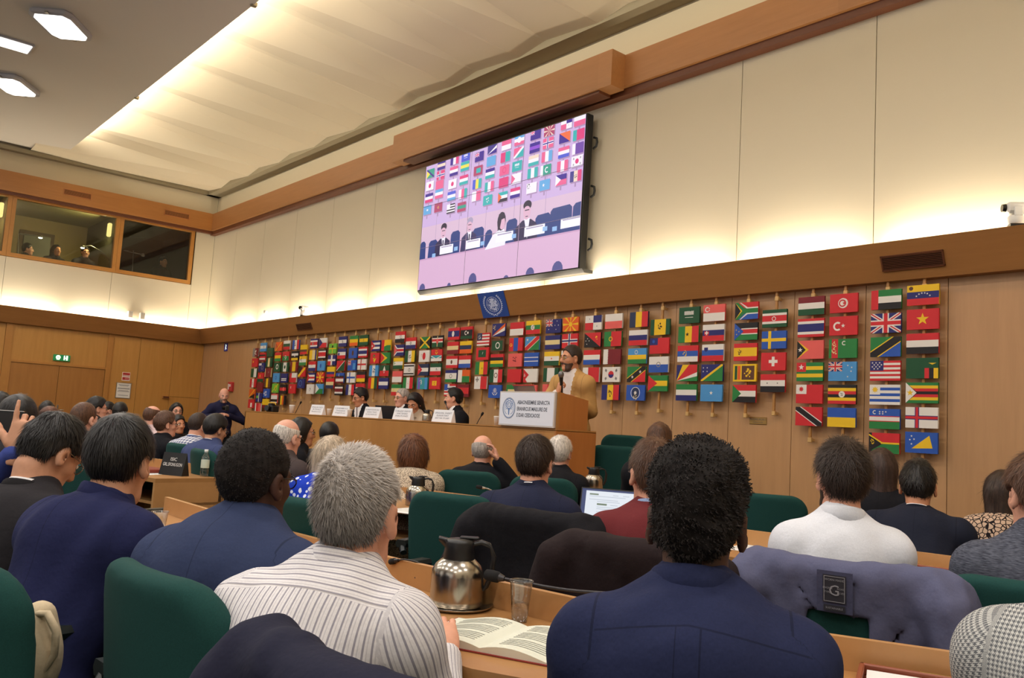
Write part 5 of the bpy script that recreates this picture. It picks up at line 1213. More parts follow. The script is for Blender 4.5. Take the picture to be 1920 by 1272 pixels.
    def seg(a, b_):
        dv = b_ - a; q = v - a; tt = np.clip((q @ dv) / (dv @ dv), 0, 1); return np.linalg.norm(q - tt[:, None] * dv, axis=1)
    for s in (-1, 1):
        d1, d2 = seg(sh[s], el[s]), seg(el[s], wr[s])
        pu = np.clip((s * v[:, 0] - s * sh[s][0] + .012 + np.maximum(0, sh[s][2] - v[:, 2]) * .25) / .04 + .25, 0, 1)
        w = np.where(np.minimum(d1, d2) < (.062 * k + ext) * 1.35, pu, 0); w = np.where(d2 < d1, np.maximum(w, np.where(d2 < .075, 1, 0)), w); part = np.maximum(part, w)
        for a_, b_, msk in ((sh[s], el[s], d1 <= d2), (el[s], wr[s], d2 < d1)):
            dn = (b_ - a_) / np.linalg.norm(b_ - a_); q = v - a_; e1 = np.cross(dn, (0.3, 1, 0)); e1 /= np.linalg.norm(e1); e2 = np.cross(dn, e1); mm = (w > .5) & msk
            U = np.where(mm, np.arctan2(q @ e1, q @ e2) * .062, U); Vv = np.where(mm, q @ dn, Vv)
    gname = {'suit': 'jacket', 'shirt': 'shirt', 'sweater': 'sweater'}[top]
    pat = np.stack([U, Vv, part], 1); extra = []
    if shirt_front and shirt_m:
        # the open jacket: the V of shirt between the lapels (and the tie) is cut out of the same surface as parts of their own
        vp = v - P; fl_ = (vp @ sd) / L; fo = vp @ fw; w = .010 + np.clip((fl_ - .40) / .60, 0, 1) * .062
        on = (fo > .02) & (fl_ > .40) & (np.abs(v[:, 2] - 9) > 0); lap = on & (np.abs(v[:, 0]) > w - .004) & (np.abs(v[:, 0]) < w + .032) & (fl_ > .5); v = v + fw * (lap * .008)[:, None]
        fx = np.abs(v[f][:, :, 0]).mean(1); fon = on[f].all(1); fw_ = w[f].mean(1); isS = fon & (fx < fw_); isT = isS & (fx < .012 + .012 * (1 - np.clip(fl_[f].mean(1), 0, 1))) if tie is not None else np.zeros(len(f), bool)
        def pick(mk):
            ff = f[mk]; u_, inv = np.unique(ff, return_inverse=True); return v[u_], inv.reshape(ff.shape), pat[u_]
        for mk, m_, nm in ((isS & ~isT, shirt_m, 'shirt_front'), (isT, tie, 'tie')):
            if mk.any(): extra.append((*pick(mk), m_, nm))
        f = f[~isS]
    me = mk_mesh(gname, [(v, f, tm)]); attr(me, 'pat', pat); go = link_mesh(gname, me, t)
    for ev, ef, ep, em, en in extra: me = mk_mesh(en, [(ev, ef, em)]); attr(me, 'pat', ep); link_mesh(en, me, t)
    # --- collars
    ax = (nb - N); ax /= np.linalg.norm(ax); ax = ax * .6 + sd * .4; ax /= np.linalg.norm(ax); yv = fw - ax * (fw @ ax); yv /= np.linalg.norm(yv); xv = np.cross(yv, ax)
    def CM(off): c = N + ax * off; return Matrix(((xv[0], yv[0], ax[0], c[0]), (xv[1], yv[1], ax[1], c[1]), (xv[2], yv[2], ax[2], c[2]), (0, 0, 0, 1)))
    def part_obj(mb, name, par=t):
        o = mb.build(name, None, par); 
        return o
    if collar == 'suit':
        mb = MB(); ring_collar(mb, CM(.012 * k), .062 * k, .036 * k, shirt_m or MATS['cloth_white'], True, .35, .014); part_obj(mb, 'shirt_collar')
        mb = MB(); ring_collar(mb, CM(.004), .072 * k, .034 * k, tm, True, .75, .024, .016); part_obj(mb, 'jacket_collar', go)
    elif collar == 'shirt':
        mb = MB(); ring_collar(mb, CM(.006), .063 * k, .046 * k, tm if shirt_m is None else shirt_m, True, .30, .020); c_ = part_obj(mb, 'collar', go)
        me = c_.data; co = np.array([q.co[:] for q in me.vertices]); attr(me, 'pat', np.stack([co @ ax * 1.0, co @ ax, np.ones(len(co))], 1))
    elif collar == 'crew':
        mb = MB(); ring_collar(mb, CM(.0), .066 * k, .020 * k, tm, False, .0, .01); part_obj(mb, 'neckband', go)
        if shirt_m: mb = MB(); ring_collar(mb, CM(.008), .061 * k, .040 * k, shirt_m, True, .4, .010); part_obj(mb, 'shirt_collar')
    # --- legs
    tr = trousers or cloth('trousers_dark', (30, 30, 38))
    F = Field((-.3, -.22, .06), (.3, .6 if not stand else .22, P[2] + .1), .016)
    F.ell(P - (0, 0, .02), (.165 * b, .13, .11), None, .03)
    for s in (-1, 1): F.rc(hip[s], kn[s], .082, .064, .04); F.rc(kn[s], an[s], .062, .05, .02)
    v, f = F.mesh(); link_mesh('trousers', mk_mesh('trousers', [(v, f, tr)]), t)
    for s in (-1, 1):
        mb = MB(); a = an[s]; mb.loft([[(a[0] + x, a[1] + y, z) for x, y in ((-.042 * q, y0), (0, y0 - .03 * q), (.042 * q, y0), (.045 * q, y0 + .12), (.03 * q, y0 + .2 * q), (0, y0 + .22 * q), (-.03 * q, y0 + .2 * q), (-.045 * q, y0 + .12))] for z, q, y0 in ((0.002, 1, -.04), (.03, 1, -.04), (.06, .8, -.03), (.1, .5, -.02))], arm_m, True); mb.build('shoe', None, t)
    # --- hair
    if hair:
        hv, hq, ht = hair_geo(hair, {2: .0055, 1: .007, 0: .009}[near], seed); hv = (hv * k) @ hr.T + o_h
        me = mk_mesh('hair', [(hv, hq, hm)]); attr(me, 'tone', np.repeat(ht[:, None], 3, 1)); link_mesh('hair', me, t)
    q = lambda *p: tuple(o_h + hr @ (np.array(p) * k))
    Hm4 = Matrix(((*[float(c) for c in hr[0] * k], float(o_h[0])), (*[float(c) for c in hr[1] * k], float(o_h[1])), (*[float(c) for c in hr[2] * k], float(o_h[2])), (0, 0, 0, 1)))
    # --- face
    ew = mat('eye_white', (226, 220, 214), .25); ei = mat('eye_iris', (40, 26, 20), .15); lp = mat('lips_' + sk, {'dark': (84, 46, 42), 'brown': (116, 62, 54)}.get(sk, (176, 98, 92)), .5)
    for s in (-1, 1):
        mb = MB(); mb.sphere((s * .031, .079, .004), (.0125, .012, .0085), ew, 10, 7, Hm4); mb.sphere((s * .031, .0865, .004), (.0055, .006, .0055), ei, 8, 6, Hm4); mb.build('eye', None, t)
    if hm is not None or True:
        mb = MB()
        for s in (-1, 1): mb.tube([(s * .014, .0945, .024), (s * .032, .092, .030), (s * .047, .079, .024)], [.0035, .004, .002], None, 6, Hm4)
        hb = hm if hm is not None else mat('brow_grey', (120, 108, 100), .8); eb = mb.build('eyebrows', hb, t); attr(eb.data, 'tone', np.ones((len(eb.data.vertices), 3)))
    mb = MB(); mb.tube([(-.022, .084, -.060), (-.010, .0935, -.058), (0, .095, -.060), (.010, .0935, -.058), (.022, .084, -.060)], [.002, .0045, .004, .0045, .002], lp, 6, Hm4); mb.build('lips', None, t)
    if beard is not None:
        F = Field((-.1, -.05, -.16), (.1, .14, .03), .006); F.ell((0, .028, -.037), (.0605, .067, .085), None, .02); F.rc((-.022, .050, -.094), (.022, .050, -.094), .033, .033, .02); X, Y, Z = F.coords()
        F.F = np.maximum(F.F, np.maximum(Z + .046 - np.maximum(0, .06 - Y) * .7, -.01 - Y + 0 * Z) + 0 * X)
        F.ell((0, .085, -.0), (.042, .05, .047), None, .01, 's'); F.rc((-.017, .094, -.0605), (.017, .094, -.0605), .0065, .0065, .004, 's')
        F.rc((-.028, .083, -.052), (0, .102, -.045), .007, .008, .008); F.rc((.028, .083, -.052), (0, .102, -.045), .007, .008, .008); F.noise(.001, 300, seed)
        v, f = F.mesh(); v = (v * k) @ hr.T + o_h; me = mk_mesh('beard', [(v, f, beard)]); attr(me, 'tone', np.ones((len(v), 3))); link_mesh('beard', me, t)
    if glasses is not None:
        mb = MB()
        for s in (-1, 1):
            mb.tube([(s * .033 + .021 * math.cos(a) * (1 - .12 * abs(math.sin(2 * a))), 0.100 - .004 * abs(math.cos(a)), .002 + .016 * math.sin(a)) for a in (2 * math.pi * j / 14 for j in range(15))], .0017, glasses, 5, Hm4)
            mb.tube([(s * .054, .096, .008), (s * .074, .06, .012), (s * .081, .0, .012), (s * .079, -.02, -.004)], .0018, glasses, 5, Hm4)
        mb.tube([(-.012, .101, .006), (0, .108, .010), (.012, .101, .006)], .0015, glasses, 5, Hm4); gl_ = mb.build('glasses', None, t)
        for s in (-1, 1):
            mb = MB(); mb.add([(s * .033 + .020 * math.cos(a), .099, .002 + .015 * math.sin(a)) for a in (2 * math.pi * j / 14 for j in range(14))], [tuple(range(14))], glass, False, Hm4); mb.build('glasses_lens', None, gl_)
    if chairlab and not stand:
        cl = chairlab if isinstance(chairlab, str) else 'green chair under the ' + label
        w = cl.split()
        if len(w) > 16: cl = 'green chair under the ' + label.split(',')[0].split(' with a hand')[0]
        cx = np.array((0, .04, 0)); c = np.array((root[0], root[1], floor)) + Rb @ cx
        if chair_at: chair(cl, chair_at[0], chair_at[1], chair_at[2], floor)
        else: chair(cl, c[0], c[1], thb, floor)
    return t, root, thb
cloth('white', (236, 234, 236))
# ------------------------------------------------------------------ the audience, nearest row
H_dark = hairmat('black', (26, 22, 22), .45); H_brown = hairmat('dark_brown', (52, 36, 28), .5); H_mid = hairmat('mid_brown', (88, 58, 40), .5); H_grey = hairmat('grey', (170, 162, 156), .6); H_white = hairmat('white', (214, 206, 198), .6); H_blond = hairmat('ash_blond', (190, 172, 150), .5); H_ginger = hairmat('auburn', (104, 62, 36), .5); H_afro = hairmat('afro_black', (30, 25, 24), .7, .2)
C_white = MATS['cloth_white']; C_navy = cloth('navy_suit', (34, 38, 62), 'suit'); C_dark = cloth('charcoal_suit', (42, 40, 44), 'suit'); C_blk = cloth('black_suit', (24, 24, 30), 'suit'); C_blue = cloth('blue_grey_suit', (50, 60, 92), 'suit')
metal_f = mat('glasses_metal', (150, 146, 140), .25, .9); black_f = mat('glasses_black', (18, 16, 18), .3)
SHORT = dict(th=.014, top=.020, n=1200, sw=.0011, lump=.003, lfreq=50, len=.025, lift=.3, tone=(.6, 1.5)); ASIAN = dict(th=.020, top=.022, n=1800, len=.035, lift=.10, jit=.15, grav=.1, lump=.002, lfreq=45, sw=.0009, tone=(.6, 1.5), nape=-.07)
def S_(base, **kw): d = dict(base); d.update(kw); return d
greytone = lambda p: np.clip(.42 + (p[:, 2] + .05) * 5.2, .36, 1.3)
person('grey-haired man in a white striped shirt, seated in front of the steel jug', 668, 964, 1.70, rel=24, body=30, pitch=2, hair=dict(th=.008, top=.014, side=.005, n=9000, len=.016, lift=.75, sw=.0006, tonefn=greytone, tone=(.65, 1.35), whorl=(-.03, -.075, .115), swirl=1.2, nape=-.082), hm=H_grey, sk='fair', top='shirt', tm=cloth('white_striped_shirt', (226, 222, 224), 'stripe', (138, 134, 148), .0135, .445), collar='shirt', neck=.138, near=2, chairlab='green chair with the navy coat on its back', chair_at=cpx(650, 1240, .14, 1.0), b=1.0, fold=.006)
person('man with tall curly black hair and a navy shirt, seen squarely from behind', 1306, 980, 1.50, rel=0, body=2, hair=dict(th=.007, top=.022, side=.006, back=.012, crown=1, lump=.0045, lfreq=75, n=6500, len=.014, lift=.95, curl=1.5, sw=.0013, tone=(.5, 1.8), nape=-.082, sideburn=-.02), hm=H_afro, sk='dark', top='shirt', tm=cloth('navy_shirt', (36, 42, 74), 'navyshirt', vy=.452, var=.2), collar='shirt', neck=.138, near=2, b=1.0, fold=.006, chairlab=False)
person('man in a blue-grey suit with cropped black hair and glasses', 478, 902, 2.12, rel=42, body=34, pitch=4, hair=dict(th=.009, top=.012, lump=.0015, lfreq=140, n=4000, len=.008, lift=.9, curl=1.2, sw=.0011, tone=(.5, 1.6), nape=-.07), hm=H_afro, sk='dark', top='suit', tm=C_blue, neck=.145, near=2, glasses=black_f, b=1.08, k=.98, fold=.005, shirt_m=C_blue, chairlab='green chair behind the man in the blue-grey suit', chair_at=cpx(272, 1066, .10))
person('young man in a navy zip jacket with a full black haircut', 224, 866, 2.42, rel=30, body=48, pitch=10, hair=dict(th=.013, top=.016, n=6000, len=.035, lift=.06, jit=.12, grav=.1, sw=.0008, tone=(.6, 1.5), nape=-.085, whorl=(.0, -.055, .13)), hm=H_dark, sk='asian', top='sweater', tm=cloth('navy_jacket', (34, 38, 76), 'suit', var=.15), collar='shirt', neck=.135, near=2, b=1.05, fold=.008, chairlab='green chair with a cream bag, cut off at the left edge', chair_at=cpx(-110, 1040, .25))
person('man in a dark suit with glasses, bowing his head to the right', 95, 850, 2.75, rel=58, body=48, pitch=34, hair=S_(ASIAN, th=.012, top=.014, n=4000, nape=-.06), hm=H_dark, sk='asian', top='suit', tm=C_dark, near=1, glasses=metal_f, fold=.005)
person('person in a pale houndstooth jacket at the bottom right corner', 2112, 1003, 1.38, rel=12, body=16, hair=S_(SHORT, th=.014), hm=H_brown, sk='fair', top='suit', tm=cloth('houndstooth', (200, 200, 196), 'houndstooth', (70, 74, 84), .0075), near=2, fold=.004, chairlab=False)
# the person beside the left edge who films with a phone
person('person at the left edge raising a phone to film', -95, 822, 3.0, rel=12, body=20, hair=S_(ASIAN), hm=H_dark, sk='asian', top='shirt', tm=cloth('blue_shirt', (70, 84, 160)), near=1, arms={1: (('px', -12, 905, 2.90), ('px', 34, 848, 2.78))}, hands={1: dict(curl=.75, dir=(.10, .15, 1), up=(.2, -1, .2), point=True, thumb=.2, s=1.05), -1: dict(curl=.4)}, chairlab=False)
# ------------------------------------------------------------------ second row
person('man in a navy suit with neat dark hair, black coat on his chair', 1003, 870, 3.95, rel=22, body=14, pitch=8, hair=dict(th=.013, top=.016, n=4500, len=.035, lift=.16, sw=.0008, nape=-.078, comb=(.3, 0, -.6), tone=(.5, 1.8)), hm=H_brown, sk='fair', top='suit', tm=C_navy, near=1, glasses=metal_f, chairlab='green chair under the black coat', chair_at=cpx(985, 962, .30))
person('man in a maroon sweater with brown hair and glasses', 1222, 892, 3.25, rel=-18, body=-4, pitch=4, hair=dict(th=.016, top=.024, side=.008, n=3500, len=.03, lift=.35, nape=-.075, tone=(.6, 1.5)), hm=H_mid, sk='fair', top='sweater', tm=cloth('maroon_sweater', (104, 40, 44)), collar='crew', shirt_m=cloth('pale_blue_shirt', (150, 172, 214)), near=1, glasses=black_f, b=.98, chairlab='green chair under the dark brown coat', chair_at=cpx(1180, 1018, .22))
person('bearded man in a white shirt, grey jacket on his chair', 1578, 898, 2.95, rel=-22, body=-6, pitch=3, hair=dict(th=.015, top=.022, side=.011, back=.015, n=5500, len=.045, lift=.2, nape=-.085, tone=(.55, 1.5), jit=.5, sideburn=-.03), hm=H_brown, sk='fair', top='shirt', tm=cloth('white_shirt', (226, 228, 236)), collar='shirt', near=2, beard=H_brown, b=.96, fold=.005, chairlab='green chair under the grey-blue jacket', chair_at=cpx(1575, 1058, .28, .99))
person('person in a dark heathered sweater at the right edge', 1950, 930, 2.55, rel=-30, body=-8, pitch=6, hair=dict(th=.018, n=2500, len=.03, lift=.3, tone=(.6, 1.5), nape=-.07), hm=H_mid, sk='fair', top='sweater', tm=cloth('heather_sweater', (52, 54, 66), 'heather', (104, 108, 122)), collar='crew', near=1, chairlab='green chair at the right edge under the heathered sweater', chair_at=cpx(1935, 1092, .3))
chair_px('empty green chair left of the black coat', 843, 926, .42)
chair_px('empty green chair between the striped shirt and the blue-grey suit', 566, 934, .35)
# ------------------------------------------------------------------ beyond the second desk row
person('man in a dark navy suit seen from behind below the flags at the right', 1721, 914, 4.5, rel=2, body=4, pitch=12, hair=S_(SHORT, th=.013, side=.011, n=2500), hm=H_dark, sk='tan', top='suit', tm=cloth('dark_navy_suit', (30, 34, 50), 'suit'), near=1, k=1.06, b=1.12, chairlab=False)
person('woman with very long straight brown hair behind the white shirt', 1652, 880, 5.4, rel=4, hair=dict(th=.015, cover=1, long=-.36, w=.098, n=1500, len=.09, lift=.03, grav=.8, nape=-.08, tone=(.6, 1.4)), hm=hairmat('long_brown', (62, 44, 38)), sk='fair', top='suit', tm=C_blk, b=.9, chairlab=False)
person('woman in a black and cream lattice top at the far right', 1880, 925, 4.9, rel=-4, hair=dict(th=.016, cover=1, long=-.16, n=1500, len=.06, lift=.05, grav=.8, tone=(.6, 1.4)), hm=H_brown, sk='fair', top='sweater', tm=cloth('lattice_top', (30, 24, 28), 'lattice', (200, 172, 150), .026), collar='crew', b=.92, chairlab=False)
person('person in black half hidden behind the maroon sweater', 1236, 828, 6.0, rel=6, hair=S_(SHORT, n=500), hm=H_mid, sk='fair', top='suit', tm=C_blk, chairlab=False)
person('white-haired man in a dark suit beside the lectern corner', 1050, 851, 6.2, rel=20, body=12, hair=dict(th=.015, n=1500, len=.03, lift=.2, tone=(.75, 1.2), nape=-.08), hm=H_white, sk='pink', top='suit', tm=C_blk, shirt_m=C_blk)
person('balding grey man in a dark suit with a hand at his ear', 905, 847, 6.5, rel=18, body=10, hair=dict(th=.008, bald=.055, n=1200, len=.012, lift=.4, tone=(.7, 1.3), nape=-.08), hm=H_grey, sk='pink', top='suit', tm=C_blk, shirt_m=C_blk, near=1, arms={1: ((.30, .22, .86), (.135, .20, 1.045))}, hands={1: dict(curl=.5, dir=(-.25, -.05, 1), up=(1, .2, 0)), -1: dict(curl=.4)})
person('woman with an auburn bob and a tweed jacket', 775, 850, 6.0, rel=4, hair=dict(th=.018, cover=1, bob=1, n=3000, len=.06, lift=.10, sw=.0014, grav=.6, tone=(.45, 1.6), nape=-.1, lump=.004, lfreq=40), hm=H_ginger, sk='fair', top='suit', tm=cloth('tweed', (84, 68, 62), 'tweed', (206, 190, 168), .0065), collar='crew', b=.95, chairlab=False)
person('blonde woman in a bright blue spotted dress', 621, 858, 5.2, rel=12, hair=dict(th=.018, cover=1, long=-.15, w=.105, n=2500, len=.08, lift=.04, grav=.8, tone=(.6, 1.3)), hm=H_blond, sk='fair', top='sweater', tm=cloth('spotted_dress', (28, 62, 190), 'dots', (226, 232, 250), .04), collar='crew', b=.95, near=1, chairlab=False)
person('bald elderly man in a brown-grey suit with glasses', 538, 822, 5.6, rel=46, body=36, pitch=8, hair=dict(th=.005, bald=.06, n=1500, len=.010, lift=.3, tone=(.8, 1.2), nape=-.08), hm=H_white, sk='pink', top='suit', tm=cloth('brown_grey_suit', (74, 64, 64), 'suit'), shirt_m=cloth('brown_grey_suit', (0, 0, 0)), glasses=black_f, near=1, chairlab=False)
person('woman with long dark hair and glasses, in profile before the dais', 566, 812, 7.2, rel=72, hair=dict(th=.014, cover=1, long=-.2, nape=-.08), hm=H_dark, sk='tan', top='suit', tm=C_blk, glasses=black_f, b=.9, chairlab=False)
person('black-haired person in dark clothes behind the blonde woman', 617, 818, 8.2, rel=10, hair=S_(ASIAN, n=400), hm=H_dark, sk='asian', top='suit', tm=C_blk, chairlab=False)
# ------------------------------------------------------------------ left block
person('man in a mid-blue suit with glasses, head bowed', 404, 806, 7.5, rel=58, body=44, pitch=14, hair=S_(ASIAN, n=800), hm=H_dark, sk='asian', top='suit', tm=cloth('mid_blue_suit', (64, 74, 114), 'suit'), glasses=metal_f, chairlab='green chair behind the man in the mid-blue suit', chair_at=cpx(374, 842, .0))
person('man in a blue gingham shirt leaning forward', 372, 800, 8.0, rel=52, body=40, pitch=12, hair=dict(th=.009, side=.004, n=800, len=.008, lift=.8), hm=H_brown, sk='fair', top='shirt', tm=cloth('gingham_shirt', (222, 222, 228), 'gingham', (74, 84, 128), .03), collar='shirt', b=1.06, near=1, chairlab='green chair behind the man in the gingham shirt', chair_at=cpx(330, 831, .1))
person('young man in a black jacket with dark-rimmed glasses, in profile', 311, 797, 8.3, rel=74, body=50, hair=S_(SHORT, th=.016), hm=H_mid, sk='fair', top='suit', tm=C_blk, glasses=black_f, shirt_m=C_blk, near=1)
person('older man with thin grey-brown hair and a pale pink shirt', 286, 783, 9.3, rel=64, body=40, pitch=8, hair=dict(th=.008, bald=.085, n=500, len=.01), hm=H_mid, sk='pink', top='shirt', tm=cloth('pink_shirt', (214, 190, 192)), collar='shirt')
person('smiling woman in black near the corner panel, facing the room', 331, 772, 12.6, rel=165, hair=dict(th=.014, cover=1, long=-.12), hm=H_dark, sk='fair', top='suit', tm=C_blk, glasses=metal_f, b=.9, arms={1: ((.25, .16, .84), (.06, .24, .98)), -1: ((-.25, .14, .78), (-.08, .28, .80))})
person('dark-haired person peering out between the two men in profile', 334, 797, 11.4, rel=150, hair=S_(SHORT, n=0), hm=H_dark, sk='tan', top='suit', tm=C_dark)
person('young man with black hair and glasses in profile, far left', 182, 767, 9.4, rel=80, body=50, hair=S_(SHORT, th=.02, n=500), hm=H_dark, sk='fair', top='suit', tm=C_blk, glasses=black_f)
person('person with dark hair just right of the young man in glasses', 203, 771, 12.4, rel=75, hair=S_(SHORT, n=300), hm=H_dark, sk='fair', top='suit', tm=C_dark)
person('person with a round black haircut below the framed notice', 225, 774, 11.2, rel=20, hair=S_(ASIAN, n=300), hm=H_dark, sk='asian', top='suit', tm=C_dark)
person('man with a faded brown haircut and dark suit behind the young man', 158, 788, 6.4, rel=46, body=34, hair=dict(th=.014, side=.003, n=900, len=.015, lift=.5), hm=H_mid, sk='pink', top='suit', tm=C_dark, near=1, chairlab='green chair behind the man with the faded haircut', chair_at=cpx(130, 864, .3))
person('person with smooth chestnut hair behind the bowed dark suit', 92, 791, 7.6, rel=6, hair=dict(th=.02, cover=1, n=900, len=.05, lift=.08, nape=-.09), hm=hairmat('chestnut', (92, 52, 32)), sk='fair', top='suit', tm=C_dark)
person('person with thick dark hair behind the raised phone', 32, 788, 4.9, rel=8, hair=dict(th=.03, cover=1, n=1200, len=.05, lift=.1, nape=-.09), hm=H_dark, sk='tan', top='suit', tm=C_dark)
person('person whose dark hair just shows beside the door handle', 87, 773, 10.4, rel=10, hair=S_(SHORT, n=300), hm=H_dark, sk='tan', top='suit', tm=C_dark)
person('person in profile cut off by the left edge', 1, 762, 8.2, rel=85, hair=S_(SHORT, th=.018, n=400), hm=H_dark, sk='fair', top='suit', tm=C_dark, glasses=black_f)
# ------------------------------------------------------------------ standing man, speaker, panel
person('bald man in a navy sweater standing near the corner, holding a camera', 420, 742, 14.6, rel=172, body=176, pitch=16, sk='pink', top='sweater', tm=cloth('navy_sweater', (36, 36, 66)), collar='crew', stand=True, near=1, beard=hairmat('stubble_grey', (120, 104, 96)), trousers=cloth('black_trousers', (20, 20, 24)), b=1.08, arms={1: ((.37, .04, 1.12), (.09, .25, 1.21)), -1: ((-.37, .04, 1.12), (-.09, .25, 1.21))}, hands={1: dict(curl=.9, dir=(-.7, .5, .2), up=(0, .6, 1)), -1: dict(curl=.9, dir=(.7, .5, .2), up=(0, .6, 1))})
SPK, SPR, SPT = person('bearded speaker in a tan jacket and glasses, holding a microphone at the lectern', 1071, 673, 7.95, rel=-122, body=-146, pitch=3, hair=dict(th=.011, top=.014, side=.006, n=2000, len=.02, lift=.2, nape=-.075, comb=(0, -.6, -.1), tone=(.6, 1.4)), hm=H_brown, sk='tan', top='suit', tm=cloth('tan_jacket', (190, 148, 92), 'suit'), shirt_m=cloth('cream_shirt', (228, 218, 214)), collar='suit', stand=True, floor=.33, near=2, beard=hairmat('beard_brown', (74, 52, 42)), glasses=metal_f, shirt_front=True, b=1.0, arms={1: ((.27, .13, 1.12), ('px', 1046, 738, 7.72)), -1: (('px', 1108, 772, 7.86), ('px', 1078, 750, 7.70))}, hands={1: dict(curl=1.15, dir=(-.35, .15, .95), up=(.5, .8, .1), thumb=.9), -1: dict(curl=.3)}, trousers=cloth('grey_trousers', (70, 66, 66)))
tie_m = cloth('dark_tie', (60, 34, 44))
person('panel man with glasses in a black suit and tie, looking down', 676, 746, 11.4, rel=-112, body=-120, pitch=16, hair=S_(SHORT, n=900), hm=H_dark, sk='tan', top='suit', tm=C_blk, glasses=black_f, floor=.33, near=1, shirt_front=True, shirt_m=C_white, tie=tie_m)
person('panel man with cropped grey hair, black glasses and a tie', 754, 747, 11.1, rel=-124, body=-130, pitch=4, hair=dict(th=.010, n=900, len=.012, lift=.6), hm=H_grey, sk='pink', top='suit', tm=C_blk, glasses=black_f, floor=.33, near=1, shirt_front=True, shirt_m=C_white, tie=tie_m, b=1.05)
person('panel woman with dark hair in a cream jacket, head bowed', 777, 756, 10.7, rel=-150, body=-150, pitch=30, hair=dict(th=.014, cover=1, long=-.2), hm=H_dark, sk='tan', top='suit', tm=cloth('cream_jacket', (206, 186, 164), 'suit'), collar='crew', floor=.33, near=1, b=.9, arms={1: ((.24, .14, .86), (.07, .22, .98)), -1: ((-.24, .16, .80), (-.1, .36, .84))})
person('panel man in profile with short dark hair and a white collar', 851, 748, 10.2, rel=-86, body=-110, pitch=2, hair=S_(SHORT, n=1200, th=.012), hm=H_dark, sk='fair', top='suit', tm=C_blk, floor=.33, near=1, shirt_front=True, shirt_m=C_white, tie=tie_m)
# interpreters behind the booth glass
for (px, py, rel, lab, hr_, sk_) in ((52, 468, 100, 'interpreter nearest the bright desk lamp in the booth', S_(SHORT, n=0), 'pink'), (106, 470, 150, 'interpreter with long dark hair in the middle of the booth', dict(th=.014, cover=1, long=-.2), 'tan'), (160, 474, 165, 'interpreter under the arched desk lamp in the booth', S_(SHORT, n=0), 'fair'), (306, 492, 140, 'dim interpreter behind the darker booth window', S_(SHORT, n=0), 'tan')):
    p = onX(px, py, XL - .85); D = float((p - CAM) @ CF)
    person(lab, px, py, D, rel=rel, hair=hr_, hm=H_dark, sk=sk_, top='suit', tm=C_dark, floor=3.0, chairlab=False)
# ------------------------------------------------------------------ coats over the chair backs
coat('coat', 'navy quilted coat over the chair of the man in white stripes', *cpx(650, 1240, .14, 1.0), cloth('navy_coat', (32, 33, 52), var=.2), .006, 11, side=.10, zc=.35, zs=.22, grow=.026, h=.0095)
coat('coat', 'black wool coat over the chair of the man in the navy suit', *cpx(985, 962, .30), cloth('black_wool', (26, 25, 30), var=.3), .007, 23, side=.08, zc=.25, zs=.2, grow=.022)
coat('coat', 'dark brown coat over the chair of the man in the maroon sweater', *cpx(1180, 1018, .22), cloth('brown_black_wool', (38, 28, 30), var=.3), .006, 31, side=.07, zc=.25, zs=.2, grow=.022)
gj = coat('jacket', 'grey-blue jacket with a black label over the bearded man\'s chair', *cpx(1575, 1058, .28, .99), cloth('grey_blue_jacket', (92, 94, 122), var=.12), .006, 43, side=.09, zc=.86, zs=.34, grow=.018, h=.0095, cat='jacket', gap=(.075, .05))
lab_b = mat('label_black', (44, 44, 54), .7); lab_t = mat('label_thread', (150, 150, 158), .7)
m = MB(); yb = lambda x, z: -0.27 + BACKC * x * x - .1 * (z - .7) - .032 - .018 - .014
LX, LZ, LS = .0, .928, .78
def patch(x0, x1, z0, z1, mt, d=0.0): m.add([(x, yb(x, z) - d, z) for x, z in ((LX + x0 * LS, LZ + z0 * LS), (LX + x1 * LS, LZ + z0 * LS), (LX + x1 * LS, LZ + z1 * LS), (LX + x0 * LS, LZ + z1 * LS))], [(0, 1, 2, 3)], mt)
patch(-.058, .058, -.075, .062, cloth('grey_blue_dark', (76, 78, 104)), .002); patch(-.0375, .0375, -.042, .05, lab_b, .004); patch(-.035, .035, -.07, -.05, lab_b, .004)
for a, b_, c, d_ in ((-.034, .034, -.039, -.037), (-.034, .034, .044, .046), (-.034, -.032, -.039, .046), (.032, .034, -.039, .046)): patch(a, b_, c, d_, lab_t, .0055)
for body, x, z, sz in (('G', .0, -.002, .05), ('ENGINE', -.021, .006, .009), ('TYPE', -.022, -.008, .009), ('ROAD', .022, .006, .009), ('BLVD', .022, -.008, .009), ('WORN MADE', .0, .034, .010), ('SUSTAINABLE', .0, -.060, .009)):
    vs, fs = text_mesh(body, sz); m.add([(LX + (x + p[0]) * LS, yb(LX + (x + p[0]) * LS, LZ + (z + p[1]) * LS) - .0058, LZ + (z + p[1]) * LS) for p in vs], fs, lab_t)
m.build('label_patch', None, gj)

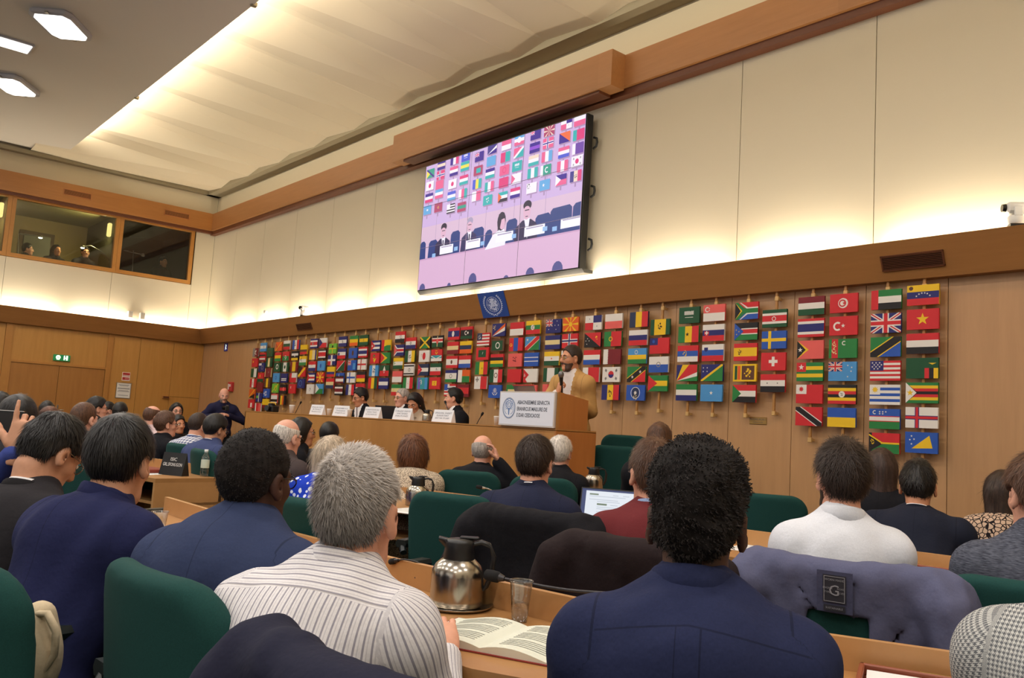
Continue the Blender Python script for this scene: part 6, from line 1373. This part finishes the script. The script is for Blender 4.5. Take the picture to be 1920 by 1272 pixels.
# ------------------------------------------------------------------ jugs, cups, papers, microphones
jug_s = mat('jug_steel', (176, 168, 156), .22, 1.0); jug_b = mat('jug_black', (26, 26, 28), .38)
def jug(label, p, rz_, s=1.0):
    t = thing('steel_jug', label, 'jug', p, rz_, 'steel vacuum jugs'); M = Matrix.Scale(s, 4)
    m = MB(); m.lathe([(0, 0), (.070, 0), (.0745, .004), (.0755, .012), (.0755, .085), (.073, .1), (.064, .116), (.050, .128), (.044, .132), (0, .132)], jug_s, 40, M); m.build('body', None, t)
    m = MB(); m.lathe([(.045, .130), (.046, .134), (.042, .160), (.044, .176), (.040, .184), (.018, .188), (0, .189)], jug_b, 28, M); l = m.build('lid', None, t)
    m = MB(); m.loft([[(-.036, y, z) for y, z in ((-.018, .158), (.018, .158), (.024, .184), (-.024, .184))], [(-.060, y, z) for y, z in ((-.006, .178), (.006, .178), (.012, .19), (-.012, .19))]], jug_b, True, M); m.build('spout', None, l)
    m = MB(); m.box((.0, -.012, .186), (.055, .012, .194), jug_b, M, bev=.003); m.build('thumb_lever', None, l)
    m = MB(); pts = [(.036, .172), (.062, .180), (.088, .172), (.1, .14), (.096, .09), (.082, .055), (.070, .046)]
    m.loft([[(x + dx * .5 * 1.0, y, z + dz) for y, dx, dz in ((-.011, 0, .006), (.011, 0, .006), (.013, 0, -.006), (-.013, 0, -.006))] for x, z in pts[:3]] + [[(x + dx, y, z) for y, dx in ((-.011, .007), (.011, .007), (.013, -.007), (-.013, -.007))] for x, z in pts[3:]], jug_b, True, M); m.build('handle', None, t)
    return t
RZR = math.atan2(.755, .6527)
JP = np.array((-1.968, 1.530, .785))
t = thing('serving_tray', 'round steel tray under the nearest jug', 'tray', JP); m = MB(); m.lathe([(0, 0.001), (.085, .001), (.092, .003), (.105, .011), (.107, .011), (.094, .0), (0, 0)], jug_s, 40); m.build('dish', None, t)
jug('nearest steel jug with black lid, on the round tray', JP + (0, 0, .004), RZR, 1.0)
jug('steel jug half hidden behind the grey-haired man', (-4.42, 3.08, .785), RZR, .95)
J3 = dep(1112, 921, 6.5)
jug('small steel jug below the lectern corner', J3, RZR, .95)
desk('short wooden desk carrying the jug below the lectern corner', [(J3[0] - .5, J3[1] + .0), (J3[0] + .6, J3[1] + .35)], depth=.45, top=J3[2] - .0005, rail=J3[2] + .0, shelf=False)
clear = mat('clear_plastic', (240, 244, 248), .05); t_ = NT(clear); tr = t_.new('BsdfTransparent', i_Color=(.93, .95, .97, 1)); gl = t_.new('BsdfGlossy', i_Roughness=.05); lw_ = t_.new('LayerWeight', i_Blend=.35); ms = t_.new('MixShader')
t_.link(t_.math('MULTIPLY_ADD', lw_.outputs['Facing'], .55, .06), ms.inputs[0]); t_.link(tr.outputs[0], ms.inputs[1]); t_.link(gl.outputs[0], ms.inputs[2]); t_.link(ms.outputs[0], t_.n['Material Output'].inputs['Surface'])
water = mat('water', (255, 255, 255), .0); water.node_tree.nodes['Principled BSDF'].inputs['Transmission Weight'].default_value = 1.0; water.node_tree.nodes['Principled BSDF'].inputs['IOR'].default_value = 1.33
def cup(label, p, s=1.0, fill=.5):
    t = thing('plastic_cup', label, 'cup', p, 0, 'clear plastic cups'); M = Matrix.Scale(s, 4)
    m = MB(); m.lathe([(0, .001), (.021, .0), (.0215, .002), (.0255, .055), (.0262, .057), (.0275, .072), (.0300, .098), (.0328, .104), (.0338, .107), (.0328, .109), (.0312, .106), (.0292, .098), (.0245, .056), (.0205, .004), (0, .004)], clear, 36, M); m.build('cup_wall', None, t)
    if fill: m = MB(); m.lathe([(0, .0045), (.0203, .0045), (.0203 + .0042 * fill, .0045 + .052 * fill), (0, .0045 + .052 * fill)], water, 30, M); m.build('water', None, t)
cup('clear plastic cup half full of water beside the nearest jug', (-1.745, 1.575, .785), 1.0, .85)
cup('clear plastic cup on the desk left of the blue-grey suit', onZ(295, 1012, .785), 1.0, .5)
page = mat('page_paper', (222, 224, 208), .8); page2 = mat('white_paper', (236, 234, 232), .8); print_m = mat('print_grey', (170, 170, 160), .9); red_c = mat('cover_red', (150, 60, 56), .6)
def booklet(label, p, rz_, w=.20, h=.27):
    t = thing('open_booklet', label, 'booklet', p, rz_)
    m = MB(); m.box((-w - .006, -h / 2 - .004, 0), (w + .006, h / 2 + .004, .003), red_c); m.build('cover', None, t)
    for s in (-1, 1):
        m = MB(); n = 10; top = [(s * w * i / n, .004 + .020 * math.sin(math.pi * min(1, .12 + i / n)) ** 1.0 * (1 - .3 * i / n)) for i in range(n + 1)]
        ring = lambda y: [(x, y, z) for x, z in top] + [(x, y, .003) for x, z in reversed(top)]
        m.loft([ring(-h / 2), ring(h / 2)] if s > 0 else [ring(h / 2), ring(-h / 2)], page, False); pg = m.build('page', None, t)
        m = MB(); R_ = random.Random(4 + s)
        for k in range(17):
            y = h * .40 - k * h * .048
            if k in (5, 11): continue
            x0, x1 = .16, .9 - R_.uniform(0, .12)
            zz = lambda f: .0048 + .020 * math.sin(math.pi * min(1, .12 + f)) * (1 - .3 * f)
            pr = [(s * w * (x0 + (x1 - x0) * j / 6), zz(x0 + (x1 - x0) * j / 6)) for j in range(7)]
            for j in range(6): m.add([(pr[j][0], y, pr[j][1]), (pr[j + 1][0], y, pr[j + 1][1]), (pr[j + 1][0], y + h * .016, pr[j + 1][1]), (pr[j][0], y + h * .016, pr[j][1])], [(0, 1, 2, 3)], print_m)
        m.build('print_lines', None, pg)
booklet('open booklet with a red cover on the nearest desk', (-1.60, 1.40, .786), .42)
def sheet(label, p, rz_, w=.21, h=.297, mt=None, group=None, z=.0012):
    t = thing('paper_sheet', label, 'paper', p, rz_, group); m = MB(); m.box((-w / 2, -h / 2, 0), (w / 2, h / 2, z), mt or page2); m.build('sheet', None, t)
    m = MB()
    for k in range(9): m.box((-w * .4, h * (.36 - k * .075), z), (w * (.4 - .08 * (k % 3)), h * (.36 - k * .075) + h * .012, z + .0003), print_m)
    m.build('print_lines', None, t)
sheet('white sheet just beyond the open booklet', (-1.45, 1.63, .786), .5, .16, .21, group='loose sheets')
sheet('white sheet on the desk in front of the maroon sweater', onZ(1100, 1012, .786), .3, group='loose sheets')
sheet('white sheet by the second jug', onZ(768, 958, .786), .3, group='loose sheets'); sheet('white sheet on the desk between the curly hair and the white shirt', onZ(1415, 1030, .786), .2, group='loose sheets')
sheet('white sheet on the desk left of the blue-grey suit', onZ(318, 1015, .786), .1, group='loose sheets')
foam = mat('mic_foam', (22, 22, 24), .95); gmet = mat('gooseneck_metal', (66, 64, 66), .35, .8)
def gooseneck(label, pts, r=.0035, head=.014, hl=.045, base=True, stem=None):
    t = thing('desk_microphone', label, 'microphone', pts[0], 0, 'gooseneck desk microphones'); o = np.array(pts[0]); q = [Vector(np.array(p) - o) for p in pts]
    # smooth the path
    path = []
    for i in range(len(q) - 1):
        p0, p1, p2, p3 = q[max(i - 1, 0)], q[i], q[i + 1], q[min(i + 2, len(q) - 1)]
        for j in range(6): s = j / 6; path.append(p1 * 1.0 + (p2 - p0) * .5 * s + (p0 * 2 - p1 * 5 + p2 * 4 - p3) * .5 * s * s + (p1 * 3 - p0 - p2 * 3 + p3) * .5 * s ** 3)
    path.append(q[-1]); m = MB(); m.tube(path, r, stem or gmet, 8); m.build('gooseneck', None, t)
    d = (path[-1] - path[-3]).normalized(); e = path[-1]; m = MB(); m.tube([e, e + d * hl * .12, e + d * hl * .5, e + d * hl * .9, e + d * hl], [head * .5, head * .95, head, head * .9, head * .4], foam, 14); m.build('foam_head', None, t)
    m = MB(); m.tube([e - d * .014, e + d * .002], [r * 1.6, head * .75], stem or gmet, 10); m.build('collar_ring', None, t)
    if base: m = MB(); m.lathe([(0, 0), (.028, 0), (.026, .012), (.012, .018), (0, .018)], foam, 18); m.build('base', None, t)
P0 = np.array((-1.40, 1.745, .862)); P3 = dep(938, 1084, 2.36)
gooseneck('long gooseneck microphone leaning along the rail by the plastic cup', [P0, P0 + (-.05, -.0, .028), P0 + (P3 - P0) * .55 + (0, 0, .006), P3 + (P0 - P3) * .12, P3], .0045, .016, .05)
P0 = dep(778, 1085, 2.66); P3 = dep(742, 1052, 2.72); gooseneck('thin gooseneck microphone behind the striped shirt\'s collar', [P0, P0 + (.0, .02, .04), (P0 + P3) / 2 + (0, 0, .03), P3], .003, .010, .03, False)
P0 = dep(930, 926, 5.0); P3 = dep(905, 915, 5.0); gooseneck('gooseneck microphone behind the empty chair in the second row', [P0, (P0 + P3) / 2 + (0, 0, .008), P3], .004, .011, .04, False, steel)
P0 = onZ(1440, 1022, .79); gooseneck('gooseneck microphone lying on the desk beside the white shirt', [P0, P0 + (-.05, .03, .04), P0 + (-.14, .06, .05), P0 + (-.2, .04, .02)], .004, .012, .04)
# laptop
lp_s = mat('laptop_grey', (150, 150, 158), .35, .7); scr_w = mat('laptop_page', (20, 20, 20), .3, emit=(226, 232, 240), es=1.0); scr_b = mat('laptop_bar', (20, 20, 20), .3, emit=(62, 72, 112), es=1.0); scr_g = mat('laptop_tag', (20, 20, 20), .3, emit=(120, 134, 116), es=1.0); scr_l = mat('laptop_text', (20, 20, 20), .3, emit=(186, 194, 206), es=1.0); key = mat('laptop_keys', (28, 28, 32), .5)
LPp = dep(1134, 985, 4.62); LPp[2] = .787
t = thing('laptop', 'open laptop with a white page on its screen, beside the navy suit', 'laptop', LPp, .55)
m = MB(); m.box((-.15, -.21, 0), (.15, 0, .012), lp_s, bev=.003); b_ = m.build('base', None, t)
m = MB()
for r_ in range(5):
    for c_ in range(12): m.box((-.132 + c_ * .0222, -.025 - r_ * .021, .012), (-.132 + c_ * .0222 + .019, -.042 - r_ * .021, .0135), key)
m.build('keyboard', None, b_)
TL = Matrix.Translation((0, .0, .012)) @ Matrix.Rotation(math.radians(-14), 4, 'X')
m = MB(); m.box((-.15, 0, 0), (.15, .006, .205), key, TL, bev=.002); ld = m.build('screen_lid', None, t)
m = MB()
def sc(x0, x1, z0, z1, mt, d=0): m.add([(x, -.0008 - d, z) for x, z in ((x0, z0), (x1, z0), (x1, z1), (x0, z1))], [(0, 1, 2, 3)], mt, False, TL)
sc(-.143, .143, .012, .198, scr_w); sc(-.143, -.12, .012, .198, scr_b, .0003); sc(-.143, .143, .188, .198, scr_b, .0003); sc(-.1, -.05, .166, .174, scr_g, .0003); sc(-.055, .0, .112, .122, scr_g, .0003)
for k, (x0, x1, z) in enumerate(((-.1, .1, .158), (.03, .06, .168), (.085, .12, .168), (-.1, .06, .14), (-.055, .07, .13), (.02, .06, .114), (-.055, .08, .1), (-.055, .05, .09), (-.055, .09, .075), (-.055, .03, .06), (-.055, .08, .045), (-.055, .06, .03))): sc(x0, x1, z, z + .003, scr_l, .0003)
m.build('display', None, ld)
# document trays
leather = mat('tray_leather', (140, 72, 48), .4)
def doc_tray(label, p, rz_, w, h):
    t = thing('document_tray', label, 'tray', p, rz_, 'brown document trays'); m = MB(); m.box((-w / 2, -h / 2, 0), (w / 2, h / 2, .004), leather); m.build('tray_base', None, t)
    for a, b_, nm in (((-w / 2, -h / 2), (w / 2, -h / 2 + .012), 'tray_side'), ((-w / 2, h / 2 - .012), (w / 2, h / 2), 'tray_side'), ((-w / 2, -h / 2), (-w / 2 + .012, h / 2), 'tray_side'), ((w / 2 - .012, -h / 2), (w / 2, h / 2), 'tray_side')):
        m = MB(); m.box((*a, .004), (*b_, .03), leather, bev=.003); m.build(nm, None, t)
    m = MB(); m.box((-.03, h / 2 - .009, .03), (.03, h / 2 - .003, .0308), mat('brass', (190, 156, 96))); m.build('name_tab', None, t)
    c = (p[0], p[1], p[2] + .0045); t2 = thing('paper_stack', 'white paper stack in ' + label[2:] if label.startswith('a ') else 'white paper in the ' + label, 'paper', c, rz_ + .03, 'paper stacks in trays')
    m = MB(); m.box((-w / 2 + .02, -h / 2 + .02, 0), (w / 2 - .02, h / 2 - .02, .016), page2); m.build('sheets', None, t2)
doc_tray('brown leather tray at the bottom edge by the houndstooth jacket', (-.80, 1.905, .785), .42, .31, .24)
doc_tray('brown leather tray behind the grey-blue jacket', onZ(1736, 1078, .785), .22, .22, .16)
t = thing('pencil', 'yellow pencil beside the brown tray behind the grey-blue jacket', 'pencil', onZ(1782, 1080, .787), 1.1); m = MB(); m.tube([(-.05, 0, .004), (.04, 0, .004), (.052, 0, .004)], [.0035, .0035, .0006], mat('pencil_yellow', (210, 166, 60), .5), 6); m.build('shaft', None, t)
t = thing('mic_panel', 'dark green desk panel with a red button near the bottom edge', 'panel', (-1.06, 1.80, .786), .46); m = MB(); m.box((-.07, -.03, 0), (.07, .03, .008), mat('panel_green', (34, 66, 48), .5), bev=.003); m.build('plate', None, t)
m = MB(); m.lathe([(0, .008), (.009, .008), (.008, .013), (0, .013)], red_p, 14); m.build('button', None, t); m = MB(); m.box((.02, -.012, .008), (.055, .012, .0095), black_p); m.build('display', None, t)
t = thing('table_clip', 'small black clip on the rail behind the heathered sweater', 'clip', onZ(1816, 1046, .865), .3); m = MB(); m.box((-.02, -.012, 0), (.02, .012, .03), black_p, bev=.004); m.build('clip', None, t)
# desk with the black name plate
t = thing('name_plate', 'black name plate with white lettering on the left desk', 'name plate', (-6.62, 2.36, .785), .50)
m = MB(); m.loft([[(-.11, y, z) for y, z in ((-.04, 0), (.04, 0), (.0, .17))], [(.11, y, z) for y, z in ((-.04, 0), (.04, 0), (.0, .17))]], black_p, False); m.build('tent_card', None, t)
m = MB(); RT = Matrix.Translation((0, -.021, .086)) @ Matrix.Rotation(math.radians(76.8), 4, 'X')
for body, z, sz, w in (('ISIC', .034, .036, .06), ('GRL.SFONUGON', -.006, .036, .18)):
    vs, fs = text_mesh(body, sz); xs = [p[0] for p in vs]; q = w / (max(xs) - min(xs)); m.add([(p[0] * q, p[1] + z, .0012) for p in vs], fs, page2, False, RT)
m.build('lettering', None, t)
bt = mat('bottle_label', (206, 220, 206), .5)
t = thing('water_bottle', 'clear water bottle at the end of the left desk', 'bottle', onZ(383, 889, .785) * .96 + np.array((0, 0, .0314)))
m = MB(); m.lathe([(0, 0), (.028, 0), (.031, .006), (.031, .05), (.029, .056), (.031, .062), (.031, .13), (.028, .15), (.014, .175), (.012, .19), (0, .19)], clear, 22); m.build('bottle_body', None, t)
m = MB(); m.lathe([(0.0135, .186), (.0145, .19), (.0145, .206), (0, .207)], mat('cap_white', (230, 232, 236), .5), 16); m.build('cap', None, t); m = MB(); m.lathe([(.0315, .066), (.0318, .07), (.0318, .124), (.0315, .128)], bt, 22); m.build('label_band', None, t)
t = thing('document_folder', 'red-brown folder lying on the left desk', 'folder', (-6.95, 2.26, .785), .25); m = MB(); m.box((-.17, -.12, 0), (.17, .12, .03), mat('folder_red', (136, 56, 40), .5), bev=.006); m.build('folder', None, t)
sheet('white sheet in front of the red-brown folder', (-6.72, 2.17, .7855), .5, group='loose sheets')
pc = mat('paper_cup', (232, 230, 226), .6)
def pcup(label, p, s=1.0):
    t = thing('paper_cup', label, 'cup', p, 0, 'white cups'); m = MB(); m.lathe([(0, .001), (.028 * s, 0), (.038 * s, .095 * s), (.0395 * s, .098 * s), (.037 * s, .098 * s), (.027 * s, .006), (0, .006)], pc, 20); m.build('cup_body', None, t)
    m = MB(); m.lathe([(.0392 * s, .096 * s), (.04 * s, .1 * s), (.036 * s, .107 * s), (0, .108 * s)], pc, 20); m.build('cup_lid', None, t)
D_ = lambda px, py, dd: dep(px, py, dd)

# ------------------------------------------------------------------ on the dais
card_m = mat('card_white', (234, 236, 242), .7); card_i = mat('card_ink', (120, 126, 140), .8)
for x0, x1, yb_, lines, lab in ((583, 607, 781, ('TENGURU NIZA', 'RTINLI', 'Bunamuruae'), 'leftmost white name card on the dais'), (626, 654, 784, ('CURMEMBER A D', 'Delaastanes', 'fumegatis fa cuer'), 'white name card just left of the panel man looking down'), (684, 713, 787, ('EUREMTENROES', 'KANU TAIO', 'EUNCHANUSE'), 'white name card right of the panel man looking down'), (739, 772, 790, ('CURAZAY INDITE', 'EUNIC TEATERUS', 'INRUTUNEE'), 'white name card in front of the bowed panel woman'), (813, 850, 794, ('URIGUIAL SARIET', 'BUIGURS RART', 'ANT NIK ETUAM'), 'white name card in front of the panel man in profile')):
    a = onY(x0, yb_, 5.14); b_ = onY(x1, yb_, 5.14); w = b_[0] - a[0]; t = thing('name_card', lab, 'name card', ((a[0] + b_[0]) / 2, 5.14, 1.3125), 0, 'white name cards on the dais')
    m = MB(); m.loft([[(-w / 2, y, z) for y, z in ((-.03, 0), (.03, 0), (.0, .125))], [(w / 2, y, z) for y, z in ((-.03, 0), (.03, 0), (.0, .125))]], card_m, False); m.build('tent_card', None, t)
    m = MB(); RT = Matrix.Translation((0, -.0155, .062)) @ Matrix.Rotation(math.radians(76.5), 4, 'X')
    for k, l_ in enumerate(lines):
        vs, fs = text_mesh(l_, .024); xs = [p[0] for p in vs]; q = w * (.86, .6, .7)[k] / (max(xs) - min(xs)); m.add([(p[0] * q, p[1] + .03 - .027 * k, .0008) for p in vs], fs, card_i, False, RT)
    m.build('lettering', None, t)
for px, s, lab in ((546, 1.0, 'white mug under the black lid at the dais end'), (616, .75, 'white cup right of the leftmost name card'), (655, .8, 'white cup before the panel man looking down'), (932, .8, 'white cup left of the lectern sign')):
    pcup(lab, (onY(px, 785, 5.13)[0], 5.13, 1.3125), s)
jug('steel jug on the dais beside the cream jacket', (onY(800, 786, 5.13)[0], 5.13, 1.3125), RZR, .62)
for (x0, y0), (x1, y1), lab in (((548, 778), (563, 757), 'desk microphone at the left end of the dais'), ((862, 795), (836, 757), 'desk microphone before the panel man in profile'), ((885, 796), (903, 779), 'desk microphone right of the panel man in profile')):
    a = onY(x0, y0, 5.3); a[2] = 1.13; b_ = onY(x1, y1, 5.3); gooseneck(lab, [a, a + (b_ - a) * .5 + (0, -.01, .02), b_], .004, .012, .035)
t = thing('laptop', 'black laptop on the dais between two name cards', 'laptop', (onY(729, 786, 5.5)[0], 5.5, 1.1305), math.pi + .2)
m = MB(); m.box((-.17, -.22, 0), (.17, 0, .014), key, bev=.003); m.build('base', None, t); m = MB(); m.box((-.17, 0, .0), (.17, .008, .33), key, Matrix.Translation((0, 0, .014)) @ Matrix.Rotation(math.radians(-12), 4, 'X'), bev=.002); m.build('screen_lid', None, t)
t = thing('laptop', 'grey laptop on the lectern with its red-edged lid raised', 'laptop', (-5.78, 5.2, 1.60), math.pi - .05)
m = MB(); m.box((-.15, -.1, 0), (.15, 0.06, .012), lp_s, bev=.003); m.build('base', None, t); TL = Matrix.Translation((0, .06, .012)) @ Matrix.Rotation(math.radians(-25), 4, 'X'); m = MB(); m.box((-.15, 0, .0), (.15, .006, .085), lp_s, TL, bev=.002); ld = m.build('screen_lid', None, t); m = MB(); m.box((-.152, -.001, .08), (.152, .007, .088), red_p, TL); m.build('red_edge', None, ld)
vc = dep(510, 771, 9.6)
t = thing('video_camera', 'black video camera with a yellow strap at the left end of the dais', 'camera', (onY(508, 778, 5.14)[0], 5.14, 1.3125), .4)
m = MB(); m.box((-.06, -.05, 0), (.06, .09, .09), black_p, bev=.012); m.build('camera_body', None, t); m = MB(); m.tube([(0, -.05, .05), (0, -.1, .05)], [.034, .037], lens, 16); m.build('lens', None, t)
m = MB(); m.tube([(-.07, .0, .09), (-.05, .0, .125), (.05, 0, .13), (.07, 0, .1)], .008, mat('strap_yellow', (214, 170, 40), .6), 8); m.build('strap', None, t); m = MB(); m.box((-.03, -.04, .09), (.03, .05, .115), black_p, bev=.006); m.build('top_handle', None, t)
# ------------------------------------------------------------------ hand-held things
def to_world(root, rb, p, floor=0.0): q = rz(rb) @ np.array(p); return np.array((root[0] + q[0], root[1] + q[1], floor + q[2]))
mh = dep(1052, 700, 7.66); mb_ = dep(1053, 737, 7.69)
t = thing('hand_microphone', 'handheld microphone in the speaker\'s hand', 'microphone', mb_); v_ = Vector(mh - mb_)
m = MB(); m.tube([(0, 0, 0), tuple(v_ * .55), tuple(v_ * .8)], [.012, .015, .019], black_p, 14); m.build('mic_handle', None, t); m = MB(); m.tube([tuple(v_ * .80), tuple(v_ * .86), tuple(v_ * .97), tuple(v_ * 1.06), tuple(v_ * 1.1)], [.020, .0255, .0265, .019, .006], mat('mic_grille', (120, 120, 124), .4, .6), 16); m.build('mic_grille', None, t)
t = thing('phone', 'black phone held up sideways at the left edge', 'phone', dep(2, 790, 2.93), math.radians(52))
m = MB(); m.box((-.085, -.004, -.036), (.075, .004, .036), black_p, bev=.003); m.build('phone_body', None, t); m = MB(); m.box((-.08, -.0046, -.032), (.07, -.004, .030), mat('phone_screen', (24, 22, 26), .15)); m.build('phone_screen', None, t); m = MB(); m.box((-.085, -.004, .036), (.075, .004, .0385), chrome); m.build('phone_edge', None, t)
t = thing('photo_camera', 'small camera held at the chest of the standing bald man', 'camera', dep(425, 766, 14.28), math.radians(-10))
m = MB(); m.box((-.06, -.03, -.04), (.06, .03, .04), black_p, bev=.008); m.build('camera_body', None, t); m = MB(); m.tube([(0, -.03, 0), (0, -.075, 0)], [.03, .032], lens, 16); m.build('lens', None, t); m = MB(); m.box((.02, -.02, .04), (.05, .015, .055), steel); m.build('flash_shoe', None, t)
bag_m = cloth('cream_bag', (206, 188, 158), var=.08)
c_ = dep(66, 1192, 1.80); F = Field((-.13, -.10, -.16), (.13, .10, .14), .007); F.ell((0, 0, -.03), (.055, .040, .095), None, .02); F.rc((-.03, 0, .0), (.01, .0, .05), .042, .025, .03); F.noise(.009, 26, 7, (1, 1, .6)); v, f = F.mesh()
t = thing('tote_bag', 'cream cloth bag hanging by the green chair at the left edge', 'bag', c_, math.radians(40)); link_mesh('bag_body', mk_mesh('bag_body', [(v, f, bag_m)]), t)
m = MB(); m.tube([(.01, -.02, .05), (.045, -.03, .055), (.066, -.025, .02), (.06, -.015, -.03), (.04, -.02, -.07)], [.006, .008, .009, .008, .006], bag_m, 8); m.build('strap', None, t)
# ------------------------------------------------------------------ chairs by the lectern and along the wall
m = MB(); m.box((-5.2, 5.3, 0), (-3.9, 6.05, .21), carpet); m.box((-5.2, 6.05, 0), (-3.9, 7.15, .31), carpet); o = m.build('side_platform'); tag(o, 'low carpeted steps right of the lectern', 'platform')
for px_, py_, D__, z_, lab in ((1152, 833, 7.6, .21, 'dark green chair right of the lectern, the nearer of two'), (1172, 806, 8.1, .31, 'dark green chair right of the lectern, the farther of two')):
    p_ = dep(px_, py_, D__); r_ = p_ + rz(.55) @ np.array((0, .30, 0)); chair(lab, r_[0], r_[1], .55, z_)
chair_px('wide green chair before the wall under the brass plate', 1440, 927, .5)
chair('empty green chair on the dais behind the leftmost name cards', -10.6, 6.2, math.pi + .1, .33)
# ------------------------------------------------------------------ lamps and desks in the booths
bulb = mat('lamp_bulb', (255, 255, 255), .3, emit=(255, 252, 244), es=9.0)
def booth_lamp(label, pts, lit_=True):
    q = [onX(x, y, XL - .45) for x, y in pts]; t = thing('desk_lamp', label, 'lamp', (q[0][0], q[0][1], 4.0), 0, 'booth desk lamps'); o = np.array((q[0][0], q[0][1], 4.0))
    m = MB(); m.tube([(0, 0, .01)] + [tuple(p - o) for p in q], .012, steel, 8); m.build('lamp_arm', None, t); m = MB(); m.lathe([(0, 0), (.07, 0), (.06, .02), (0, .022)], black_p, 16); m.build('lamp_base', None, t)
    e = q[-1] - o; m = MB(); m.lathe([(.012, .03), (.03, .02), (.05, -.02), (.0, -.018)], steel, 16, Matrix.Translation(tuple(e))); h_ = m.build('lamp_shade', None, t); m = MB(); m.sphere((e[0], e[1], e[2] - .02), (.04, .04, .022), bulb if lit_ else pc, 14, 8); m.build('bulb', None, h_)
booth_lamp('bright desk lamp on a straight arm in the booth window', [(34, 470), (35, 438), (76, 444)]); booth_lamp('arched desk lamp at the right of the booth window', [(208, 500), (202, 485), (190, 472), (170, 461), (155, 463)]); booth_lamp('unlit desk lamp behind the darker booth window', [(248, 505), (250, 470), (232, 470), (268, 478)], False)
for y0, y1, lab in ((3.16, 5.11, 'dark counter inside the booth window with the two lit lamps'), (5.19, 6.8, 'dark counter inside the darker booth window'), (.7, 3.08, 'dark counter in the booth cut off by the left edge')):
    m = MB(); m.box((XL - .9, y0, 3.96), (XL - .2, y1, 4.0), mould); o = m.build('booth_counter'); tag(o, lab, 'counter')
